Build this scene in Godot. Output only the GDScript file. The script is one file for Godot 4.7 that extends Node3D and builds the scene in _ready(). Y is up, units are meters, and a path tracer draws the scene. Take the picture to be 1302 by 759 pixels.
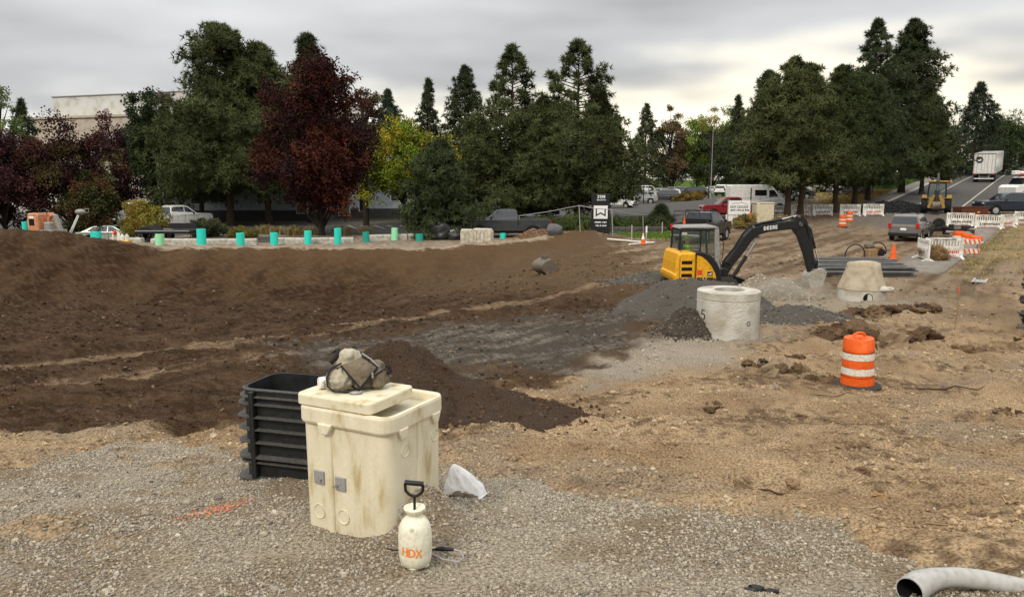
extends Node3D

const EYE := Vector3(0, 3.9, 0)
var M := {}
var used := {}
var R := RandomNumberGenerator.new()
var big_noise := FastNoiseLite.new()
var mid_noise := FastNoiseLite.new()
var fine_noise := FastNoiseLite.new()


# ---------------------------------------------------------------- mesh building
class G:
	var st := SurfaceTool.new()
	var x := Transform3D()
	var painted := false

	func _init() -> void:
		st.begin(Mesh.PRIMITIVE_TRIANGLES)
		st.set_smooth_group(-1)

	func flat() -> G:
		st.set_smooth_group(-1)
		return self

	func smooth(k := 0) -> G:
		st.set_smooth_group(k)
		return self

	func to(t: Transform3D) -> G:
		x = t
		return self

	func tri(a: Vector3, b: Vector3, c: Vector3) -> void:
		st.add_vertex(x * a)
		st.add_vertex(x * c)
		st.add_vertex(x * b)

	func quad(a: Vector3, b: Vector3, c: Vector3, d: Vector3) -> void:
		tri(a, b, c)
		tri(a, c, d)

	func quad_from(a: Vector3, b: Vector3, c: Vector3, d: Vector3, centre: Vector3) -> void:
		if (b - a).cross(c - a).dot((a + b + c + d) * 0.25 - centre) >= 0.0:
			quad(a, b, c, d)
		else:
			quad(a, d, c, b)

	func tri_from(a: Vector3, b: Vector3, c: Vector3, centre: Vector3) -> void:
		if (b - a).cross(c - a).dot((a + b + c) / 3.0 - centre) >= 0.0:
			tri(a, b, c)
		else:
			tri(a, c, b)

	# a box with chamfered edges
	func box(c: Vector3, s: Vector3, bevel := 0.0) -> G:
		var h := s * 0.5
		var b := minf(bevel, minf(h.x, minf(h.y, h.z)) * 0.9)
		var pt := func(axis: int, sg: Vector3) -> Vector3:
			var v := h - Vector3(b, b, b)
			v[axis] = h[axis]
			return c + v * sg
		for axis in 3:
			var u := (axis + 1) % 3
			var w := (axis + 2) % 3
			for s0 in [-1.0, 1.0]:
				var q: Array[Vector3] = []
				for k in [[-1, -1], [1, -1], [1, 1], [-1, 1]]:
					var sg := Vector3.ONE
					sg[axis] = s0
					sg[u] = k[0]
					sg[w] = k[1]
					q.append(pt.call(axis, sg))
				quad_from(q[0], q[1], q[2], q[3], c)
		if b <= 0.0:
			return self
		for e in 3:
			var u := (e + 1) % 3
			var w := (e + 2) % 3
			for su in [-1.0, 1.0]:
				for sw in [-1.0, 1.0]:
					var sa := Vector3.ONE
					sa[u] = su
					sa[w] = sw
					var sb := sa
					sa[e] = -1.0
					sb[e] = 1.0
					quad_from(pt.call(u, sa), pt.call(w, sa), pt.call(w, sb), pt.call(u, sb), c)
		for sx in [-1.0, 1.0]:
			for sy in [-1.0, 1.0]:
				for sz in [-1.0, 1.0]:
					var sg := Vector3(sx, sy, sz)
					tri_from(pt.call(0, sg), pt.call(1, sg), pt.call(2, sg), c)
		return self

	# a tube along points; r may be a number or one radius for each point
	func tube(pts: Array, r: Variant, n := 8, caps := true, squash := 1.0) -> G:
		var rings := []
		var up := Vector3.UP
		var d0: Vector3 = (pts[1] - pts[0]).normalized()
		if absf(d0.dot(up)) > 0.95:
			up = Vector3.RIGHT
		var side := d0.cross(up).normalized()
		for i in pts.size():
			var a: Vector3 = pts[maxi(i - 1, 0)]
			var b: Vector3 = pts[mini(i + 1, pts.size() - 1)]
			var d := (b - a).normalized()
			side = (side - d * side.dot(d)).normalized()
			var over := side.cross(d)
			var rr: float = r[i] if r is Array else float(r)
			var ring := PackedVector3Array()
			for k in n:
				var t := TAU * k / n
				ring.append(pts[i] + side * (cos(t) * rr) + over * (sin(t) * rr * squash))
			rings.append(ring)
		loft(rings, true, caps)
		return self

	func loft(rings: Array, closed := true, caps := true) -> G:
		st.set_smooth_group(1)
		for i in rings.size() - 1:
			var p: PackedVector3Array = rings[i]
			var q: PackedVector3Array = rings[i + 1]
			var n := p.size()
			for k in (n if closed else n - 1):
				var l := (k + 1) % n
				quad(p[k], q[k], q[l], p[l])
		st.set_smooth_group(-1)
		if caps:
			cap(rings[0], true)
			cap(rings[rings.size() - 1], false)
		return self

	func cap(p: PackedVector3Array, first: bool) -> void:
		var m := Vector3.ZERO
		for v in p:
			m += v
		m /= p.size()
		for k in p.size():
			var l := (k + 1) % p.size()
			if first:
				tri(m, p[k], p[l])
			else:
				tri(m, p[l], p[k])

	# turned about y; sharp between the steps of the profile, round about the axis
	func lathe(prof: Array, n := 24, blend := false, arc := TAU) -> G:
		for i in prof.size() - 1:
			st.set_smooth_group(1 if blend else i + 2)
			var a: Vector2 = prof[i]
			var b: Vector2 = prof[i + 1]
			for k in n:
				var t0 := arc * k / n
				var t1 := arc * (k + 1) / n
				var e0 := Vector3(cos(t0), 0, -sin(t0))
				var e1 := Vector3(cos(t1), 0, -sin(t1))
				var y0 := Vector3(0, a.y, 0)
				var y1 := Vector3(0, b.y, 0)
				if a.x < 1e-5:
					tri(y0, e1 * b.x + y1, e0 * b.x + y1)
				elif b.x < 1e-5:
					tri(e0 * a.x + y0, e1 * a.x + y0, y1)
				else:
					quad(e0 * a.x + y0, e1 * a.x + y0, e1 * b.x + y1, e0 * b.x + y1)
		st.set_smooth_group(-1)
		return self

	# a polygon in x and y with a half width in z for each corner, edges chamfered
	func slab(poly: Array, half: Variant, bevel := 0.0) -> G:
		var n := poly.size()
		var flatp := PackedVector2Array(poly)
		if Geometry2D.is_polygon_clockwise(flatp):
			poly = poly.duplicate()
			poly.reverse()
			if half is Array:
				half = half.duplicate()
				half.reverse()
			flatp = PackedVector2Array(poly)
		var idx := Geometry2D.triangulate_polygon(flatp)
		var inner: Array[Vector2] = []
		for i in n:
			var p: Vector2 = poly[(i + n - 1) % n]
			var q: Vector2 = poly[i]
			var r: Vector2 = poly[(i + 1) % n]
			var n0 := (q - p).normalized().orthogonal()
			var n1 := (r - q).normalized().orthogonal()
			var m := n0 + n1
			var l := m.length_squared()
			inner.append(q - m * (bevel * 2.0 / maxf(l, 0.8)))
		var hw := func(i: int) -> float:
			return half[i] if half is Array else float(half)
		for sgn in [1.0, -1.0]:
			for k in range(0, idx.size(), 3):
				var a := idx[k]
				var b := idx[k + 1]
				var c := idx[k + 2]
				var va := Vector3(inner[a].x, inner[a].y, sgn * hw.call(a))
				var vb := Vector3(inner[b].x, inner[b].y, sgn * hw.call(b))
				var vc := Vector3(inner[c].x, inner[c].y, sgn * hw.call(c))
				if ((vb - va).cross(vc - va)).z * sgn >= 0.0:
					tri(va, vb, vc)
				else:
					tri(va, vc, vb)
			if bevel > 0.0:
				for i in n:
					var j := (i + 1) % n
					var a0 := Vector3(inner[i].x, inner[i].y, sgn * hw.call(i))
					var b0 := Vector3(inner[j].x, inner[j].y, sgn * hw.call(j))
					var a1 := Vector3(poly[i].x, poly[i].y, sgn * (hw.call(i) - bevel))
					var b1 := Vector3(poly[j].x, poly[j].y, sgn * (hw.call(j) - bevel))
					if sgn > 0.0:
						quad(a1, b1, b0, a0)
					else:
						quad(a0, b0, b1, a1)
		for i in n:
			var j := (i + 1) % n
			var a: Vector2 = poly[i]
			var b: Vector2 = poly[j]
			var ha: float = hw.call(i) - bevel
			var hb: float = hw.call(j) - bevel
			quad(Vector3(a.x, a.y, -ha), Vector3(b.x, b.y, -hb), Vector3(b.x, b.y, hb), Vector3(a.x, a.y, ha))
		return self

	# a rough closed lump: a ball pushed in and out by noise
	func lump(c: Vector3, r: Vector3, nz: FastNoiseLite, amount := 0.25, rough := 1.0, n := 12, m := 8, hard := false) -> G:
		st.set_smooth_group(-1 if hard else 1)
		var grid := []
		for j in m + 1:
			var row := PackedVector3Array()
			var t := PI * j / m
			for i in n:
				var p := TAU * i / n
				var d := Vector3(sin(t) * cos(p), cos(t), sin(t) * sin(p))
				var q := d * rough + c * 7.3
				row.append(c + d * r * (1.0 + amount * nz.get_noise_3d(q.x, q.y, q.z) * 2.0))
			grid.append(row)
		for j in m:
			for i in n:
				var k := (i + 1) % n
				if j == 0:
					tri(grid[0][0], grid[1][k], grid[1][i])
				elif j == m - 1:
					tri(grid[j][i], grid[j][k], grid[m][0])
				else:
					quad(grid[j][i], grid[j][k], grid[j + 1][k], grid[j + 1][i])
		st.set_smooth_group(-1)
		return self

	func color(c: Color) -> G:
		st.set_color(c)
		painted = true
		return self

	func mesh() -> ArrayMesh:
		st.generate_normals()
		return st.commit()


func part(called: String, g: G, mat: Material, parent: Node) -> MeshInstance3D:
	var o := MeshInstance3D.new()
	o.name = called
	o.mesh = g.mesh()
	o.material_override = mat
	parent.add_child(o, true)
	return o


func shared(called: String, mesh: Mesh, mat: Material, parent: Node, at := Transform3D()) -> MeshInstance3D:
	var o := MeshInstance3D.new()
	o.name = called
	o.mesh = mesh
	o.material_override = mat
	o.transform = at
	parent.add_child(o, true)
	return o


func numbered(called: String) -> String:
	var k: int = used.get(called, -1) + 1
	used[called] = k
	return called if k == 0 else "%s_%03d" % [called, k]


func tag(o: Node, label: String, category: String, group := "") -> Node:
	o.set_meta("label", label)
	o.set_meta("category", category)
	if group:
		o.set_meta("group", group)
	return o


func thing(called: String, label: String, category: String, at := Vector3.ZERO, turn := 0.0, group := "") -> Node3D:
	var o := Node3D.new()
	o.name = numbered(called)
	add_child(o, true)
	o.position = at
	o.rotation.y = turn
	tag(o, label, category, group)
	return o


func copy(src: Node3D, label: String, at: Vector3, turn := 0.0, called := "") -> Node3D:
	var o: Node3D = src.duplicate()
	var n := called if called else String(src.name).rstrip("0123456789").rstrip("_")
	o.name = numbered(n)
	add_child(o, true)
	o.position = at
	o.rotation.y = turn
	o.set_meta("label", label)
	return o


func structure(called: String, mesh: Mesh, mat: Material) -> MeshInstance3D:
	var o := MeshInstance3D.new()
	o.name = numbered(called)
	o.mesh = mesh
	o.material_override = mat
	o.set_meta("kind", "structure")
	add_child(o, true)
	return o


func scatter(called: String, mesh: Mesh, mat: Material, list: Array, parent: Node, stuff := true) -> MultiMeshInstance3D:
	var mm := MultiMesh.new()
	mm.transform_format = MultiMesh.TRANSFORM_3D
	mm.use_colors = true
	mm.mesh = mesh
	mm.instance_count = list.size()
	for i in list.size():
		mm.set_instance_transform(i, list[i][0])
		mm.set_instance_color(i, list[i][1])
	var o := MultiMeshInstance3D.new()
	o.name = called
	o.multimesh = mm
	o.material_override = mat
	if stuff:
		o.set_meta("kind", "stuff")
	parent.add_child(o, true)
	return o


func letters(parent: Node, called: String, text: String, size: float, width: float, mat: Material, at: Transform3D, face := "Droid Sans", bold := true) -> MeshInstance3D:
	var tm := TextMesh.new()
	var f := SystemFont.new()
	f.font_names = PackedStringArray([face])
	f.font_weight = 700 if bold else 400
	tm.font = f
	tm.text = text
	tm.font_size = 64
	tm.pixel_size = size / 46.0
	tm.depth = 0.004
	tm.curve_step = 2.0
	var o := MeshInstance3D.new()
	o.name = called
	o.mesh = tm
	o.material_override = mat
	o.transform = at
	parent.add_child(o, true)
	var w := tm.get_aabb().size.x
	if width > 0.0 and w > 0.0:
		o.transform = at * Transform3D(Basis.from_scale(Vector3(width / w, 1, 1)))
	return o


func face_at(at: Vector3, yaw := 0.0, tilt := 0.0) -> Transform3D:
	return Transform3D(Basis(Vector3.UP, yaw) * Basis(Vector3.RIGHT, tilt), at)


# ---------------------------------------------------------------- materials
func noise(freq: float, seed_: int, oct := 4, kind := FastNoiseLite.TYPE_SIMPLEX_SMOOTH) -> FastNoiseLite:
	var n := FastNoiseLite.new()
	n.noise_type = kind
	n.seed = seed_
	n.frequency = freq
	n.fractal_type = FastNoiseLite.FRACTAL_FBM
	n.fractal_octaves = oct
	return n


func ramp_tex(n: FastNoiseLite, stops: Array, size := 512) -> NoiseTexture2D:
	var t := NoiseTexture2D.new()
	t.width = size
	t.height = size
	t.seamless = true
	t.noise = n
	var g := Gradient.new()
	var off := PackedFloat32Array()
	var col := PackedColorArray()
	for s in stops:
		off.append(s[0])
		col.append(s[1])
	g.offsets = off
	g.colors = col
	t.color_ramp = g
	return t


func bump_tex(n: FastNoiseLite, strength := 4.0, size := 512) -> NoiseTexture2D:
	var t := NoiseTexture2D.new()
	t.width = size
	t.height = size
	t.seamless = true
	t.noise = n
	t.as_normal_map = true
	t.bump_strength = strength
	return t


func lin(r: float, g: float, b: float) -> Color:
	return Color(r, g, b).linear_to_srgb()


func mat(called: String, c: Color, rough := 0.8, metal := 0.0) -> StandardMaterial3D:
	var m := StandardMaterial3D.new()
	m.resource_name = called
	m.albedo_color = c
	m.roughness = rough
	m.metallic = metal
	m.metallic_specular = 0.4
	M[called] = m
	return m


func textured(called: String, c: Color, rough: float, tex: Texture2D, scale: float, bump: Texture2D = null, bump_scale := 1.0, metal := 0.0) -> StandardMaterial3D:
	var m := mat(called, c, rough, metal)
	m.uv1_triplanar = true
	m.uv1_scale = Vector3.ONE * scale
	m.albedo_texture = tex
	if bump:
		m.normal_enabled = true
		m.normal_texture = bump
		m.normal_scale = bump_scale
	return m


func paint(called: String, c: Color, rough := 0.3) -> StandardMaterial3D:
	var m := mat(called, c, rough + 0.15)
	m.clearcoat_enabled = true
	m.clearcoat = 0.7
	m.clearcoat_roughness = 0.12
	m.uv1_triplanar = true
	m.uv1_scale = Vector3.ONE * 0.6
	m.albedo_texture = M.dust
	return m


func make_materials() -> void:
	var dust := ramp_tex(noise(0.012, 3, 5), [[0.0, Color(0.8, 0.77, 0.73)], [0.45, Color(0.95, 0.94, 0.92)], [1.0, Color(1, 1, 1)]])
	M.dust = dust
	var grain := ramp_tex(noise(0.09, 11, 5), [[0.0, Color(0.62, 0.6, 0.58)], [0.5, Color(0.86, 0.85, 0.84)], [1.0, Color(1, 1, 1)]])
	var blotch := ramp_tex(noise(0.011, 5, 6), [[0.0, Color(0.76, 0.73, 0.68)], [0.4, Color(0.9, 0.88, 0.85)], [0.62, Color(0.97, 0.965, 0.95)], [1.0, Color(1, 1, 1)]])
	var stain := ramp_tex(noise(0.008, 6, 6), [[0.0, Color(0.78, 0.71, 0.55)], [0.22, Color(0.88, 0.84, 0.73)], [0.4, Color(0.955, 0.94, 0.89)], [0.7, Color(0.98, 0.965, 0.92)], [1.0, Color(1, 1, 0.98)]])
	var bumpy := bump_tex(noise(0.08, 21, 5), 5.0)
	var coarse := bump_tex(noise(0.03, 22, 6), 8.0)
	var soil := ramp_tex(noise(0.035, 31, 7), [[0.0, Color(0.38, 0.36, 0.34)], [0.38, Color(0.72, 0.71, 0.7)], [0.6, Color(0.92, 0.91, 0.9)], [1.0, Color(1, 1, 1)]], 1024)
	var soil_bump := bump_tex(noise(0.05, 32, 7), 10.0, 1024)
	M.bumpy = bumpy

	var g := mat("ground", Color.WHITE, 0.95)
	g.vertex_color_use_as_albedo = true
	g.albedo_texture = soil
	g.uv1_triplanar = true
	g.uv1_world_triplanar = true
	g.uv1_scale = Vector3.ONE * 0.75
	g.normal_enabled = true
	g.normal_texture = soil_bump
	g.normal_scale = 1.4
	g.metallic_specular = 0.2
	var stone := mat("stone", Color.WHITE, 0.9)
	stone.vertex_color_use_as_albedo = true
	stone.metallic_specular = 0.25
	var rockm := textured("rock", Color.WHITE, 0.9, grain, 2.0, bumpy, 1.0)
	rockm.vertex_color_use_as_albedo = true
	textured("grey_soil", lin(0.085, 0.07, 0.055), 0.95, soil, 0.9, soil_bump, 1.4)
	textured("gravel_grey", lin(0.115, 0.104, 0.09), 0.95, grain, 3.0, soil_bump, 1.3)
	textured("dark_soil", lin(0.07, 0.042, 0.025), 0.97, soil, 0.8, soil_bump, 1.3)
	textured("dust_rock", lin(0.3, 0.26, 0.2), 0.95, grain, 3.0, soil_bump, 1.3)
	textured("brown_soil", lin(0.17, 0.105, 0.06), 0.97, soil, 0.8, soil_bump, 1.3)
	textured("asphalt", lin(0.1, 0.095, 0.09), 0.9, grain, 0.7, bumpy, 0.5)
	textured("old_asphalt", lin(0.105, 0.098, 0.092), 0.92, blotch, 0.12, bumpy, 0.4)
	textured("road_paint", lin(0.5, 0.47, 0.4), 0.8, blotch, 0.8)
	textured("cold_patch", lin(0.012, 0.012, 0.013), 0.85, grain, 1.2, soil_bump, 1.2)
	textured("walk", lin(0.24, 0.215, 0.19), 0.92, blotch, 0.3, bumpy, 0.4)
	textured("concrete", lin(0.56, 0.54, 0.49), 0.88, blotch, 0.3, bumpy, 0.45)
	textured("kerb", lin(0.5, 0.48, 0.44), 0.9, blotch, 0.5, bumpy, 0.4)
	textured("dusty_concrete", lin(0.48, 0.42, 0.32), 0.95, blotch, 0.5, bumpy, 0.6)
	textured("vault", lin(0.75, 0.7, 0.58), 0.62, stain, 1.1, bumpy, 0.12)
	M.vault.uv1_scale = Vector3(1.5, 0.45, 1.5)
	textured("vault_lid", lin(0.77, 0.72, 0.6), 0.7, stain, 1.6, bumpy, 0.3)
	textured("black_plastic", lin(0.022, 0.023, 0.025), 0.42, blotch, 1.4, bumpy, 0.2)
	textured("ribbed_edge", lin(0.085, 0.085, 0.083), 0.6, blotch, 3.0, bumpy, 0.3)
	textured("tank", lin(0.84, 0.82, 0.68), 0.38, dust, 4.0)
	M.tank.subsurf_scatter_enabled = true
	M.tank.subsurf_scatter_strength = 0.15
	textured("white_sheet", lin(0.9, 0.9, 0.9), 0.45, dust, 2.0, coarse, 0.3)
	textured("canvas", lin(0.2, 0.165, 0.12), 0.9, blotch, 5.0, bumpy, 0.7)
	textured("canvas_light", lin(0.5, 0.46, 0.36), 0.9, blotch, 5.0, bumpy, 0.7)
	mat("strap", lin(0.012, 0.012, 0.012), 0.75)
	textured("conduit", lin(0.46, 0.46, 0.45), 0.42, dust, 2.0, bumpy, 0.2)
	mat("black", lin(0.012, 0.012, 0.013), 0.5)
	mat("dark", lin(0.004, 0.004, 0.004), 0.95)
	textured("galvanised", lin(0.46, 0.46, 0.46), 0.5, grain, 6.0, null, 1.0, 0.15)
	textured("bucket_steel", lin(0.42, 0.4, 0.36), 0.5, blotch, 1.5, bumpy, 0.4, 0.15)
	textured("steel", lin(0.25, 0.25, 0.26), 0.45, blotch, 2.0, bumpy, 0.2, 0.7)
	textured("bar_steel", lin(0.2, 0.2, 0.2), 0.5, blotch, 1.2, null, 1.0, 0.35)
	mat("chrome", lin(0.6, 0.6, 0.6), 0.18, 1.0)
	textured("rust", lin(0.13, 0.045, 0.025), 0.85, blotch, 1.2, bumpy, 0.6)
	textured("worn_steel", lin(0.19, 0.165, 0.13), 0.6, blotch, 1.5, bumpy, 0.5, 0.3)
	textured("drum_orange", lin(0.86, 0.13, 0.015), 0.5, dust, 1.4)
	textured("drum_white", lin(0.78, 0.74, 0.68), 0.55, blotch, 2.4)
	textured("rubber", lin(0.02, 0.02, 0.02), 0.85, blotch, 3.0, bumpy, 0.5)
	textured("dusty_rubber", lin(0.05, 0.048, 0.045), 0.9, blotch, 3.0, bumpy, 0.5)
	textured("machine_yellow", lin(0.78, 0.4, 0.02), 0.45, stain, 1.3)
	textured("loader_yellow", lin(0.36, 0.21, 0.04), 0.5, blotch, 1.2)
	textured("machine_black", lin(0.016, 0.017, 0.018), 0.42, dust, 1.0)
	textured("grey_paint", lin(0.3, 0.3, 0.29), 0.45, dust, 1.0)
	textured("orange_paint", lin(0.66, 0.3, 0.16), 0.55, blotch, 0.8)
	textured("white_plastic", lin(0.8, 0.79, 0.76), 0.5, blotch, 0.5)
	textured("block_white", lin(0.62, 0.58, 0.49), 0.9, blotch, 0.7, bumpy, 0.6)
	mat("teal", lin(0.03, 0.63, 0.52), 0.45)
	mat("pale_green", lin(0.3, 0.72, 0.4), 0.5)
	mat("dark_teal", lin(0.02, 0.3, 0.25), 0.5)
	mat("white", lin(0.8, 0.8, 0.79), 0.55)
	mat("ink", lin(0.012, 0.012, 0.014), 0.6)
	mat("print_orange", lin(0.82, 0.24, 0.03), 0.6)
	mat("print_red", lin(0.62, 0.06, 0.03), 0.6)
	mat("red_lens", lin(0.45, 0.012, 0.012), 0.25)
	mat("lamp_lens", lin(0.6, 0.6, 0.58), 0.15)
	mat("amber", lin(0.7, 0.25, 0.02), 0.3)
	var glass := mat("car_glass", lin(0.012, 0.014, 0.016), 0.06)
	glass.metallic_specular = 0.7
	var pane := mat("cab_glass", Color(0.3, 0.38, 0.35, 0.16), 0.03)
	pane.transparency = BaseMaterial3D.TRANSPARENCY_ALPHA
	mat("seat", lin(0.02, 0.02, 0.022), 0.8)
	mat("skin", lin(0.42, 0.24, 0.16), 0.6)
	mat("vest", lin(0.35, 0.72, 0.05), 0.7)
	mat("trousers", lin(0.05, 0.06, 0.09), 0.8)
	textured("siding", lin(0.5, 0.56, 0.6), 0.7, dust, 0.4)
	textured("stone_face", lin(0.09, 0.095, 0.1), 0.9, blotch, 1.0, coarse, 1.0)
	textured("wall_beige", lin(0.5, 0.44, 0.37), 0.85, dust, 0.1)
	textured("wall_white", lin(0.62, 0.63, 0.62), 0.7, dust, 0.06)
	textured("roof_grey", lin(0.3, 0.3, 0.3), 0.8, dust, 0.2)
	textured("cabinet", lin(0.66, 0.6, 0.45), 0.5, dust, 0.8)
	textured("wood", lin(0.32, 0.22, 0.12), 0.85, blotch, 2.0, bumpy, 0.5)
	textured("pale_wood", lin(0.5, 0.44, 0.36), 0.85, blotch, 2.0, bumpy, 0.4)
	textured("bark", lin(0.085, 0.055, 0.038), 0.95, blotch, 1.2, coarse, 1.5)
	textured("dark_bark", lin(0.04, 0.032, 0.028), 0.95, blotch, 1.2, coarse, 1.5)
	var leaf := mat("leaf", Color.WHITE, 0.75)
	leaf.vertex_color_use_as_albedo = true
	leaf.metallic_specular = 0.25
	leaf.backlight_enabled = true
	leaf.backlight = lin(0.1, 0.12, 0.03)
	var needle := mat("needle", Color.WHITE, 0.8)
	needle.vertex_color_use_as_albedo = true
	needle.metallic_specular = 0.2
	paint("car_white", lin(0.84, 0.84, 0.83))
	paint("car_silver", lin(0.36, 0.37, 0.37), 0.35)
	paint("car_taupe", lin(0.125, 0.113, 0.1), 0.35)
	paint("car_charcoal", lin(0.045, 0.05, 0.056), 0.35)
	paint("car_black", lin(0.01, 0.01, 0.011))
	paint("car_blue", lin(0.018, 0.05, 0.1))
	paint("car_navy", lin(0.012, 0.022, 0.04))
	paint("car_red", lin(0.27, 0.012, 0.02))
	paint("car_grey", lin(0.14, 0.145, 0.15))
	paint("car_pale", lin(0.34, 0.39, 0.36), 0.35)
	mat("trim", lin(0.015, 0.015, 0.016), 0.6)


# ---------------------------------------------------------------- the lie of the land (metres; d is how far north, -z)
func soft(v: float, w: float) -> float:
	return v if v > 30.0 * w else w * log(1.0 + exp(v / w))


func along(t: Array, v: float) -> float:
	if v <= t[0]:
		return t[1]
	for i in range(2, t.size(), 2):
		if v < t[i]:
			return lerpf(t[i - 1], t[i + 1], (v - t[i - 2]) / (t[i] - t[i - 2]))
	return t[t.size() - 1]


const PIT_EAST := [9, -1.5, 12, -0.5, 14.5, 1.5, 19, 4.2, 27, 5.6, 33, 6.2, 41, 6.6, 50, 7.0]
const GRAVEL_EDGE := [-9, 7.3, -4.9, 7.0, -4.7, 7.5, -4.6, 8.5, -3.8, 8.4, -2.8, 7.5, -0.4, 6.9, 0.2, 6.6, 0.75, 6.15, 1.35, 5.85, 1.9, 5.6, 2.3, 5.3, 2.45, 4.85, 2.6, 4.4, 3.2, 3.9, 5, 3.0]
const SOIL_EDGE := [-9, 9.2, -0.9, 9.2, -0.1, 10.0, 0.9, 11.9, 1.9, 15.0, 3.3, 17.7, 4.8, 19.4, 6.0, 24.0]


func base_height(x: float, z: float) -> float:
	var d := -z
	var h := 0.157 * soft(14.2 - maxf(d, 2.5), 1.1)
	var rim := 43.5 + maxf(0.0, x + 5.0) * 0.75
	h -= 2.4 * smoothstep(0, 1, (d - 13.0) / 26.0) * smoothstep(0, 1, (along(PIT_EAST, d) - x) / 16.0) * (1.0 - smoothstep(0, 1, (d - rim + 4.2) / 4.2))
	h += 1.3 * smoothstep(0, 1, (-19.5 - x) / 7.0) * exp(-pow((d - 41.8) / 3.0, 2))
	h -= 0.8 * exp(-pow((x + 29.5) / 4.0, 2) - pow((d - 56.0) / 4.0, 2))
	h += 0.55 * exp(-pow((x - 4.6) / 2.8, 2) - pow((d - 50.0) / 2.2, 2))
	if d > 40.0:
		var s := (x - 38.0) * 0.585 + (d - 69.0) * 0.811
		var t := (x - 38.0) * 0.811 - (d - 69.0) * 0.585
		var hr := 0.0625 * soft(s + 14.0, 6.0) - 0.0275 * soft(s - 60.0, 8.0) - 0.03 * soft(s - 130.0, 10.0)
		h += hr * (0.28 + 0.72 * smoothstep(0, 1, (t + 45.0) / 35.0)) * smoothstep(0, 1, (d - 45.0) / 25.0)
	return h


const RUT_A := [-20, 11.5, -11, 16.0, -7, 18.8, -3.8, 23.6, 1.4, 27.0, 5.3, 30.2, 9, 32.0]
const RUT_B := [-20, 6.5, -9, 12.9, -7.4, 15.4, -5.6, 17.1, -2.0, 19.6, 1.0, 21.0]
const RUT_C := [-20, 5.7, -9, 12.1, -7.4, 14.6, -5.6, 16.2, -2.0, 18.6, 1.0, 20.0]


func roughness_at(x: float, d: float) -> float:
	var t := (x - 38.0) * 0.811 - (d - 69.0) * 0.585
	var s := (x - 38.0) * 0.585 + (d - 69.0) * 0.811
	var paved := smoothstep(-7.5, -6.0, t) * (1.0 - smoothstep(8.0, 10.0, t)) * smoothstep(0.0, 6.0, s)
	paved = maxf(paved, smoothstep(2.6, 3.2, t) * (1.0 - smoothstep(6.0, 6.6, t)) * smoothstep(-45.5, -44.5, s))
	paved = maxf(paved, smoothstep(46.0, 48.0, d - maxf(0.0, x + 5.0) * 0.55) * (1.0 - smoothstep(24.0, 27.0, x)))
	return 1.0 - paved


func rut(tab: Array, x: float, d: float, w: float) -> float:
	if x > tab[tab.size() - 2]:
		return 0.0
	var q := along(tab, x) - d
	return exp(-q * q / (w * w))


func soil_mask(x: float, d: float) -> float:
	if d > 50.0:
		return 0.0
	var wob := mid_noise.get_noise_2d(x * 1.3, d * 1.3) * 1.6
	return smoothstep(-0.15, 0.5, d - along(SOIL_EDGE, x) + wob * 0.55) * smoothstep(-0.4, 1.0, along(PIT_EAST, d) - x + wob * (0.6 + d * 0.03))


func gravel_mask(x: float, d: float) -> float:
	if d > 10.0:
		return 0.0
	var wob := mid_noise.get_noise_2d(x * 2.1 + 40.0, d * 2.1) * 0.9 + fine_noise.get_noise_2d(x * 1.5, d * 1.5) * 0.35
	var m := smoothstep(-0.15, 0.2, along(GRAVEL_EDGE, x) - d + wob * 0.35)
	m *= 1.0 - 0.85 * smoothstep(0.16, 0.34, mid_noise.get_noise_2d(x * 1.1 + 9.0, d * 1.6 - 30.0)) * smoothstep(-2.0, -3.6, x)
	return m


func ground(x: float, z: float) -> float:
	return base_height(x, z) + relief(x, -z)


func relief(x: float, d: float) -> float:
	var far := 1.0 - smoothstep(55.0, 95.0, d)
	var amp := roughness_at(x, d) if d > 20.0 else 1.0
	var soil := soil_mask(x, d)
	var grav := gravel_mask(x, d)
	var h := 0.33 * exp(-pow((x + 0.62) / 0.25, 2) - pow((d - 5.12) / 0.36, 2)) + 0.06 * exp(-pow((x + 1.4) / 0.5, 2) - pow((d - 5.0) / 0.4, 2)) if d < 8.0 else 0.0
	h += big_noise.get_noise_2d(x, d) * 0.16 * (0.4 + soil * 0.6) * smoothstep(5.0, 12.0, d)
	h += mid_noise.get_noise_2d(x, d) * lerpf(0.15, 0.06, grav)
	h += fine_noise.get_noise_2d(x, d) * lerpf(0.05, 0.014, grav) * far
	h += absf(fine_noise.get_noise_2d(x * 3.1 + 5.0, d * 3.1)) * lerpf(0.035, 0.012, grav) * far
	if soil > 0.01:
		var a := x * 0.94 + d * 0.34
		var b := d * 0.94 - x * 0.34
		h += soil * mid_noise.get_noise_2d(a * 0.35, b * 4.5) * 0.09
		h += soil * absf(mid_noise.get_noise_2d(x * 2.2, d * 2.2 + 50.0)) * 0.09 * smoothstep(36.0, 39.0, d)
		h += soil * 0.07 * (rut(RUT_A, x, d, 0.9) * 0.4 - rut(RUT_A, x, d, 0.3) - rut(RUT_B, x, d, 0.24) - rut(RUT_C, x, d, 0.24))
	elif grav < 0.5 and d < 45.0 and x > 0.0:
		h += mid_noise.get_noise_2d((x * 0.585 + d * 0.811) * 0.14, (x * 0.811 - d * 0.585) * 2.2) * 0.1 * smoothstep(13.0, 22.0, d)
	return h * amp


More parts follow.
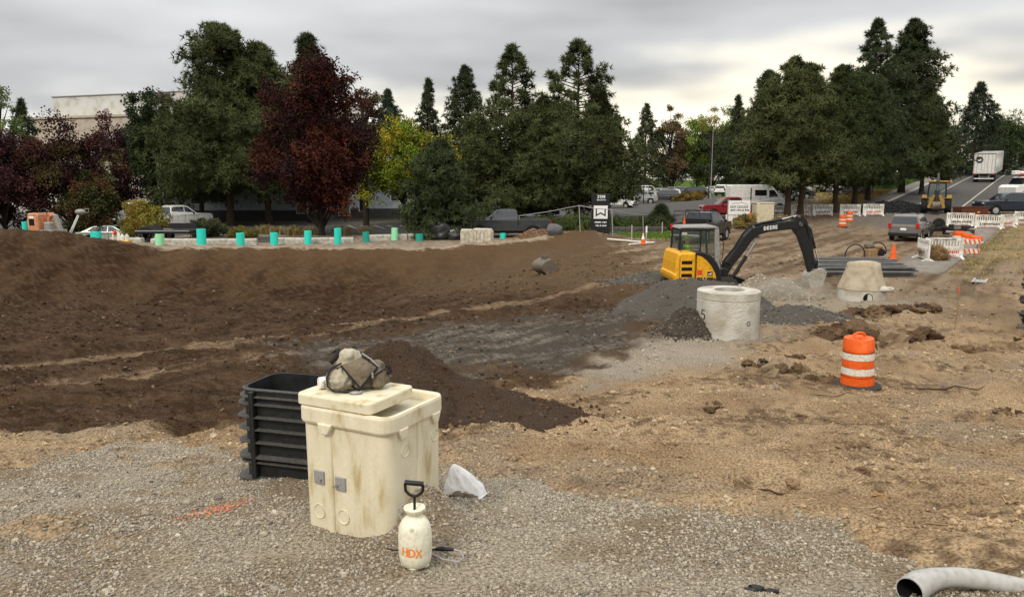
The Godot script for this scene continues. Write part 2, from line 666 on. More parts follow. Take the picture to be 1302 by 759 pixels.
# what the ground is made of, as a real-world colour
func ground_color(x: float, d: float) -> Color:
	var dd := d - 3.0 * base_height(x, -d) if d > 30.0 else d
	var n1 := mid_noise.get_noise_2d(x * 0.9 - 70.0, dd * 0.9)
	var n2 := fine_noise.get_noise_2d(x * 1.7, dd * 1.7 + 33.0)
	var n3 := big_noise.get_noise_2d(x * 2.0 + 13.0, d * 2.0)
	var n4 := mid_noise.get_noise_2d(x * 0.5 + 200.0, d * 0.7 + 90.0)
	var tan_ := Color(0.31, 0.215, 0.125).lerp(Color(0.42, 0.305, 0.185), clampf(0.5 + n1 * 1.5, 0, 1)).lerp(Color(0.165, 0.113, 0.068), smoothstep(0.02, 0.5, n2 * 0.8 + n3 * 0.8)).lerp(Color(0.3, 0.235, 0.165), smoothstep(0.18, 0.4, n4) * 0.6)
	var c := tan_
	# far brown haul road between the pit and the trees
	c = c.lerp(Color(0.205, 0.14, 0.088).lerp(Color(0.29, 0.215, 0.145), clampf(0.5 + n1 * 1.6 + n2, 0, 1)), smoothstep(20.0, 27.0, d + x * 0.1 - maxf(0, x - 14.0) * 1.1 + n3 * 4.0))
	var lane := mid_noise.get_noise_2d((x * 0.585 + d * 0.811) * 0.1, (x * 0.811 - d * 0.585) * 1.9 + 70.0)
	var hauled := smoothstep(20.0, 30.0, d)
	c = c.lerp(Color(0.12, 0.084, 0.054), smoothstep(0.06, 0.3, lane) * 0.75 * hauled).lerp(Color(0.36, 0.28, 0.2), smoothstep(0.1, 0.34, -lane) * 0.6 * hauled)
	# crushed rock round the manhole ring
	var pale := smoothstep(1.0, 0.35, Vector2((x - 3.6 - (d - 17.0) * 0.75) / 2.6, (d - 17.5) / 4.6).length() + n1 * 0.5)
	c = c.lerp(Color(0.36, 0.32, 0.26), pale * 0.85)
	var pale2 := smoothstep(1.0, 0.3, Vector2((x - 10.5) / 4.5, (d - 24.5) / 3.6).length() + n1 * 0.6)
	c = c.lerp(Color(0.37, 0.32, 0.245), pale2 * 0.8)
	var soil := soil_mask(x, d)
	if soil > 0.0:
		var dark := Color(0.047, 0.027, 0.0148).lerp(Color(0.082, 0.048, 0.026), clampf(0.4 + n1 * 1.4 + n3 * 0.8, 0, 1))
		dark = dark.lerp(Color(0.105, 0.07, 0.043), smoothstep(0.12, 0.4, n2 + n1 * 0.4) * 0.7)
		dark = dark.lerp(Color(0.2, 0.135, 0.08), smoothstep(26.0, 36.0, d + x * 1.2) * smoothstep(-14.0, 4.0, x) * 0.55)
		var pads := maxf(maxf(rut(RUT_A, x, d + 0.34, 0.2), rut(RUT_A, x, d - 0.34, 0.2)), maxf(rut(RUT_B, x, d, 0.19), rut(RUT_C, x, d, 0.19)) * smoothstep(2.0, -3.0, x))
		var comb := fine_noise.get_noise_2d((x * 0.94 + d * 0.34) * 0.22, (d * 0.94 - x * 0.34) * 3.0)
		dark = dark.lerp(Color(0.13, 0.09, 0.056), smoothstep(0.12, 0.4, comb) * 0.55)
		dark = dark.lerp(Color(0.29, 0.205, 0.13), clampf(pads * (0.9 + n2 * 0.9), 0.0, 0.85))
		# rock dust spread over the floor of the cut
		var g := smoothstep(1.0, 0.6, Vector2((x + 0.2 - (d - 18.5) * 0.28) / 5.4, (d - 18.7) / 4.6).length() + n1 * 0.55 + n2 * 0.25)
		var streak := mid_noise.get_noise_2d((x * 0.8 + d * 0.6) * 0.8, (d * 0.8 - x * 0.6) * 6.0)
		dark = dark.lerp(Color(0.085, 0.073, 0.06).lerp(Color(0.2, 0.175, 0.145), smoothstep(0.0, 0.35, streak)), g * 0.9)
		# the cut bank, drier towards its lip
		var rim := 43.5 + maxf(0.0, x + 5.0) * 0.75
		dark = dark.lerp(Color(0.135, 0.082, 0.045), smoothstep(-3.2, -0.8, d - rim + n1 * 0.5 + n2 * 0.8) * smoothstep(-22.0, -15.0, x + n3 * 5.0) * 0.75)
		c = c.lerp(dark, soil)
		c = c.lerp(Color(0.43, 0.35, 0.255), smoothstep(-0.3, 0.2, d - rim + n2 * 0.5) * smoothstep(-24.0, -19.0, x))
	var rim2 := 43.5 + maxf(0.0, x + 5.0) * 0.75
	if x < 8.0 and d > rim2:
		c = c.lerp(Color(0.25, 0.2, 0.15).lerp(Color(0.4, 0.33, 0.25), clampf(0.5 + n2 * 2.0, 0, 1)), smoothstep(0.0, 1.5, d - rim2))
	var grav := gravel_mask(x, d)
	if grav > 0.0:
		var gcol := Color(0.36, 0.31, 0.235).lerp(Color(0.25, 0.198, 0.136), clampf(0.45 + n1 * 2.2, 0, 1))
		c = c.lerp(gcol, grav)
	var t := (x - 38.0) * 0.811 - (d - 69.0) * 0.585
	var s := (x - 38.0) * 0.585 + (d - 69.0) * 0.811
	# dry verge beyond the footpath, and the grey end of the old street
	c = c.lerp(Color(0.36, 0.265, 0.15).lerp(Color(0.22, 0.19, 0.085), smoothstep(0.0, 0.3, n1)), smoothstep(5.6, 6.5, t) * smoothstep(-40, -30, s) * 0.8)
	c = c.lerp(Color(0.2, 0.175, 0.15), smoothstep(-17.0, -7.0, s + n1 * 6.0) * smoothstep(-10.0, -3.0, t) * (1.0 - smoothstep(3.0, 4.0, t)))
	# grass and bark beds beyond the street
	if d > 46.0:
		var bed := smoothstep(-12.0, -15.0, t) * smoothstep(58.0, 66.0, d)
		c = c.lerp(Color(0.1, 0.08, 0.05).lerp(Color(0.075, 0.08, 0.038), clampf(0.5 + n1 * 1.5, 0, 1)), bed)
		var lawn := smoothstep(1.0, 0.6, Vector2((x - 10.0) / 3.2, (d - 53.5) / 3.5).length())
		c = c.lerp(Color(0.13, 0.2, 0.03), lawn)
		var bank := smoothstep(-6.8, -8.0, t) * smoothstep(6.0, 16.0, s)
		c = c.lerp(Color(0.36, 0.25, 0.1).lerp(Color(0.1, 0.16, 0.03), smoothstep(20.0, 30.0, s)), bank)
	return c


func make_ground() -> void:
	var ds := PackedFloat32Array()
	var d := -14.0
	while d < 3.2:
		ds.append(d)
		d += 0.5 if d < 2.0 else 0.1
	while d < 1600.0:
		ds.append(d)
		d *= 1.0022 if d > 38.8 and d < 45.5 else 1.0075 if d < 60.0 else 1.02 if d < 260.0 else 1.15
	var us := PackedFloat32Array()
	var u := -1.25
	while u <= 1.2501:
		us.append(u)
		u += 0.0038 if absf(u + 0.001) < 0.72 else 0.04
	var nu := us.size()
	var nd := ds.size()
	var v := PackedVector3Array()
	var col := PackedColorArray()
	v.resize(nu * nd)
	col.resize(nu * nd)
	for j in nd:
		d = ds[j]
		var w := maxf(d, 3.0) + 5.0
		for i in nu:
			var x := us[i] * w
			v[j * nu + i] = Vector3(x, ground(x, -d), -d)
			col[j * nu + i] = ground_color(x, d) * 1.22
	var nor := PackedVector3Array()
	nor.resize(nu * nd)
	for j in nd:
		var j0 := maxi(j - 1, 0) * nu
		var j1 := mini(j + 1, nd - 1) * nu
		for i in nu:
			var a := v[j * nu + mini(i + 1, nu - 1)] - v[j * nu + maxi(i - 1, 0)]
			var b := v[j1 + i] - v[j0 + i]
			nor[j * nu + i] = a.cross(b).normalized()
	var idx := PackedInt32Array()
	idx.resize((nu - 1) * (nd - 1) * 6)
	var k := 0
	for j in nd - 1:
		for i in nu - 1:
			var p := j * nu + i
			for q in [p, p + nu, p + 1, p + 1, p + nu, p + nu + 1]:
				idx[k] = q
				k += 1
	var arr := []
	arr.resize(Mesh.ARRAY_MAX)
	arr[Mesh.ARRAY_VERTEX] = v
	arr[Mesh.ARRAY_NORMAL] = nor
	arr[Mesh.ARRAY_COLOR] = col
	arr[Mesh.ARRAY_INDEX] = idx
	var m := ArrayMesh.new()
	m.add_surface_from_arrays(Mesh.PRIMITIVE_TRIANGLES, arr)
	structure("ground", m, M.ground)


# a strip along the street's own axes: s runs up the street, t across it to the right
func street(s: float, t: float, lift := 0.0) -> Vector3:
	var x := 38.0 + s * 0.585 + t * 0.811
	var d := 69.0 + s * 0.811 - t * 0.585
	return Vector3(x, base_height(x, -d) + lift, -d)


func street_sheet(called: String, s0: float, s1: float, t0: float, t1: float, lift: float, material: Material, step := 1.5, edge := 0.0) -> MeshInstance3D:
	var g := G.new()
	g.smooth(1)
	var ns := maxi(1, ceili((s1 - s0) / step))
	var nt := maxi(1, ceili((t1 - t0) / step))
	for i in ns:
		for j in nt:
			var q: Array[Vector3] = []
			for k in [[0, 0], [0, 1], [1, 1], [1, 0]]:
				q.append(street(lerpf(s0, s1, float(i + k[0]) / ns), lerpf(t0, t1, float(j + k[1]) / nt), lift))
			g.quad(q[0], q[1], q[2], q[3])
			if edge > 0.0 and j == 0:
				g.quad(q[0] - Vector3(0, edge, 0), q[0], q[3], q[3] - Vector3(0, edge, 0))
			if edge > 0.0 and j == nt - 1:
				g.quad(q[1], q[1] - Vector3(0, edge, 0), q[2] - Vector3(0, edge, 0), q[2])
			if edge > 0.0 and i == 0:
				g.quad(q[0], q[0] - Vector3(0, edge, 0), q[1] - Vector3(0, edge, 0), q[1])
	return structure(called, g.mesh(), material)


func flat_sheet(called: String, corners: Array, lift: float, material: Material, step := 3.0) -> MeshInstance3D:
	var g := G.new()
	g.smooth(1)
	var n := maxi(1, ceili(maxf(corners[0].distance_to(corners[1]), corners[3].distance_to(corners[2])) / step))
	var m := maxi(1, ceili(maxf(corners[0].distance_to(corners[3]), corners[1].distance_to(corners[2])) / step))
	for i in n:
		for j in m:
			var q: Array[Vector3] = []
			for k in [[0, 0], [1, 0], [1, 1], [0, 1]]:
				var a: Vector2 = corners[0].lerp(corners[1], float(i + k[0]) / n)
				var b: Vector2 = corners[3].lerp(corners[2], float(i + k[0]) / n)
				var p := a.lerp(b, float(j + k[1]) / m)
				q.append(Vector3(p.x, base_height(p.x, -p.y) + lift, -p.y))
			g.quad(q[0], q[1], q[2], q[3])
	return structure(called, g.mesh(), material)


# a heap tipped on the ground
func heap(called: String, label: String, category: String, at: Vector2, r: Vector2, h: float, turn: float, material: Material, seed_: int, sharp := 1.15, crest := 0.0, lumpy := 0.12) -> MeshInstance3D:
	var g := G.new()
	g.smooth(1)
	var nz := noise(1.0, seed_, 4)
	var rings := 34
	var n := 64
	var grid := []
	var y0 := base_height(at.x, -at.y)
	for j in rings + 1:
		var row := PackedVector3Array()
		var f := float(j) / rings
		for i in n:
			var a := TAU * i / n
			var e := Vector2(cos(a), sin(a))
			var wob := 1.0 + 0.3 * nz.get_noise_2d(e.x * 1.3 + seed_, e.y * 1.3)
			var p := (e * r * f * wob).rotated(turn)
			p += Vector2(crest * e.x * (1.0 - f), 0).rotated(turn)
			var x := at.x + p.x
			var dd := at.y + p.y
			var prof := pow(1.0 - f, sharp) * (1.0 - 0.25 * exp(-f * f * 40.0))
			prof += lumpy * (1.0 - f) * (nz.get_noise_2d(p.x * 0.9 + 7.0, p.y * 0.9) + 0.45 * nz.get_noise_2d(p.x * 3.3, p.y * 3.3 + 9.0) + 0.3 * nz.get_noise_2d(p.x * 9.0, p.y * 9.0))
			var y := ground(x, -dd) + h * prof + 0.012 - 0.09 * smoothstep(0.9, 1.0, f)
			row.append(Vector3(x - at.x, y - y0, -(dd - at.y)))
		grid.append(row)
	for j in rings:
		for i in n:
			var k := (i + 1) % n
			g.quad(grid[j][i], grid[j + 1][i], grid[j + 1][k], grid[j][k])
	var o := part(numbered(called), g, material, self)
	o.position = Vector3(at.x, y0, -at.y)
	R.seed = seed_ * 17
	var list := []
	var tone := (material as StandardMaterial3D).albedo_color.srgb_to_linear()
	for q in 2200:
		var j := int(sqrt(R.randf()) * (rings - 1))
		var i := R.randi() % n
		var p: Vector3 = grid[j][i].lerp(grid[j + 1][(i + 1) % n], R.randf())
		var s := (0.012 + 0.05 * pow(R.randf(), 4.0)) * (0.7 + at.y * 0.035)
		if q % 3 == 0:
			var rim := grid[rings][i] as Vector3
			var w := 0.9 + 0.35 * absf(R.randfn()) * 0.6
			p = Vector3(rim.x * w, 0, rim.z * w)
			p.y = ground(at.x + p.x, -(at.y - p.z)) - y0 + s * 0.2
		list.append([Transform3D(rand_basis(s), p), shade(tone, R.randf_range(0.5, 1.9))])
	scatter("loose_stones", stone_mesh(8), M.stone, list, o)
	tag(o, label, category)
	return o


func stone_mesh(seed_: int, n := 6, m := 4) -> ArrayMesh:
	var g := G.new()
	g.lump(Vector3.ZERO, Vector3(0.5, 0.36, 0.42), noise(1.1, seed_, 2), 0.5, 1.6, n, m, true)
	return g.mesh()


func make_stones() -> void:
	var st := stone_mesh(4)
	var paint_at := Vector2(-2.3, 5.62)
	var list := []
	R.seed = 77
	for i in 210000:
		var d := 3.1 + 7.0 * pow(R.randf(), 0.62)
		var x := R.randf_range(-0.78, 0.78) * (d + 0.4)
		var s := 0.0075 + 0.0165 * pow(R.randf(), 2.4)
		if i % 70 == 0:
			s *= 2.3
		var k := R.randf()
		var tint := R.randf()
		var yaw := R.randf() * TAU
		var roll := R.randf() * TAU
		if gravel_mask(x, d) < R.randf() * 0.85 + 0.05:
			continue
		var bare := mid_noise.get_noise_2d(x * 1.7 + 90.0, d * 1.7)
		if bare > 0.04 + 0.42 * k:
			continue
		var v := lerpf(0.22, 0.53, k * k * 0.5 + tint * 0.5)
		var c := Color(v * 1.02, v * 0.88, v * 0.66).lerp(Color(v * 0.9, v * 0.82, v * 0.7), R.randf() * 0.8)
		if k > 0.985:
			c = Color(0.54, 0.48, 0.38)
		if k < 0.09:
			c = shade(c, 0.55)
		var pd := (Vector2(x, d) - paint_at)
		pd = pd.rotated(0.5)
		var wet := Vector2(pd.x / 0.12, pd.y / 0.3).length() + fine_noise.get_noise_2d(x * 9.0, d * 9.0) * 1.3
		if wet < 0.85:
			c = c.lerp(Color(0.72, 0.13, 0.03), 0.25 + 0.5 * R.randf())
		var b := Basis(Vector3.UP, yaw) * Basis(Vector3(1, 0, 0), roll) * Basis.from_scale(Vector3(s, s, s) * Vector3(R.randf_range(0.8, 1.5), R.randf_range(0.7, 1.1), R.randf_range(0.8, 1.2)))
		list.append([Transform3D(b, Vector3(x, ground(x, -d) + s * 0.16, -d)), c])
	var o := scatter("gravel", st, M.stone, list, self)
	o.name = numbered("gravel")
	tag(o, "loose crushed grey and tan gravel spread across the foreground", "gravel")
	# clods and crumbs of soil
	list = []
	for i in 60000:
		var d := 4.4 + 10.0 * pow(R.randf(), 1.1)
		var x := R.randf_range(-0.75, 0.75) * (d + 0.6)
		var s := (0.005 + 0.014 * pow(R.randf(), 3.0)) * (0.7 + d * 0.05)
		var yaw := R.randf() * TAU
		var k := R.randf()
		if gravel_mask(x, d) > 0.6 or mid_noise.get_noise_2d(x * 1.4 + 60.0, d * 1.4) < -0.25 + 0.45 * k:
			continue
		var c := ground_color(x, d) * lerpf(0.45, 1.5, R.randf())
		list.append([Transform3D(Basis(Vector3.UP, yaw) * Basis.from_scale(Vector3(s * 1.3, s * 0.9, s)), Vector3(x, ground(x, -d) + s * 0.15, -d)), c])
	for i in 70000:
		var d := 5.0 + 36.0 * pow(R.randf(), 1.5)
		var x := R.randf_range(-0.75, 0.75) * (d + 1.0)
		var grow := 0.6 + d * 0.055
		var s := (0.012 + 0.05 * pow(R.randf(), 4.0)) * grow
		var yaw := R.randf() * TAU
		var roll := R.randf() * TAU
		var k := R.randf()
		if gravel_mask(x, d) > 0.5 or roughness_at(x, d) < 0.9:
			continue
		if mid_noise.get_noise_2d(x * 0.8 + 20.0, d * 0.8) + fine_noise.get_noise_2d(x, d) * 0.5 < -0.2 + 0.42 * k:
			continue
		var c := ground_color(x, d) * lerpf(0.62, 1.35, k)
		if k > 0.94:
			c = Color(0.45, 0.38, 0.28) if soil_mask(x, d) < 0.5 else Color(0.2, 0.15, 0.1)
		var b := Basis(Vector3.UP, yaw) * Basis(Vector3(1, 0, 0), roll) * Basis.from_scale(Vector3(s * R.randf_range(0.8, 1.6), s * R.randf_range(0.6, 1.0), s))
		list.append([Transform3D(b, Vector3(x, ground(x, -d) + s * 0.12, -d)), c])
	o = scatter("clods", st, M.stone, list, self)
	o.name = numbered("soil_clods")
	tag(o, "loose clods and crumbs of soil strewn over the graded dirt", "soil clods")


# ---------------------------------------------------------------- air and light
func make_sky(env: Environment) -> void:
	var w := 1024
	var h := 512
	var im := Image.create(w, h, false, Image.FORMAT_RGBF)
	var n := noise(0.55, 9, 5)
	var n2 := noise(0.22, 19, 3)
	for j in h:
		var th := PI * (j + 0.5) / h
		var y := cos(th)
		for i in w:
			var ph := TAU * (i + 0.5) / w
			var dir := Vector3(sin(ph) * sin(th), y, -cos(ph) * sin(th))
			var e := maxf(y, 0.0)
			var q := Vector2(dir.x, dir.z) / (e + 0.09)
			var a := n.get_noise_2d(q.x * 0.62 + 3.0, q.y * 1.1)
			var b := n2.get_noise_2d(q.x + 40.0, q.y)
			var f := n.get_noise_3d(cos(ph) * 5.0 + 90.0, sin(ph) * 5.0, y * 26.0)
			var toward := 0.5 + 0.5 * (dir.x * 0.5 - dir.z * 0.866) / maxf(sin(th), 0.01)
			# a grey deck that thins to a bright strip over the northern and eastern skyline
			var lift := 0.52 + 0.72 * smoothstep(0.08, 0.9, e)
			var deck := Color(0.555, 0.565, 0.572) * (lift / 0.6) * (1.0 + 0.3 * a + 0.2 * b + 0.3 * f)
			var edge := 0.132 + 0.05 * b + 0.04 * a + 0.05 * f - 0.05 * smoothstep(0.15, -0.5, dir.x / maxf(sin(th), 0.01))
			var open := (1.0 - smoothstep(edge - 0.035, edge + 0.03, e)) * smoothstep(0.25, 0.85, toward)
			var glow := Color(1.0, 0.935, 0.75).lerp(Color(0.86, 0.85, 0.79), smoothstep(0.05, -0.45, dir.x / maxf(sin(th), 0.01)))
			glow = glow * (1.0 + 0.14 * a)
			var c := deck.lerp(glow, open)
			c = c.lerp(Color(0.72, 0.72, 0.69), (1.0 - smoothstep(0.0, 0.09, e)) * (1.0 - open) * 0.6)
			if y < 0.0:
				c = c.lerp(Color(0.16, 0.14, 0.11), smoothstep(0.0, -0.03, y))
			im.set_pixel(i, j, c)
	var sm := PanoramaSkyMaterial.new()
	sm.panorama = ImageTexture.create_from_image(im)
	var sky := Sky.new()
	sky.sky_material = sm
	env.background_mode = Environment.BG_SKY
	env.sky = sky


func make_view() -> void:
	var cam := Camera3D.new()
	cam.name = "camera"
	add_child(cam)
	cam.position = EYE
	cam.rotation_degrees = Vector3(-8.82, 0, 0)
	cam.fov = 42.74
	cam.near = 0.1
	cam.far = 4000.0
	cam.current = true
	var env := Environment.new()
	env.tonemap_mode = Environment.TONE_MAPPER_LINEAR
	env.tonemap_exposure = 1.26
	env.sdfgi_enabled = true
	env.ssao_enabled = true
	env.ssil_enabled = true
	env.volumetric_fog_enabled = true
	env.volumetric_fog_density = 0.0
	make_sky(env)
	var we := WorldEnvironment.new()
	we.name = "air"
	we.environment = env
	add_child(we)
	var sun := DirectionalLight3D.new()
	sun.name = "sun"
	sun.light_energy = 0.5
	sun.light_color = Color(1.0, 0.96, 0.88)
	sun.light_angular_distance = 14.0
	sun.shadow_enabled = true
	add_child(sun)
	sun.rotation_degrees = Vector3(-46, -28, 0)


# ---------------------------------------------------------------- plants
var tuft_mesh: ArrayMesh
var leaf_mesh: ArrayMesh
var grass_mesh: ArrayMesh


var leaf_tris := 0


func make_leaves() -> void:
	R.seed = 5
	var g := G.new()
	for i in 12:
		var d := Vector3(R.randfn(), R.randfn() * 0.8 + 0.75, R.randfn()).normalized()
		var side := d.cross(Vector3(R.randfn(), R.randfn(), R.randfn())).normalized()
		var l := R.randf_range(0.65, 1.0)
		g.tri(d * 0.02 - side * 0.075, d * 0.02 + side * 0.075, d * l)
	tuft_mesh = g.mesh()
	g = G.new()
	for i in 7:
		var c := Vector3(R.randfn(), R.randfn(), R.randfn()).normalized() * pow(R.randf(), 0.5)
		var n := (c + Vector3(R.randfn(), R.randfn() + 0.8, R.randfn())).normalized()
		var a := n.cross(Vector3(R.randfn(), R.randfn(), R.randfn())).normalized()
		var b := n.cross(a)
		var s := R.randf_range(0.3, 0.46)
		g.quad(c - a * s, c - b * s * 0.6 + n * 0.04, c + a * s, c + b * s * 0.6 + n * 0.04)
	leaf_mesh = g.mesh()
	g = G.new()
	for i in 10:
		var a := R.randf() * TAU
		var lean := R.randf_range(0.1, 0.75)
		var o := Vector3(R.randfn() * 0.12, 0, R.randfn() * 0.12)
		var tip := o + Vector3(cos(a) * lean, R.randf_range(0.6, 1.0), sin(a) * lean)
		var side := Vector3(-sin(a), 0, cos(a)) * 0.03
		var mid := o.lerp(tip, 0.55) + Vector3(0, 0.13, 0)
		g.quad(o - side, o + side, mid + side * 0.8, mid - side * 0.8)
		g.tri(mid - side * 0.8, mid + side * 0.8, tip)
	grass_mesh = g.mesh()


# many leaves as one real mesh
func foliage(called: String, leaf: ArrayMesh, material: Material, list: Array, parent: Node) -> MeshInstance3D:
	var src := leaf.surface_get_arrays(0)
	var v: PackedVector3Array = src[Mesh.ARRAY_VERTEX]
	var nv: PackedVector3Array = src[Mesh.ARRAY_NORMAL]
	if src[Mesh.ARRAY_INDEX] != null and src[Mesh.ARRAY_INDEX].size() > 0:
		var v2 := PackedVector3Array()
		var n2 := PackedVector3Array()
		for k in src[Mesh.ARRAY_INDEX]:
			v2.append(v[k])
			n2.append(nv[k])
		v = v2
		nv = n2
	leaf_tris += v.size() / 3 * list.size()
	var vs := PackedVector3Array()
	var ns := PackedVector3Array()
	var cs := PackedColorArray()
	var one := PackedColorArray()
	one.resize(v.size())
	for q in list:
		var t: Transform3D = q[0]
		vs.append_array(t * v)
		ns.append_array(Transform3D(t.basis.orthonormalized(), Vector3.ZERO) * nv)
		one.fill(q[1])
		cs.append_array(one)
	var arr := []
	arr.resize(Mesh.ARRAY_MAX)
	arr[Mesh.ARRAY_VERTEX] = vs
	arr[Mesh.ARRAY_NORMAL] = ns
	arr[Mesh.ARRAY_COLOR] = cs
	var m := ArrayMesh.new()
	m.add_surface_from_arrays(Mesh.PRIMITIVE_TRIANGLES, arr)
	return shared(called, m, material, parent)


func shade(c: Color, f: float) -> Color:
	return Color(c.r * f, c.g * f, c.b * f)


func rand_basis(s: float) -> Basis:
	return Basis(Vector3(R.randfn(), R.randfn(), R.randfn()).normalized(), R.randf() * TAU) * Basis.from_scale(Vector3.ONE * s)


func aim(d: Vector3, s: float) -> Basis:
	var y := d.normalized()
	var x := y.cross(Vector3(R.randfn(), R.randfn(), R.randfn())).normalized()
	return Basis(x, y, x.cross(y)) * Basis.from_scale(Vector3.ONE * s)


# shape 0: open long-needled pine with a rounded head; 1: narrow fir; 2: bushy young pine to the ground
func conifer(label: String, px: Vector2, h: float, r: float, bare: float, c: Color, seed_: int, shape := 0, full := 1.0, bark := "bark", group := "", airy := 2.0) -> Node3D:
	R.seed = seed_ * 7919 + 13
	var at := Vector3(px.x, base_height(px.x, -px.y) - 0.05, -px.y)
	var o := thing("pine_tree" if shape != 1 else "fir_tree", label, "tree", at, 0.0, group)
	var nz := noise(0.7, seed_, 3)
	var g := G.new()
	var bend := Vector3(R.randfn(), 0, R.randfn()) * 0.012 * h
	var tr := 0.013 * h + 0.1
	var axis := func(f: float) -> Vector3: return Vector3(0, f * h, 0) + bend * sin(f * 2.6)
	var pts := []
	var rad := []
	for i in 10:
		var f := i / 9.0
		pts.append(axis.call(f * 0.97))
		rad.append(tr * (1.0 - f * 0.9) * (1.35 if i == 0 else 1.0))
	g.tube(pts, rad, 9)
	part("trunk", g, M[bark], o)
	g = G.new()
	var list := []
	var nb := int(h * (5.6 if shape == 0 else 8.0) * full)
	for i in nb:
		var q := (i + R.randf()) / nb
		var f := bare + (1.0 - bare) * q
		var ang := i * 2.39996 + R.randfn() * 0.35
		var lump := 1.0 + 0.8 * nz.get_noise_3d(cos(ang) * 1.2, f * h * 0.32, sin(ang) * 1.2)
		var prof := 0.0
		var rise := 0.0
		if shape == 0:
			prof = pow(1.0 - q, 0.76) * (0.8 + 0.35 * smoothstep(0.0, 0.25, q)) * 1.1 + 0.012
			rise = lerpf(-0.2, 0.95, q * q)
		elif shape == 1:
			prof = (pow(1.0 - q, 0.9) + 0.02) * 1.45
			rise = lerpf(-0.3, 0.35, q)
		else:
			prof = pow(1.0 - q, 0.6) * (0.8 + 0.2 * smoothstep(0.0, 0.2, q)) + 0.06
			rise = lerpf(-0.02, 0.8, q)
		var l := r * prof * clampf(lump, 0.55, 1.45 if q < airy else 1.05) * R.randf_range(0.72, 1.15)
		var dir := Vector3(cos(ang), rise, sin(ang)).normalized()
		var p0: Vector3 = axis.call(f)
		var droop := Vector3(0, -0.1 * l if shape == 1 else 0.1 * l, 0)
		var p1 := p0 + dir * l * 0.55 - droop * 0.5
		var p2 := p0 + dir * l + droop * 0.4
		g.tube([p0, p1, p2], [0.012 * l + 0.025, 0.008 * l + 0.018, 0.008], 4, false)
		var bc := shade(c, R.randf_range(0.72, 1.3))
		var size := (0.52 if shape == 0 else 0.42) * (1.0 if px.y < 100.0 else 1.5)
		var n := int((8 + l * 8.0) * full * (1.0 if px.y < 100.0 else 0.6))
		var thin := q > airy
		if thin:
			n = int(n * 0.62)
		for k in n:
			var w := lerpf(0.62 if thin else 0.28, 1.0, pow(R.randf(), 0.7))
			var p := p0.lerp(p1, w * 2.0) if w < 0.5 else p1.lerp(p2, w * 2.0 - 1.0)
			var spread := (0.1 + 0.2 * l * (1.15 - w * 0.6)) * (0.8 if shape == 1 else 0.55 if thin else 1.0)
			var off := Vector3(R.randfn(), R.randfn() * 0.45, R.randfn()) * spread
			p += off
			var out := dir * 0.8 + off.normalized() * 0.7 + Vector3(0, 0.45, 0)
			var tint := shade(bc, R.randf_range(0.75, 1.25))
			list.append([Transform3D(aim(out, size * R.randf_range(0.75, 1.35)), p), tint])
	for k in int(14 * full):
		list.append([Transform3D(aim(Vector3(R.randfn() * 0.5, 1, R.randfn() * 0.5), 0.36), axis.call(R.randf_range(0.93, 1.0))), c])
	part("limbs", g, M[bark], o)
	foliage("crown", tuft_mesh, M.needle, list, o)
	return o


func broadleaf(label: String, px: Vector2, h: float, r: float, low: float, colors: Array, seed_: int, blobs := 60, per := 36, leaf := 0.3, called := "broadleaf_tree", bark := "dark_bark", squat := 1.0, cat := "tree", group := "") -> Node3D:
	R.seed = seed_ * 104729 + 7
	var at := Vector3(px.x, base_height(px.x, -px.y) - 0.05, -px.y)
	var o := thing(called, label, cat, at, 0.0, group)
	var nz := noise(0.6, seed_, 3)
	var g := G.new()
	var ry := (h - low) * 0.5
	var cy := low + ry
	var tr := (0.012 * h + 0.06) * (0.35 if label.contains("sapling") else 1.0)
	var fork := low + ry * 0.35
	var list := []
	g.tube([Vector3.ZERO, Vector3(R.randfn() * 0.05, fork * 0.5, R.randfn() * 0.05), Vector3(R.randfn() * 0.1, fork, R.randfn() * 0.1), Vector3(R.randfn() * 0.2, cy + ry * 0.5, R.randfn() * 0.2)], [tr * 1.3, tr, tr * 0.8, tr * 0.2], 9)
	for i in blobs:
		var e := Vector3(R.randfn(), R.randfn(), R.randfn()).normalized()
		var rr := lerpf(0.35, 0.9, pow(R.randf(), 0.6)) * (1.0 + 0.55 * nz.get_noise_3dv(e * 1.7))
		var taper := 1.0 - 0.3 * maxf(0.0, e.y) * squat
		var c := Vector3(e.x * r * taper, e.y * ry, e.z * r * taper) * rr + Vector3(0, cy, 0)
		var br := r * R.randf_range(0.16, 0.3)
		if i < 40:
			var s := Vector3(0, clampf(c.y - ry * 0.7, low * 0.5, cy + ry * 0.4), 0)
			g.tube([s, s.lerp(c, 0.5) + Vector3(0, 0.08 * r, 0), c], [tr * 0.45, tr * 0.25, 0.015], 5, false)
		var col: Color = colors[int(R.randf() * 0.999 * colors.size())]
		col = shade(col, R.randf_range(0.75, 1.3))
		for k in per:
			var q := Vector3(R.randfn(), R.randfn() * 0.75, R.randfn())
			q = q.normalized() * pow(R.randf(), 0.45) * br
			list.append([Transform3D(rand_basis(leaf * R.randf_range(0.7, 1.25)), c + q), shade(col, R.randf_range(0.78, 1.25))])
	part("trunk", g, M[bark], o)
	foliage("crown" if cat == "tree" else "leaves", leaf_mesh, M.leaf, list, o)
	return o


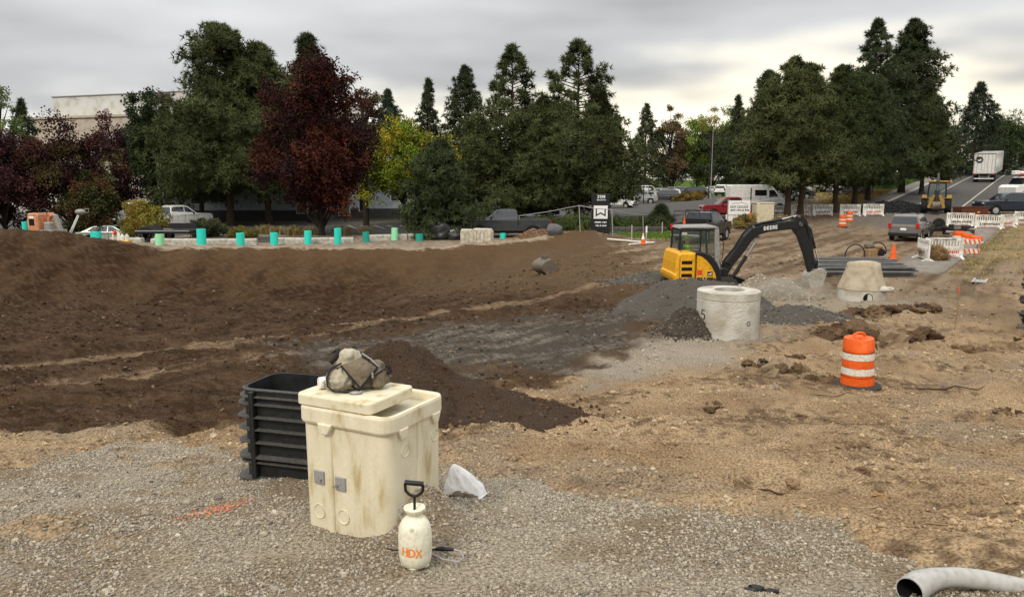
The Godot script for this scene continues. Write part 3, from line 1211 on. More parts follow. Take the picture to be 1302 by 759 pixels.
func grass_clump(label: String, px: Vector2, r: float, h: float, c: Color, n: int, seed_: int, called := "grass_clump", cat := "ornamental grass", group := "") -> Node3D:
	R.seed = seed_ * 31 + 5
	var o := thing(called, label, cat, Vector3(px.x, base_height(px.x, -px.y), -px.y), 0.0, group)
	var list := []
	for i in n:
		var a := R.randf() * TAU
		var q := sqrt(R.randf()) * r
		var p := Vector3(cos(a) * q, -0.02, sin(a) * q)
		list.append([Transform3D(Basis(Vector3.UP, R.randf() * TAU) * Basis.from_scale(Vector3(1.0, 1.0, 1.0) * h * R.randf_range(0.6, 1.1)), p), shade(c, R.randf_range(0.7, 1.25))])
	foliage("blades", grass_mesh, M.leaf, list, o)
	return o


func make_trees() -> void:
	make_leaves()
	var pine := Color(0.074, 0.087, 0.035)
	var pine2 := Color(0.088, 0.1, 0.039)
	var dark := Color(0.055, 0.068, 0.033)
	var plum := [Color(0.04, 0.014, 0.018), Color(0.055, 0.018, 0.02), Color(0.03, 0.013, 0.016)]
	var maroon := [Color(0.034, 0.012, 0.01), Color(0.052, 0.015, 0.011), Color(0.027, 0.011, 0.011), Color(0.07, 0.02, 0.012)]
	# the left side, from the camera outwards
	broadleaf("dark plum-leaved tree cut by the left edge of the picture, behind the orange digger", Vector2(-38.5, 58), 7.2, 3.1, 0.6, plum, 1, 70, 40)
	broadleaf("plum and brown leaved tree right of the orange digger, below the pale office block", Vector2(-34.4, 60), 9.2, 4.0, 0.3, plum + [Color(0.06, 0.045, 0.016), Color(0.05, 0.02, 0.016)], 2, 85, 40)
	broadleaf("low olive brown tree leaning out of the plum-leaved tree towards the yellow bush", Vector2(-31.2, 57), 5.0, 2.2, 0.2, [Color(0.06, 0.05, 0.018), Color(0.07, 0.035, 0.016), Color(0.045, 0.05, 0.018)], 3, 46, 40)
	broadleaf("slim plum-leaved tree behind the white pickup, under the office block's right end", Vector2(-39.0, 76), 9.8, 3.4, 0.8, plum, 4, 70, 40)
	broadleaf("thin pale green willow at the far left edge above the plum-leaved tree", Vector2(-55.3, 84), 15.4, 3.2, 5.0, [Color(0.14, 0.16, 0.05), Color(0.11, 0.15, 0.05)], 5, 46, 16, 0.3)
	conifer("small far conifer just left of the pale office block", Vector2(-69.0, 110), 15.0, 2.6, 0.1, dark, 6, 1)
	broadleaf("upright dark green tree with reddish top twigs, left of the tallest left-hand pine", Vector2(-33.4, 72), 12.6, 2.6, 1.5, [Color(0.035, 0.055, 0.02), Color(0.045, 0.065, 0.024), Color(0.03, 0.045, 0.02)], 7, 80, 40)
	broadleaf("bare-tipped reddish tree poking out behind the upright dark green tree", Vector2(-35.6, 80), 14.4, 2.2, 6.0, [Color(0.09, 0.06, 0.045), Color(0.07, 0.06, 0.03)], 8, 30, 24, 0.25)
	conifer("tallest pine of the left-hand clump, with a rugged bare trunk behind the white pickup", Vector2(-24.3, 66), 16.4, 5.6, 0.24, pine, 9, 0, 1.5)
	conifer("second pine of the left-hand clump, its trunk right beside the tallest one", Vector2(-21.4, 67.5), 15.2, 4.5, 0.26, pine2, 10, 0, 1.35)
	conifer("bushy left flank pine filling in below the tallest left-hand pine", Vector2(-28.4, 70), 11.0, 3.7, 0.24, pine, 11, 0, 1.3)
	conifer("pine whose round head rises behind the top of the maroon maple", Vector2(-18.6, 71), 16.7, 2.7, 0.3, dark, 12, 0, 1.5)
	broadleaf("large maroon-leaved maple standing behind the row of teal pipes", Vector2(-13.6, 54.5), 12.2, 4.6, 0.7, maroon, 13, 150, 46, 0.3)
	broadleaf("brown-topped thin tree rising behind the right side of the maroon maple", Vector2(-12.6, 66), 13.0, 1.9, 6.5, [Color(0.085, 0.05, 0.03), Color(0.07, 0.06, 0.03)], 14, 26, 30, 0.27)
	conifer("lone far conifer in the gap right of the maroon maple", Vector2(-22.4, 140), 19.2, 3.9, 0.1, Color(0.05, 0.066, 0.045), 15, 1, 1.1)
	broadleaf("yellow-green leaved tree between the maroon maple and the small bushy pine", Vector2(-9.3, 66), 9.0, 4.9, 2.2, [Color(0.2, 0.2, 0.018), Color(0.12, 0.17, 0.02), Color(0.08, 0.12, 0.02), Color(0.27, 0.21, 0.02)], 16, 105, 44)
	conifer("small bushy pine standing behind the black wrapped bundle, foliage to the ground", Vector2(-4.8, 52.5), 6.3, 2.7, 0.02, Color(0.06, 0.076, 0.034), 17, 2, 1.7)
	# middle clump
	conifer("slim fir at the left end of the middle clump of pines", Vector2(-8.9, 85), 14.6, 2.1, 0.06, dark, 18, 1, 1.1)
	conifer("broad dark conifer, second from the left of the middle clump", Vector2(-5.2, 86), 16.0, 3.7, 0.08, dark, 19, 1, 1.3)
	conifer("pine with a see-through top, left one of the two tallest in the middle clump", Vector2(-0.1, 67), 15.0, 4.1, 0.17, pine, 20, 0, 1.25, "bark", "", 0.6)
	conifer("tallest middle pine with gaps in its upper crown, behind the black sign", Vector2(5.8, 67.5), 15.4, 5.0, 0.19, pine, 21, 0, 1.3, "bark", "", 0.52)
	conifer("dense pine filling the middle clump between its two tallest pines", Vector2(2.9, 71), 10.8, 4.2, 0.17, pine2, 22, 0, 1.5)
	conifer("dense pine at the right end of the middle clump", Vector2(8.0, 71), 12.0, 2.7, 0.2, pine, 23, 0, 1.5)
	conifer("short dense pine behind the yellow-green tree, at the foot of the middle clump", Vector2(-3.4, 72), 9.6, 3.6, 0.06, pine, 24, 0, 1.4)
	# far over the car park
	conifer("far pointed fir right of the middle clump, beyond the car park", Vector2(26.0, 150), 17.0, 3.6, 0.06, dark, 25, 1)
	broadleaf("far rusty brown tree beyond the car park, next to the pointed fir", Vector2(31.0, 152), 16.3, 4.4, 2.0, [Color(0.17, 0.1, 0.05), Color(0.12, 0.09, 0.045)], 26, 60, 40, 0.42)
	broadleaf("far bright green tree beyond the car park behind the thin sapling", Vector2(37.0, 154), 16.6, 4.8, 2.0, [Color(0.17, 0.23, 0.03), Color(0.12, 0.18, 0.03)], 27, 66, 40, 0.42)
	broadleaf("low olive brown tree at the back of the car park, over the silver cars", Vector2(33.5, 160), 9.6, 5.6, 1.2, [Color(0.14, 0.115, 0.055), Color(0.15, 0.105, 0.06), Color(0.11, 0.1, 0.05)], 28, 60, 40, 0.38)
	broadleaf("dark round tree at the back of the car park, behind the white van", Vector2(39.5, 152), 13.4, 6.4, 0.8, [Color(0.05, 0.065, 0.032), Color(0.065, 0.075, 0.036)], 29, 80, 44, 0.38)
	broadleaf("fresh green tree beyond the white van, left of the right-hand pines", Vector2(44.8, 154), 17.6, 5.8, 1.5, [Color(0.15, 0.21, 0.03), Color(0.11, 0.16, 0.03)], 30, 74, 42, 0.4)
	conifer("far small fir topping the skyline left of the right-hand pines", Vector2(43.3, 150), 18.4, 2.6, 0.1, dark, 31, 1)
	broadleaf("thin yellow sapling with airy twigs rising over the car park", Vector2(27.6, 108), 12.6, 2.0, 8.4, [Color(0.3, 0.25, 0.08), Color(0.2, 0.19, 0.06)], 32, 16, 16, 0.26)
	# the far treeline, one by one
	R.seed = 500
	var far := [[-120, 175, 14.0], [-104, 178, 12.0], [-88, 160, 11.0], [-30, 178, 15.0], [-12, 182, 15.0], [-4, 176, 13.0], [18, 186, 15.5], [24, 180, 16.0], [46, 182, 15.0], [54, 178, 16.5], [62, 176, 15.5], [70, 178, 15.0], [80, 186, 14.0], [92, 190, 15.0], [108, 196, 13.0], [122, 200, 13.0]]
	var words := ["left-hand end", "second from the left", "third from the left", "fourth, beyond the gap beside the maroon maple", "fifth, beyond the small bushy pine", "sixth, beyond the middle clump", "seventh, right of the middle clump", "eighth, over the parked cars", "ninth, behind the white van", "tenth, left of the right-hand pines", "eleventh, behind the right-hand pines", "twelfth, behind the pair of tall pines", "thirteenth, over the street", "fourteenth, right of the white trailer", "fifteenth, near the lamp post", "last on the right, over the crest of the street"]
	for i in far.size():
		var q: Array = far[i]
		if i % 3 == 2:
			broadleaf("far treeline tree, " + words[i], Vector2(q[0], q[1]), q[2] * 0.9, 6.0, 1.0, [Color(0.07, 0.085, 0.035), Color(0.09, 0.085, 0.035), Color(0.05, 0.07, 0.03)], 60 + i, 60, 34, 0.5, "broadleaf_tree", "dark_bark", 1.0, "tree", "far treeline")
		else:
			conifer("far treeline fir, " + words[i], Vector2(q[0], q[1]), q[2] * R.randf_range(0.9, 1.15), 4.2, 0.04, Color(0.045, 0.056, 0.03), 60 + i, 1, 0.6, "bark", "far treeline")
	# right-hand pines along the street
	conifer("front pine of the right-hand group, its two-tone trunk beside the cream cabinet", Vector2(24.3, 67.6), 13.7, 3.8, 0.3, pine2, 33, 0, 1.45, "bark", "", 0.75)
	conifer("pine just right of the front pine, its trunk against the white barricades", Vector2(25.8, 68.6), 13.2, 3.4, 0.31, pine, 34, 0, 1.4)
	conifer("lower pine at the left side of the right-hand group", Vector2(27.3, 83), 14.0, 3.2, 0.16, dark, 35, 0, 1.3)
	conifer("cone-shaped yellowish pine in the middle of the right-hand group", Vector2(31.2, 74), 13.4, 3.3, 0.2, Color(0.058, 0.072, 0.028), 36, 2, 1.35)
	conifer("cone-shaped pine right of the yellowish one, over the tall pines' trunks", Vector2(34.8, 78), 12.8, 3.3, 0.2, Color(0.05, 0.066, 0.028), 37, 2, 1.35)
	conifer("left one of the two tallest right-hand pines, with a ragged top", Vector2(41.0, 89), 19.6, 4.4, 0.2, dark, 38, 0, 1.35, "bark", "", 0.66)
	conifer("right one of the two tallest right-hand pines, with a rounded top", Vector2(46.0, 91), 19.6, 4.6, 0.2, dark, 39, 0, 1.5)
	conifer("dense pine beside the street at the right foot of the tallest pines", Vector2(47.4, 89), 12.0, 3.3, 0.2, pine, 40, 0, 1.5)
	conifer("dense pine at the left foot of the tallest pines, behind the black heap", Vector2(38.4, 83), 13.0, 3.6, 0.2, dark, 41, 0, 1.4)
	conifer("pine in the gap right of the tallest pines, beyond the trailer", Vector2(73.0, 122), 14.2, 4.0, 0.06, Color(0.045, 0.058, 0.035), 42, 1, 1.1)
	broadleaf("green tree above the white trailer, left of the lamp post", Vector2(84.0, 132), 10.0, 5.4, 0.6, [Color(0.06, 0.085, 0.028), Color(0.045, 0.065, 0.026)], 43, 70, 40, 0.4)
	broadleaf("green tree behind the lamp post at the right edge", Vector2(104.0, 158), 9.4, 6.4, 0.5, [Color(0.07, 0.1, 0.03), Color(0.05, 0.075, 0.028)], 44, 70, 40, 0.45)
	broadleaf("olive tree behind the trailer's left side", Vector2(66.5, 124), 10.0, 4.5, 0.4, [Color(0.04, 0.055, 0.026), Color(0.055, 0.06, 0.028)], 45, 60, 40, 0.4)
	# bushes
	broadleaf("round yellow-green bush behind the pale green pipe stub", Vector2(-24.4, 50.6), 2.6, 1.75, 0.1, [Color(0.2, 0.17, 0.03), Color(0.15, 0.15, 0.03), Color(0.24, 0.17, 0.035)], 46, 60, 40, 0.16, "bush", "dark_bark", 0.6, "bush")
	broadleaf("low dark green bush in front of the white pickup's nose", Vector2(-21.2, 53), 1.4, 1.5, 0.0, [Color(0.05, 0.065, 0.03), Color(0.06, 0.06, 0.03)], 47, 40, 36, 0.15, "bush", "dark_bark", 0.6, "bush")
	broadleaf("small yellow bush at the foot of the tallest left-hand pine", Vector2(-17.8, 50), 1.0, 1.1, 0.0, [Color(0.16, 0.13, 0.025), Color(0.12, 0.11, 0.025)], 48, 30, 34, 0.13, "bush", "dark_bark", 0.6, "bush")
	var straw := Color(0.34, 0.27, 0.13)
	var gp := [[-17.2, 55.5], [-15.9, 56.0], [-15.6, 54.2], [-14.6, 55.0], [-12.6, 55.4], [-11.9, 54.4], [-10.6, 55.2], [-18.2, 56.2]]
	var gl := ["straw grass clump just right of the yellow bush", "straw grass clump, third from the yellow bush", "straw grass clump between two teal pipes, left of the maple", "straw grass clump touching the maple trunk's left", "straw grass clump just right of the maple trunk", "straw grass clump, second right of the maple trunk", "straw grass clump farthest right under the maple", "straw grass clump behind the yellow bush"]
	for i in gp.size():
		grass_clump(gl[i], Vector2(gp[i][0], gp[i][1]), 0.45, 0.75, straw, 26, 80 + i, "grass_clump", "ornamental grass", "straw grasses under the maple")
	var jp := [[-0.6, 57.6, 1.6], [2.2, 58.4, 1.9], [5.0, 59.4, 1.9], [8.2, 58.8, 1.7], [10.6, 59.8, 1.3], [7.0, 56.6, 1.2]]
	var jl := ["spreading juniper behind the charcoal pickup's cab", "spreading juniper behind the charcoal pickup's bed", "spreading juniper left of the black sign", "spreading juniper right of the black sign", "spreading juniper beside the little conifer", "low juniper against the kerb by the black sign"]
	for i in jp.size():
		broadleaf(jl[i], Vector2(jp[i][0], jp[i][1]), 1.15, jp[i][2], 0.0, [Color(0.06, 0.085, 0.026), Color(0.05, 0.07, 0.026), Color(0.085, 0.1, 0.03)], 90 + i, 44, 34, 0.15, "juniper", "dark_bark", 0.4, "shrub", "junipers by the car park")
	conifer("little dark conifer on the grass between the black sign and the black pickup", Vector2(11.6, 59.5), 1.8, 0.75, 0.0, dark, 49, 1, 4.0)
	var op := [[22.9, 105], [24.2, 104.4], [25.6, 105.4]]
	var ol := ["ochre shrub in the car park island, left one", "ochre shrub in the car park island, middle one", "ochre shrub in the car park island, right one"]
	for i in 3:
		broadleaf(ol[i], Vector2(op[i][0], op[i][1]), 1.2, 0.95, 0.0, [Color(0.26, 0.17, 0.04), Color(0.17, 0.12, 0.04)], 100 + i, 24, 30, 0.2, "shrub", "dark_bark", 0.5, "shrub", "ochre shrubs in the car park")
	broadleaf("pale rounded bush among the white cars at the left of the car park", Vector2(18.6, 120), 2.2, 1.5, 0.0, [Color(0.17, 0.15, 0.06), Color(0.12, 0.12, 0.05)], 104, 30, 30, 0.25, "bush", "dark_bark", 0.6, "bush")
	broadleaf("yellow flowering brush in front of the white banner", Vector2(18.6, 60.6), 1.3, 1.15, 0.0, [Color(0.2, 0.16, 0.06), Color(0.27, 0.2, 0.05), Color(0.14, 0.13, 0.06)], 105, 36, 34, 0.14, "brush", "dark_bark", 0.6, "shrub")
	broadleaf("dry straw brush at the foot of the cream cabinet", Vector2(22.4, 63.0), 0.8, 0.9, 0.0, [Color(0.36, 0.28, 0.13), Color(0.28, 0.22, 0.1)], 106, 26, 34, 0.13, "brush", "dark_bark", 0.6, "shrub")
	broadleaf("round dry tumbleweed against the white barricade on the footpath", Vector2(20.85, 37.4), 0.72, 0.92, 0.0, [Color(0.3, 0.19, 0.09), Color(0.24, 0.15, 0.075)], 107, 44, 60, 0.06, "tumbleweed", "dark_bark", 0.5, "tumbleweed")
	# grass that nobody could count
	R.seed = 900
	var list := []
	for i in 2600:
		var s := R.randf_range(-44, -8)
		var t := 5.8 + absf(R.randfn()) * 1.1
		var p := street(s, t)
		if mid_noise.get_noise_2d(p.x * 0.8, p.z * 0.8) < 0.08:
			continue
		p.y = ground(p.x, p.z)
		list.append([Transform3D(Basis(Vector3.UP, R.randf() * TAU) * Basis.from_scale(Vector3.ONE * R.randf_range(0.07, 0.2)), p), shade(Color(0.26, 0.22, 0.08).lerp(Color(0.42, 0.34, 0.17), R.randf()), R.randf_range(0.7, 1.2))])
	for i in 2500:
		var p := Vector3(10.2 + R.randfn() * 1.5, 0, -53.6 + R.randfn() * 1.3)
		p.y = ground(p.x, p.z)
		list.append([Transform3D(Basis(Vector3.UP, R.randf() * TAU) * Basis.from_scale(Vector3.ONE * R.randf_range(0.1, 0.24)), p), shade(Color(0.12, 0.2, 0.03), R.randf_range(0.7, 1.4))])
	for i in 4200:
		var p := street(R.randf_range(4, 46), -7.8 - absf(R.randfn()) * 2.6)
		var yellow := p.z > -96.0
		list.append([Transform3D(Basis(Vector3.UP, R.randf() * TAU) * Basis.from_scale(Vector3.ONE * R.randf_range(0.2, 0.42)), p), shade(Color(0.42, 0.29, 0.11) if yellow else Color(0.1, 0.17, 0.03), R.randf_range(0.7, 1.3))])
	var o := scatter("dry_grass", grass_mesh, M.leaf, list, self)
	tag(o, "dry and green grass on the verges beside the street, footpath and sign", "grass")


# ---------------------------------------------------------------- the near things
func rounded(w: float, l: float, r: float, y: float, n := 7) -> PackedVector3Array:
	var ring := PackedVector3Array()
	for c in [[1, 1, 0.0], [-1, 1, PI / 2], [-1, -1, PI], [1, -1, PI * 1.5]]:
		for k in n:
			var a: float = c[2] + PI / 2 * k / (n - 1)
			ring.append(Vector3(c[0] * (w / 2 - r) + cos(a) * r, y, c[1] * (l / 2 - r) + sin(a) * r))
	return ring


func stack(g: G, spec: Array, smooth := false) -> void:
	# spec rows: width, length, corner radius, height
	var prev := PackedVector3Array()
	for i in spec.size():
		var s: Array = spec[i]
		var ring := rounded(s[0], s[1], s[2], s[3])
		if i > 0:
			g.smooth(1 if smooth else i + 1)
			for k in ring.size():
				var m := (k + 1) % ring.size()
				g.quad(ring[k], ring[m], prev[m], prev[k])
		prev = ring
	g.flat()


func disc(g: G, ring: PackedVector3Array, up := true) -> void:
	g.cap(ring, not up)


func make_vault() -> void:
	var at := Vector3(-0.997, 1.481, -5.27)
	var o := thing("utility_vault", "cream polymer concrete utility vault with its lid pushed aside, in the foreground gravel", "utility vault", at, -0.478)
	o.scale = Vector3(0.92, 1.0, 1.11)
	var g := G.new()
	stack(g, [[0.80, 0.575, 0.085, -0.3], [0.815, 0.59, 0.085, 0.0], [0.825, 0.6, 0.085, 0.757]])
	part("body", g, M.vault, o)
	g = G.new()
	stack(g, [[0.825, 0.6, 0.085, 0.754], [0.86, 0.635, 0.1, 0.76], [0.872, 0.647, 0.105, 0.775], [0.872, 0.647, 0.105, 0.862], [0.86, 0.635, 0.1, 0.878], [0.80, 0.575, 0.07, 0.878], [0.79, 0.565, 0.07, 0.868], [0.785, 0.56, 0.07, 0.80]])
	part("rim", g, M.vault, o)
	g = G.new()
	disc(g, rounded(0.79, 0.565, 0.07, 0.808))
	g.box(Vector3(0.33, 0.82, 0.0), Vector3(0.02, 0.03, 0.5), 0.005)
	part("ledge", g, M.vault_lid, o)
	g = G.new()
	g.to(Transform3D(Basis(Vector3.UP, 0.015), Vector3(-0.085, 0, 0.075)))
	stack(g, [[0.69, 0.47, 0.05, 0.882], [0.70, 0.48, 0.055, 0.888], [0.70, 0.48, 0.055, 0.948], [0.69, 0.47, 0.05, 0.957]])
	disc(g, rounded(0.69, 0.47, 0.05, 0.957))
	part("lid", g, M.vault_lid, o)
	# the ribs that run down the middle of each side
	for q in [[-0.13, 0.297, 0.0], [0.41, -0.02, PI / 2]]:
		g = G.new()
		g.to(face_at(Vector3(q[0], 0, q[1]), q[2]))
		g.slab([Vector2(-0.028, -0.3), Vector2(0.028, -0.3), Vector2(0.024, 0.755), Vector2(-0.024, 0.755)], 0.014, 0.008)
		part("rib", g, M.vault, o)
	for q in [[-0.14, 0.318, 0.0, 1.0], [0.425, 0.17, PI / 2, 0.7], [0.425, -0.19, PI / 2, 0.7]]:
		g = G.new()
		g.to(face_at(Vector3(q[0], 0, q[1]), q[2]))
		g.slab([Vector2(-0.068 * q[3], 0.775), Vector2(0.068 * q[3], 0.775), Vector2(0.055 * q[3], 0.742), Vector2(0.026 * q[3], 0.7), Vector2(-0.026 * q[3], 0.7), Vector2(-0.055 * q[3], 0.742)], 0.02, 0.007)
		part("lug", g, M.vault, o)
	# cable plates with their bolts
	for q in [[-0.24, 0.37, 0.022], [-0.035, 0.355, -0.024]]:
		g = G.new()
		g.box(Vector3(q[0], q[1], 0.304), Vector3(0.098, 0.098, 0.012), 0.004)
		g.to(Transform3D(Basis(Vector3.RIGHT, PI / 2), Vector3(q[0] - q[2] * 0.1, q[1] + 0.006, 0.309)))
		g.lathe([Vector2(0.0, 0.003), Vector2(0.008, 0.003), Vector2(0.008, 0.0)], 10)
		var plate := part("plate", g, M.galvanised, o)
		g = G.new()
		g.to(Transform3D(Basis(Vector3.RIGHT, PI / 2), Vector3(q[0] + q[2], q[1] - 0.01, 0.31)))
		g.lathe([Vector2(0.011, 0.0), Vector2(0.011, 0.009), Vector2(0.006, 0.01), Vector2(0.006, 0.035), Vector2(0.0, 0.036)], 8)
		part("bolt", g, M.chrome, plate)
	for q in [[-0.255, 0.115, 0.296, 0.0, 0.05], [-0.02, 0.115, 0.297, 0.0, 0.05], [0.4095, 0.6, 0.13, PI / 2, 0.04], [0.4095, 0.6, -0.2, PI / 2, 0.04]]:
		g = G.new()
		g.to(Transform3D(Basis(Vector3.UP, q[3]) * Basis(Vector3.RIGHT, PI / 2), Vector3(q[0], q[1], q[2])))
		g.lathe([Vector2(q[4] + 0.005, 0.0), Vector2(q[4] + 0.003, 0.006), Vector2(q[4], 0.006), Vector2(q[4] - 0.004, 0.001), Vector2(0, 0.001)], 26)
		part("knockout", g, M.vault, o)
	for z in [0.03, -0.13]:
		g = G.new()
		g.to(Transform3D(Basis(Vector3.FORWARD, -PI / 2), Vector3(0.409, 0.66, z)))
		g.lathe([Vector2(0.012, 0.0), Vector2(0.012, 0.006), Vector2(0.0, 0.006)], 9)
		part("hole", g, M.dark, o)


func make_black_box() -> void:
	var o := thing("plastic_vault", "open black ribbed plastic vault box behind the cream vault", "utility box", Vector3(-1.985, 1.18, -6.868), -0.273)
	var w := 0.86
	var l := 0.61
	var g := G.new()
	stack(g, [[w, l, 0.14, -0.2], [w, l, 0.14, 0.865], [w - 0.05, l - 0.05, 0.12, 0.865], [w - 0.06, l - 0.06, 0.12, -0.1]])
	disc(g, rounded(w - 0.06, l - 0.06, 0.12, 0.05))
	part("wall", g, M.black_plastic, o)
	for q in [[0.862, 0.03, 0.016], [0.80, 0.07, 0.014], [0.735, 0.09, 0.014], [0.615, 0.1, 0.014], [0.50, 0.1, 0.014], [0.38, 0.1, 0.014], [0.245, 0.11, 0.028], [0.19, 0.09, 0.014], [0.04, 0.13, 0.02]]:
		g = G.new()
		var e: float = q[1]
		var t: float = q[2]
		stack(g, [[w + 0.002, l + 0.002, 0.14, q[0] - t], [w + e, l + e, 0.15, q[0] - t * 0.6], [w + e, l + e, 0.15, q[0]], [w + 0.002, l + 0.002, 0.14, q[0] + t * 0.35]])
		part("flange", g, M.ribbed_edge, o)
	for x in [-0.27]:
		g = G.new()
		g.box(Vector3(x, 0.42, l / 2 + 0.036), Vector3(0.046, 0.86, 0.05), 0.006)
		g.box(Vector3(x - 0.012, 0.42, l / 2 + 0.062), Vector3(0.008, 0.86, 0.006), 0.002)
		part("strap_bar", g, M.black_plastic, o)


func make_tool_bag() -> void:
	var o := thing("tool_bag", "slumped grey canvas tool bag with black straps lying on the vault lid", "tool bag", Vector3(-1.1, 2.438, -5.27), 0.12)
	var nz := noise(0.9, 33, 3)
	var g := G.new()
	g.lump(Vector3(0.045, 0.095, -0.01), Vector3(0.175, 0.105, 0.115), nz, 0.22, 1.4, 26, 16)
	g.to(face_at(Vector3(0.15, 0.0, 0.05), -0.3))
	g.box(Vector3(0, 0.075, 0), Vector3(0.1, 0.14, 0.11), 0.03)
	part("body", g, M.canvas, o)
	g = G.new()
	g.to(Transform3D(Basis(Vector3.FORWARD, 0.35), Vector3(-0.055, 0.19, -0.03)))
	g.lump(Vector3.ZERO, Vector3(0.09, 0.085, 0.08), nz, 0.2, 1.3, 20, 14)
	part("top_pocket", g, M.canvas_light, o)
	g = G.new()
	g.lump(Vector3(-0.12, 0.07, 0.07), Vector3(0.095, 0.075, 0.05), nz, 0.3, 2.6, 20, 14)
	part("side_pocket", g, M.canvas_light, o)
	# the flap hanging over the front
	var c := [Vector3(-0.105, 0.185, 0.075), Vector3(0.045, 0.238, 0.05), Vector3(0.15, 0.165, 0.075), Vector3(0.03, 0.04, 0.145)]
	g = G.new()
	var grid := []
	for i in 13:
		var row := PackedVector3Array()
		for j in 13:
			var u := i / 12.0
			var v := j / 12.0
			var p: Vector3 = c[0].lerp(c[1], u).lerp(c[3].lerp(c[2], u), v)
			p += Vector3(0, 0.25, 0.9) * 0.045 * sin(u * PI) * sin(v * PI)
			p += Vector3(0, 0, 1) * 0.012 * nz.get_noise_2d(u * 5.0, v * 5.0)
			row.append(p)
		grid.append(row)
	g.smooth(1)
	for i in 12:
		for j in 12:
			g.quad(grid[i][j], grid[i][j + 1], grid[i + 1][j + 1], grid[i + 1][j])
			var t := Vector3(0, -0.004, -0.012)
			g.quad(grid[i][j] + t, grid[i + 1][j] + t, grid[i + 1][j + 1] + t, grid[i][j + 1] + t)
	part("flap", g, M.canvas, o)
	g = G.new()
	for e in [[0, 3], [3, 2], [2, 1]]:
		var pts := []
		for k in 9:
			var f := k / 8.0
			pts.append(c[e[0]].lerp(c[e[1]], f) + Vector3(0, 0, 0.004))
		g.tube(pts, 0.006, 6)
	part("piping", g, M.strap, o)
	g = G.new()
	var loop := [Vector3(-0.1, 0.2, 0.07), Vector3(-0.17, 0.17, 0.085), Vector3(-0.2, 0.11, 0.11), Vector3(-0.195, 0.05, 0.125), Vector3(-0.15, 0.015, 0.135), Vector3(-0.07, 0.01, 0.14), Vector3(0.02, 0.02, 0.145), Vector3(0.05, 0.05, 0.14)]
	g.tube(loop, 0.013, 8, true, 0.45)
	g.tube([Vector3(-0.17, 0.25, -0.05), Vector3(-0.13, 0.275, -0.03), Vector3(-0.14, 0.23, 0.02), Vector3(-0.18, 0.19, 0.02)], 0.017, 8, true, 0.5)
	g.tube([Vector3(0.02, 0.03, 0.15), Vector3(0.09, 0.09, 0.125), Vector3(0.15, 0.13, 0.105), Vector3(0.2, 0.15, 0.06)], 0.009, 6, true, 0.6)
	g.tube([Vector3(0.2, 0.16, 0.0), Vector3(0.225, 0.15, 0.01), Vector3(0.235, 0.12, 0.02), Vector3(0.21, 0.1, 0.03)], 0.014, 7)
	part("strap", g, M.strap, o)
	g = G.new()
	g.tube([Vector3(0.04, 0.255, 0.02), Vector3(0.1, 0.22, 0.05), Vector3(0.155, 0.165, 0.07)], 0.007, 6, true, 0.6)
	g.box(Vector3(0.115, 0.12, 0.128), Vector3(0.012, 0.04, 0.012), 0.004)
	g.lump(Vector3(0.0, 0.012, 0.175), Vector3(0.045, 0.012, 0.014), nz, 0.3, 2.0, 10, 7)
	part("buckle", g, M.galvanised, o)
	# the white roll tucked under the bag
	var roll := thing("paper_roll", "white rolled sheet tucked under the left side of the tool bag", "roll", Vector3(-1.31, 2.438, -5.26), 0.5)
	g = G.new()
	g.to(Transform3D(Basis(Vector3.FORWARD, PI / 2), Vector3(0.02, 0.045, 0)))
	g.lathe([Vector2(0.0, -0.085), Vector2(0.038, -0.085), Vector2(0.042, -0.08), Vector2(0.044, 0.0), Vector2(0.041, 0.08), Vector2(0.034, 0.08), Vector2(0.03, -0.06)], 18)
	part("sheet", g, M.white_sheet, roll)


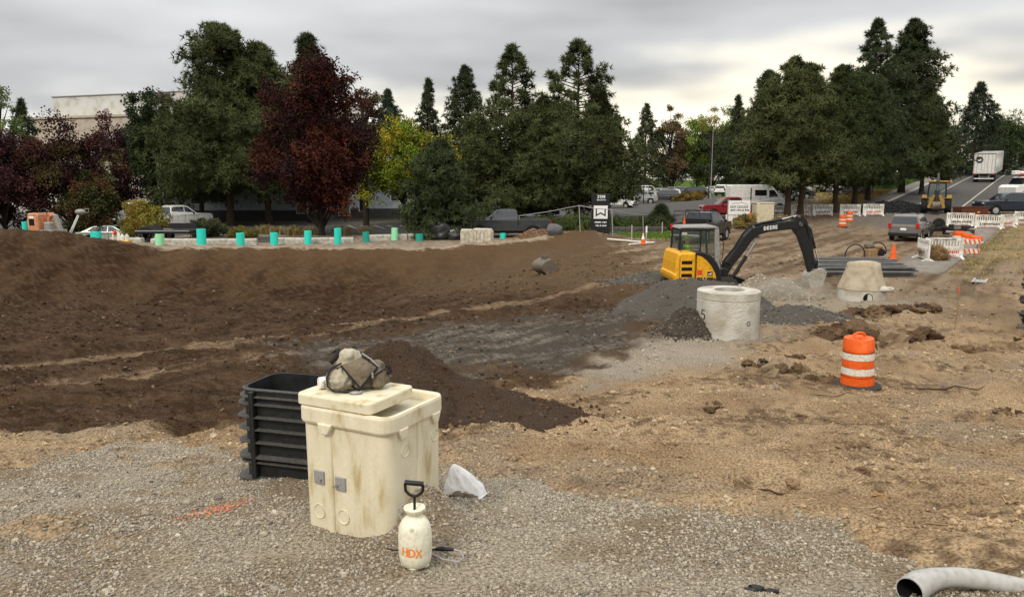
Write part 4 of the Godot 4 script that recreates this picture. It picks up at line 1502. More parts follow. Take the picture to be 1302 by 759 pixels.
func make_sprayer() -> void:
	var at := Vector3(-0.59, 1.53, -4.36)
	at.y = ground(at.x, at.z) + 0.004
	var o := thing("pump_sprayer", "white pump sprayer with a black handle standing in the gravel before the vault", "sprayer", at, -0.1)
	var g := G.new()
	g.lathe([Vector2(0.05, 0.02), Vector2(0.072, 0.004), Vector2(0.088, 0.02), Vector2(0.097, 0.05), Vector2(0.1005, 0.09), Vector2(0.1, 0.094), Vector2(0.102, 0.1), Vector2(0.102, 0.215), Vector2(0.1, 0.222), Vector2(0.1, 0.226), Vector2(0.094, 0.258), Vector2(0.08, 0.288), Vector2(0.06, 0.308), Vector2(0.042, 0.318), Vector2(0.04, 0.332)], 36, true)
	part("tank", g, M.tank, o)
	g = G.new()
	for k in 5:
		var a := TAU * k / 5 + 0.3
		g.lump(Vector3(cos(a) * 0.062, 0.016, sin(a) * 0.062), Vector3(0.03, 0.02, 0.03), fine_noise, 0.0, 1.0, 10, 6)
	part("foot", g, M.tank, o)
	g = G.new()
	g.lathe([Vector2(0.036, 0.328), Vector2(0.046, 0.334), Vector2(0.06, 0.352), Vector2(0.066, 0.366), Vector2(0.066, 0.374), Vector2(0.06, 0.376), Vector2(0.05, 0.362), Vector2(0.02, 0.358), Vector2(0.0, 0.36)], 30, true)
	part("funnel_collar", g, M.tank, o)
	g = G.new()
	g.tube([Vector3(0, 0.34, 0), Vector3(0.002, 0.45, 0)], 0.0085, 8)
	part("pump_rod", g, M.black, o)
	g = G.new()
	g.tube([Vector3(0, 0.44, 0), Vector3(-0.03, 0.452, 0), Vector3(-0.052, 0.475, 0), Vector3(-0.055, 0.515, 0), Vector3(-0.046, 0.53, 0)], 0.0095, 8)
	g.tube([Vector3(0, 0.44, 0), Vector3(0.03, 0.452, 0), Vector3(0.052, 0.475, 0), Vector3(0.055, 0.51, 0), Vector3(0.046, 0.526, 0)], 0.0095, 8)
	g.tube([Vector3(-0.056, 0.528, 0), Vector3(0.056, 0.522, 0)], 0.0155, 10)
	part("handle", g, M.black, o)
	g = G.new()
	g.to(Transform3D(Basis(Vector3.RIGHT, PI / 2), Vector3(0.0, 0.272, 0.085)))
	g.lathe([Vector2(0.012, 0.0), Vector2(0.012, 0.012), Vector2(0.006, 0.013), Vector2(0.0, 0.012)], 12)
	part("relief_valve", g, M.tank, o)
	g = G.new()
	g.tube([Vector3(-0.085, 0.28, -0.02), Vector3(-0.115, 0.34, -0.03), Vector3(-0.09, 0.36, -0.05), Vector3(-0.06, 0.3, -0.09), Vector3(-0.03, 0.1, -0.125), Vector3(0.05, 0.02, -0.13), Vector3(0.16, 0.012, -0.06), Vector3(0.26, 0.012, -0.04), Vector3(0.285, 0.014, -0.09), Vector3(0.25, 0.03, -0.14), Vector3(0.2, 0.035, -0.15)], 0.006, 7)
	part("hose", g, M.galvanised, o)
	g = G.new()
	g.tube([Vector3(-0.215, 0.03, -0.13), Vector3(-0.17, 0.015, -0.14), Vector3(0.0, 0.02, -0.15), Vector3(0.1, 0.03, -0.15)], 0.005, 6)
	g.tube([Vector3(0.09, 0.03, -0.15), Vector3(0.13, 0.035, -0.15), Vector3(0.21, 0.035, -0.15)], [0.01, 0.016, 0.011], 8)
	part("wand", g, M.black, o)
	var k := 0
	for ch in ["H", "D", "X"]:
		var a := -0.42 + 0.43 * k
		letters(o, "letter", ch, 0.052, 0.042, M.print_orange, Transform3D(Basis(Vector3.UP, a) * Basis(Vector3.FORWARD, 0.05), Vector3(sin(a) * 0.1, 0.128 - 0.004 * k, cos(a) * 0.1)), "Droid Sans", true)
		k += 1


func make_white_bag() -> void:
	var x := -0.40
	var z := -6.2
	var o := thing("plastic_bag", "crumpled white plastic bag on the gravel right of the cream vault", "bag", Vector3(x, ground(x, z) - 0.01, z), 0.15)
	var nz := noise(1.0, 44, 4)
	var g := G.new()
	g.smooth(1)
	var rings := []
	for j in 19:
		var f := j / 18.0
		var ring := PackedVector3Array()
		var prof := 0.165 * pow(maxf(0.0, 1.0 - pow(f, 1.35)), 0.8) + 0.006
		var cx := -0.095 * pow(f, 1.7)
		for k in 40:
			var a := TAU * k / 40
			var fold := nz.get_noise_3d(cos(a) * 2.6, f * 2.2, sin(a) * 2.6) * 0.5 + 0.35 * absf(nz.get_noise_2d(a * 3.6, f * 0.8 + 5.0))
			var r := prof * (1.0 + fold * 0.34)
			ring.append(Vector3(cx + cos(a) * r * 1.1, f * 0.29, sin(a) * r * 0.72))
		rings.append(ring)
	g.loft(rings, true, true)
	part("film", g, M.white_sheet, o)
	g = G.new()
	g.tube([Vector3(-0.18, 0.012, 0.1), Vector3(-0.1, 0.02, 0.15), Vector3(0.0, 0.015, 0.16), Vector3(0.11, 0.02, 0.13), Vector3(0.2, 0.04, 0.04)], [0.006, 0.014, 0.01, 0.013, 0.004], 7)
	g.tube([Vector3(-0.16, 0.03, 0.1), Vector3(-0.06, 0.01, 0.17), Vector3(0.06, 0.012, 0.17)], 0.006, 6)
	part("hem", g, M.white_sheet, o)
	g = G.new()
	g.lump(Vector3(-0.06, 0.045, 0.105), Vector3(0.07, 0.04, 0.03), nz, 0.4, 1.6, 12, 8)
	g.lump(Vector3(0.03, 0.035, 0.11), Vector3(0.05, 0.032, 0.03), nz, 0.4, 1.6, 12, 8)
	part("contents", g, M.canvas, o)


func make_conduit() -> void:
	var y := ground(2.25, -3.98)
	var o := thing("conduit_pipe", "grey plastic conduit elbow with a black open mouth in the bottom right corner", "pipe", Vector3(2.19, y, -3.9), 0.0)
	var pts := []
	var path := [Vector3(0, 0.07, 0), Vector3(0.1, 0.07, -0.08), Vector3(0.22, 0.07, -0.14), Vector3(0.36, 0.06, -0.17), Vector3(0.52, 0.04, -0.175), Vector3(0.7, 0.005, -0.16), Vector3(0.9, -0.035, -0.14), Vector3(1.2, -0.08, -0.1)]
	var cur := Curve3D.new()
	for i in path.size():
		var dir: Vector3 = path[mini(i + 1, path.size() - 1)] - path[maxi(i - 1, 0)]
		cur.add_point(path[i], -dir * 0.17, dir * 0.17)
	for k in 31:
		pts.append(cur.sample_baked(cur.get_baked_length() * k / 30.0))
	var g := G.new()
	var outer := []
	var inner := []
	for k in 31:
		var bell := 1.0 - smoothstep(0.06, 0.26, k / 30.0)
		outer.append(lerpf(0.056, 0.076, bell))
		inner.append(lerpf(0.05, 0.0695, bell))
	g.tube(pts, outer, 28, false)
	part("outer_wall", g, M.conduit, o)
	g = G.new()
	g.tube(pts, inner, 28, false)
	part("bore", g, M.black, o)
	g = G.new()
	var d: Vector3 = (pts[1] - pts[0]).normalized()
	var side := d.cross(Vector3.UP).normalized()
	var over := side.cross(d)
	for k in 28:
		var a := TAU * k / 28
		var b := TAU * (k + 1) / 28
		var e0 := side * cos(a) + over * sin(a)
		var e1 := side * cos(b) + over * sin(b)
		g.quad(pts[0] + e0 * 0.0695, pts[0] + e1 * 0.0695, pts[0] + e1 * 0.0762, pts[0] + e0 * 0.0762)
	part("cut_end", g, M.conduit, o)


func make_debris() -> void:
	var nz := noise(1.0, 71, 3)
	var y := ground(1.44, -4.08)
	var o := thing("plastic_scrap", "crumpled black plastic scrap on the gravel left of the grey conduit", "scrap", Vector3(1.44, y, -4.08), -0.1)
	var g := G.new()
	g.lump(Vector3(-0.035, 0.012, 0), Vector3(0.05, 0.016, 0.028), nz, 0.5, 2.0, 14, 8)
	g.lump(Vector3(0.05, 0.01, 0.012), Vector3(0.04, 0.013, 0.02), nz, 0.5, 2.0, 14, 8)
	part("film", g, M.black_plastic, o)
	# rocks that one can pick out, each its own
	var rocks := [
		[4.95, 14.3, 0.36, 0.26, Color(0.33, 0.25, 0.16), "pale tan rock left of the drum, beside the dark clods"],
		[9.15, 17.9, 0.62, 0.5, Color(0.36, 0.26, 0.17), "large angular tan boulder on the rubble right of the drum"],
		[4.6, 12.95, 0.17, 0.1, Color(0.42, 0.34, 0.24), "flat pale stone on the dirt left of the drum's foot"],
		[2.55, 6.55, 0.14, 0.09, Color(0.36, 0.25, 0.15), "round tan stone at the gravel's far right edge, by the stick"],
		[1.15, 8.3, 0.1, 0.07, Color(0.5, 0.44, 0.36), "small pale stone alone in the middle of the tan dirt"],
		[0.58, 7.35, 0.12, 0.08, Color(0.34, 0.24, 0.14), "brown stone just beyond the gravel edge, right of the white bag"],
		[3.35, 6.95, 0.13, 0.08, Color(0.2, 0.13, 0.08), "dark brown stone in the dirt beyond the conduit"],
		[3.1, 6.1, 0.11, 0.06, Color(0.42, 0.27, 0.12), "yellowish broken stone beyond the conduit"],
		[2.25, 10.4, 0.13, 0.09, Color(0.45, 0.38, 0.28), "pale stone halfway between the white bag and the drum"],
	]
	for q in rocks:
		var x: float = q[0]
		var d: float = q[1]
		g = G.new()
		g.color(q[4])
		g.lump(Vector3.ZERO, Vector3(q[2] * 0.5, q[3] * 0.62, q[2] * 0.42), noise(0.9, int(x * 100), 3), 0.42, 1.1, 14, 9, true)
		o = part(numbered("rock"), g, M.rock, self)
		o.position = Vector3(x, ground(x, -d) + q[3] * 0.2, -d)
		tag(o, q[5], "rock")
	# broken slabs of dark crusted earth
	var slabs := [
		[5.5, 14.9, 0.95, 0.2, 0.15, "dark crusted clod of earth left of the drum"],
		[5.9, 13.9, 0.8, 0.14, -0.25, "dark flat clod of earth between the pale rock and the drum"],
		[5.2, 15.6, 0.6, 0.13, 0.5, "small dark clod farthest back, left of the drum"],
		[8.4, 18.9, 1.5, 0.3, 0.2, "long dark slab of broken crust behind the tan boulder"],
		[9.9, 18.6, 1.3, 0.26, -0.25, "dark slab of broken crust right of the tan boulder"],
		[8.1, 17.3, 0.8, 0.22, 0.7, "brown clod in front of the tan boulder"],
		[10.8, 17.6, 0.9, 0.16, 0.0, "low brown clod at the right end of the rubble"],
		[10.6, 22.3, 1.6, 0.22, 0.1, "dark broken crust in front of the manhole cone"],
		[12.0, 22.6, 1.4, 0.2, -0.15, "dark broken crust right of the manhole cone's foot"],
		[6.3, 16.6, 0.5, 0.1, 0.3, "small dark clod behind the drum's left side"],
		[3.0, 11.3, 0.4, 0.07, 0.2, "thin dark crust on the tan dirt right of the dark mound"],
		[3.7, 8.0, 0.35, 0.08, -0.2, "small dark crust on the dirt, centre right foreground"],
		[6.9, 10.3, 0.3, 0.07, 0.4, "small dark crust on the dirt below and right of the drum"],
		[12.9, 18.6, 0.7, 0.12, 0.2, "dark clod near the stone pillar at the right edge"],
	]
	for q in slabs:
		var x: float = q[0]
		var d: float = q[1]
		g = G.new()
		R.seed = int(x * 977 + d * 31)
		var base_c := Color(0.12, 0.078, 0.047) if q[2] > 0.45 else Color(0.15, 0.1, 0.06)
		for k in 9 + int(q[2] * 9.0):
			g.color(shade(base_c, R.randf_range(0.7, 2.3)))
			var c := Vector3(R.randfn() * q[2] * 0.26, (R.randf() - 0.55) * q[3] * 0.5, R.randfn() * q[2] * 0.16)
			var r: float = q[2] * (0.05 + 0.22 * pow(R.randf(), 1.8))
			g.to(Transform3D(Basis(Vector3.UP, R.randf() * TAU) * Basis(Vector3.RIGHT, R.randfn() * 0.3), c))
			g.lump(Vector3(0.01 * k, 0, 0), Vector3(r, minf(q[3] * R.randf_range(0.3, 0.7), r * 0.8), r * 0.8), noise(1.0, 200 + k, 4), 0.5, 2.6, 16, 10)
		o = part(numbered("earth_clod"), g, M.ground, self)
		o.position = Vector3(x, ground(x, -d), -d)
		o.rotation.y = q[4]
		tag(o, q[5], "clod")
	# sticks and roots
	var sticks := [
		[3.98, 5.75, 0.42, 0.011, 1.25, Color(0.55, 0.43, 0.27), "pale curved root standing out at the right foreground"],
		[2.33, 6.5, 0.27, 0.009, 2.2, Color(0.07, 0.045, 0.03), "short dark stick at the gravel's right edge"],
		[7.7, 13.1, 1.5, 0.014, 0.02, Color(0.09, 0.06, 0.04), "long thin dark stick right of the drum's foot"],
		[5.75, 12.55, 1.4, 0.014, -0.04, Color(0.4, 0.3, 0.19), "long pale stick before the drum's foot"],
		[3.0, 5.2, 0.4, 0.006, -0.6, Color(0.42, 0.3, 0.17), "thin tan root just beyond the conduit"],
		[2.75, 5.55, 0.2, 0.007, 0.2, Color(0.5, 0.4, 0.26), "small pale twig beyond the conduit's mouth"],
		[6.2, 8.7, 0.55, 0.009, 0.1, Color(0.3, 0.21, 0.12), "brown stick lying in the dirt at the right"],
		[-5.4, 24.4, 1.0, 0.016, 0.25, Color(0.5, 0.42, 0.3), "pale root on the dark floor of the cut"],
		[11.7, 13.0, 0.8, 0.012, 0.3, Color(0.25, 0.17, 0.1), "brown stick at the right edge of the dirt"],
	]
	for q in sticks:
		var x: float = q[0]
		var d: float = q[1]
		R.seed = int(x * 1313 + 77)
		g = G.new()
		g.color(q[5])
		var pts := []
		for k in 7:
			var f := k / 6.0 - 0.5
			var p := Vector3(f * q[2], 0, R.randfn() * q[2] * 0.035).rotated(Vector3.UP, q[4])
			p.y = ground(x + p.x, -d + p.z) - ground(x, -d) + q[3] * (0.9 + 1.5 * R.randf())
			pts.append(p)
		g.tube(pts, [q[3] * 0.6, q[3], q[3], q[3] * 0.9, q[3], q[3] * 0.7, q[3] * 0.3], 6)
		o = part(numbered("stick"), g, M.rock, self)
		o.position = Vector3(x, ground(x, -d), -d)
		tag(o, q[6], "stick")
	# litter: small pale scraps
	var bits := [[2.0, 6.75, "left one of two white pegs by the short dark stick"], [2.13, 6.8, "right one of two white pegs by the short dark stick"], [3.05, 6.35, "single pale peg beyond the gravel's right tip"], [2.6, 7.7, "white peg in the dirt between gravel and drum"]]
	for q in bits:
		var x: float = q[0]
		var d: float = q[1]
		g = G.new()
		g.color(Color(0.66, 0.56, 0.4))
		g.tube([Vector3(0, -0.02, 0), Vector3(0.004, 0.05, 0), Vector3(0.0, 0.1, 0.004)], 0.008, 6)
		g.tube([Vector3(-0.02, 0.1, 0.004), Vector3(0.012, 0.104, 0.004)], 0.008, 6)
		o = part(numbered("peg"), g, M.rock, self)
		o.position = Vector3(x, ground(x, -d), -d)
		tag(o, q[2], "peg")


func make_drum_parts(o: Node3D, dent := 0.0) -> void:
	var ys := [[0.05, 0.292, "drum_orange"], [0.225, 0.286, ""], [0.232, 0.276, "drum_orange"], [0.268, 0.276, ""], [0.272, 0.283, "drum_white"], [0.395, 0.277, ""], [0.40, 0.271, "drum_orange"], [0.54, 0.267, ""], [0.545, 0.272, "drum_white"], [0.665, 0.268, ""], [0.67, 0.26, "drum_orange"], [0.7, 0.272, "drum_orange"], [0.86, 0.262, "drum_orange"], [0.925, 0.25, ""]]
	var n := 40
	var ring := func(y: float, r: float) -> PackedVector3Array:
		var p := PackedVector3Array()
		for k in n:
			var a := TAU * k / n
			var v := Vector3(cos(a) * r, y, sin(a) * r)
			if dent > 0.0:
				var near := exp(-pow((a - 1.9) / 0.5, 2)) * smoothstep(0.62, 0.95, y)
				v *= Vector3(1.0 - dent * near, 1.0 - 0.06 * near, 1.0 - dent * near)
			p.append(v)
		return p
	var i := 0
	var dark_dent := 0
	while i < ys.size() - 1:
		var m: String = ys[i][2]
		if m == "":
			i += 1
			continue
		var rings := [ring.call(ys[i][0], ys[i][1])]
		var j := i + 1
		while j < ys.size():
			for s in 3:
				var f := (s + 1) / 3.0
				rings.append(ring.call(lerpf(ys[j - 1][0], ys[j][0], f), lerpf(ys[j - 1][1], ys[j][1], f)))
			if ys[j][2] != m or j == ys.size() - 1:
				break
			j += 1
		var g := G.new()
		g.loft(rings, true, j >= ys.size() - 1)
		part("reflective_band" if m == "drum_white" else "barrel", g, M[m], o)
		i = j
	var g := G.new()
	g.lathe([Vector2(0.26, 0.0), Vector2(0.38, -0.01), Vector2(0.41, 0.02), Vector2(0.405, 0.05), Vector2(0.37, 0.075), Vector2(0.3, 0.085), Vector2(0.27, 0.06)], 40, true)
	part("tyre_base", g, M.dusty_rubber, o)
	g = G.new()
	g.box(Vector3(0, 0.925, 0), Vector3(0.34, 0.03, 0.09), 0.012)
	g.tube([Vector3(-0.12, 0.93, 0), Vector3(-0.1, 0.99, 0), Vector3(-0.02, 1.015, 0), Vector3(0.06, 1.005, 0), Vector3(0.11, 0.975, 0), Vector3(0.12, 0.93, 0)], 0.024, 8)
	part("handle", g, M.drum_orange, o)


func make_drums() -> void:
	var o := thing("traffic_drum", "orange and white traffic drum with a dented top standing on the bare dirt", "traffic drum", Vector3(6.31, ground(6.31, -13.5) - 0.01, -13.52), 0.2)
	o.rotation.z = 0.03
	make_drum_parts(o, 0.32)
	var far := thing("traffic_drum", "nearer one of two orange drums in front of the white barricades by the pines", "traffic drum", Vector3(26.3, ground(26.3, -60.8), -60.8), 0.0)
	make_drum_parts(far, 0.0)
	copy(far, "farther one of two orange drums, touching the white barricades by the pines", Vector3(28.5, ground(28.5, -64.6), -64.6), 0.5, "traffic_drum")


func make_manhole() -> void:
	var o := thing("manhole_riser", "upright pale concrete manhole riser with a painted 5, in front of the digger", "manhole riser", Vector3(5.55, ground(5.55, -19.2) - 0.06, -19.3), 0.0)
	var r := 0.785
	var g := G.new()
	g.lathe([Vector2(r - 0.12, -0.2), Vector2(r, -0.2), Vector2(r, 1.045), Vector2(r - 0.008, 1.058), Vector2(r - 0.12, 1.058)], 64)
	part("ring_wall", g, M.concrete, o)
	g = G.new()
	g.lathe([Vector2(r - 0.02, 1.06), Vector2(r + 0.004, 1.075), Vector2(r + 0.004, 1.255), Vector2(r - 0.02, 1.275)], 64)
	var n := 64
	var hc := Vector3(0.02, 1.275, 0.0)
	var hx := 0.38
	for k in n:
		var a := TAU * k / n
		var b := TAU * (k + 1) / n
		var e0 := Vector3(cos(a), 0, -sin(a))
		var e1 := Vector3(cos(b), 0, -sin(b))
		var o0 := e0 * (r - 0.02) + Vector3(0, 1.275, 0)
		var o1 := e1 * (r - 0.02) + Vector3(0, 1.275, 0)
		g.quad(hc + e0 * hx, o0, o1, hc + e1 * hx)
		g.quad(hc + e0 * hx + Vector3(0, -0.2, 0), hc + e0 * hx, hc + e1 * hx, hc + e1 * hx + Vector3(0, -0.2, 0))
	part("cover_slab", g, M.concrete, o)
	g = G.new()
	g.to(Transform3D(Basis(), Vector3(0.02, 1.09, 0)))
	g.lathe([Vector2(0.38, 0.0), Vector2(0.0, 0.0)], 40)
	part("access_hole", g, M.old_asphalt, o)
	g = G.new()
	g.to(Transform3D(Basis(), Vector3(0.4, 1.275, -0.42)))
	g.lathe([Vector2(0.035, 0.0), Vector2(0.03, 0.08), Vector2(0.0, 0.085)], 10)
	part("lifting_pin", g, M.concrete, o)
	var a := deg_to_rad(24.0)
	g = G.new()
	g.to(Transform3D(Basis(Vector3.UP, a) * Basis(Vector3.RIGHT, PI / 2), Vector3(sin(a) * (r - 0.006), 0.52, cos(a) * (r - 0.006))))
	g.lathe([Vector2(0.055, 0.0), Vector2(0.055, 0.012), Vector2(0.042, 0.012), Vector2(0.042, 0.004), Vector2(0.0, 0.004)], 18)
	part("lifting_hole", g, M.dark, o)
	a = deg_to_rad(-66.0)
	letters(o, "numeral", "5", 0.26, 0.16, M.ink, Transform3D(Basis(Vector3.UP, a), Vector3(sin(a) * r, 0.68, cos(a) * r)), "Droid Sans", false)
	# the cone section further back
	var c := thing("manhole_cone", "dusty concrete manhole cone on its base ring, beside the digger's bucket", "manhole cone", Vector3(11.55, ground(11.5, -24.8) - 0.05, -24.9), 0.0)
	g = G.new()
	g.lathe([Vector2(0.62, -0.2), Vector2(0.755, -0.2), Vector2(0.755, 0.36), Vector2(0.735, 0.385), Vector2(0.62, 0.385)], 56)
	part("base_ring", g, M.concrete, c)
	g = G.new()
	var rings := []
	for q in [[0.735, 0.37, 0.0], [0.76, 0.385, 0.0], [0.755, 0.42, 0.0], [0.62, 0.78, 0.0], [0.52, 1.12, 0.01], [0.505, 1.24, 0.01], [0.46, 1.255, 0.01], [0.34, 1.2, 0.01], [0.33, 0.8, 0.01]]:
		var ring := PackedVector3Array()
		for k in 56:
			var t := TAU * k / 56
			ring.append(Vector3(cos(t) * q[0] + q[2], q[1] - 0.02 * sin(t * 2.0) * (1.0 if q[1] > 1.0 else 0.0), sin(t) * q[0]))
		rings.append(ring)
	g.loft(rings, true, false)
	part("cone", g, M.dusty_concrete, c)
	g = G.new()
	g.to(Transform3D(Basis(Vector3.RIGHT, PI / 2), Vector3(-0.12, 0.17, 0.735)))
	g.lathe([Vector2(0.155, 0.0), Vector2(0.155, 0.022), Vector2(0.135, 0.022), Vector2(0.135, 0.006), Vector2(0.0, 0.006)], 24)
	part("pipe_opening", g, M.dark, c)
	g = G.new()
	g.lump(Vector3(0.42, 0.45, 0.58), Vector3(0.3, 0.09, 0.17), noise(1.0, 12, 3), 0.3, 1.0, 16, 10)
	part("mortar_patch", g, M.concrete, c)


func make_heaps() -> void:
	heap("gravel_heap", "large dark grey gravel heap between the digger's tracks and the manhole riser", "gravel heap", Vector2(5.65, 22.6), Vector2(2.6, 2.0), 1.18, 0.05, M.gravel_grey, 3, 1.0, 0.55, 0.07)
	heap("gravel_heap", "low dark gravel spill right of the manhole riser", "gravel heap", Vector2(7.6, 21.5), Vector2(2.1, 1.0), 0.46, -0.12, M.gravel_grey, 4, 1.1, 0.3, 0.1)
	heap("soil_heap", "small crumbly grey-brown soil heap against the manhole riser's left side", "soil heap", Vector2(4.5, 19.2), Vector2(0.8, 0.65), 0.62, 0.2, M.grey_soil, 5, 1.0, 0.1, 0.3)
	heap("soil_heap", "steep dark brown soil mound directly behind the cream vault", "soil heap", Vector2(-1.7, 10.9), Vector2(1.35, 1.5), 1.22, 0.1, M.dark_soil, 6, 1.1, 0.12, 0.14)
	heap("soil_heap", "low dark brown tail of soil right of the mound behind the vault", "soil heap", Vector2(-0.5, 10.7), Vector2(1.7, 1.2), 0.5, -0.2, M.dark_soil, 7, 1.2, 0.3, 0.2)
	heap("gravel_heap", "pale dusty crushed rock heap under the digger's bucket", "gravel heap", Vector2(8.95, 26.0), Vector2(1.35, 1.1), 0.75, 0.0, M.dust_rock, 8, 1.0, 0.3, 0.12)
	heap("asphalt_heap", "black asphalt heap at the end of the white barricades by the pines", "asphalt heap", Vector2(36.0, 72.5), Vector2(3.4, 2.2), 1.15, 0.0, M.cold_patch, 9, 1.0, 0.5, 0.06)
	heap("gravel_heap", "dark gravel strip on the ground behind the digger, left of its tracks", "gravel heap", Vector2(5.2, 29.3), Vector2(1.6, 1.2), 0.35, 0.1, M.gravel_grey, 10, 1.2, 0.2, 0.1)
	heap("soil_heap", "low brown soil heap at the foot of the fence rails, left of the black sign", "soil heap", Vector2(1.6, 51.0), Vector2(1.5, 1.0), 0.6, 0.0, M.brown_soil, 11, 1.1, 0.2, 0.12)


# ---------------------------------------------------------------- a body as one skin: joined tapered bones, meshed by surface nets
func body_skin(g: G, bones: Array, cell: float, blend: float, tint: Callable) -> void:
	var lo := Vector3.INF
	var hi := -Vector3.INF
	for b in bones:
		for k in [0, 1]:
			var r: float = b[2 + k]
			lo = lo.min(b[k] - Vector3.ONE * (r + cell * 2.0))
			hi = hi.max(b[k] + Vector3.ONE * (r + cell * 2.0))
	var n := Vector3i(((hi - lo) / cell).ceil()) + Vector3i.ONE
	var f := PackedFloat32Array()
	f.resize(n.x * n.y * n.z)
	f.fill(1.0)
	for b in bones:
		var a: Vector3 = b[0]
		var c: Vector3 = b[1]
		var rm := maxf(b[2], b[3]) + blend + cell
		var bl := ((a.min(c) - Vector3.ONE * rm - lo) / cell).floor().max(Vector3.ZERO)
		var bh := ((a.max(c) + Vector3.ONE * rm - lo) / cell).ceil().min(Vector3(n) - Vector3.ONE)
		var ac := c - a
		var l2 := maxf(ac.length_squared(), 1e-8)
		for z in range(int(bl.z), int(bh.z) + 1):
			for y in range(int(bl.y), int(bh.y) + 1):
				for x in range(int(bl.x), int(bh.x) + 1):
					var p := lo + Vector3(x, y, z) * cell
					var t := clampf((p - a).dot(ac) / l2, 0.0, 1.0)
					var d := p.distance_to(a + ac * t) - lerpf(b[2], b[3], t)
					var i := x + n.x * (y + n.y * z)
					var h := maxf(blend - absf(f[i] - d), 0.0) / blend
					f[i] = minf(f[i], d) - h * h * blend * 0.25
	var vert := {}
	var pos := {}
	for z in n.z - 1:
		for y in n.y - 1:
			for x in n.x - 1:
				var s := Vector3.ZERO
				var c := 0
				var base := x + n.x * (y + n.y * z)
				var inside := 0
				var v: Array[float] = []
				for k in 8:
					var w := f[base + (k & 1) + n.x * ((k >> 1) & 1) + n.x * n.y * (k >> 2)]
					v.append(w)
					if w < 0.0:
						inside += 1
				if inside == 0 or inside == 8:
					continue
				for e in [[0, 1], [2, 3], [4, 5], [6, 7], [0, 2], [1, 3], [4, 6], [5, 7], [0, 4], [1, 5], [2, 6], [3, 7]]:
					var p: float = v[e[0]]
					var q: float = v[e[1]]
					if (p < 0.0) == (q < 0.0):
						continue
					var t := p / (p - q)
					var pa := Vector3(e[0] & 1, (e[0] >> 1) & 1, e[0] >> 2)
					var pb := Vector3(e[1] & 1, (e[1] >> 1) & 1, e[1] >> 2)
					s += pa.lerp(pb, t)
					c += 1
				pos[base] = lo + (Vector3(x, y, z) + s / c) * cell
	g.smooth(1)
	var step := [1, n.x, n.x * n.y]
	for z in range(1, n.z - 1):
		for y in range(1, n.y - 1):
			for x in range(1, n.x - 1):
				var i := x + n.x * (y + n.y * z)
				for axis in 3:
					var j: int = i + step[axis]
					if (f[i] < 0.0) == (f[j] < 0.0):
						continue
					var u: int = step[(axis + 1) % 3]
					var w: int = step[(axis + 2) % 3]
					var q := [i, i - u, i - u - w, i - w]
					if not (pos.has(q[0]) and pos.has(q[1]) and pos.has(q[2]) and pos.has(q[3])):
						continue
					var m: Vector3 = (pos[q[0]] + pos[q[2]]) * 0.5
					g.color(tint.call(m))
					if f[i] < 0.0:
						g.quad(pos[q[0]], pos[q[1]], pos[q[2]], pos[q[3]])
					else:
						g.quad(pos[q[0]], pos[q[3]], pos[q[2]], pos[q[1]])
	g.flat()


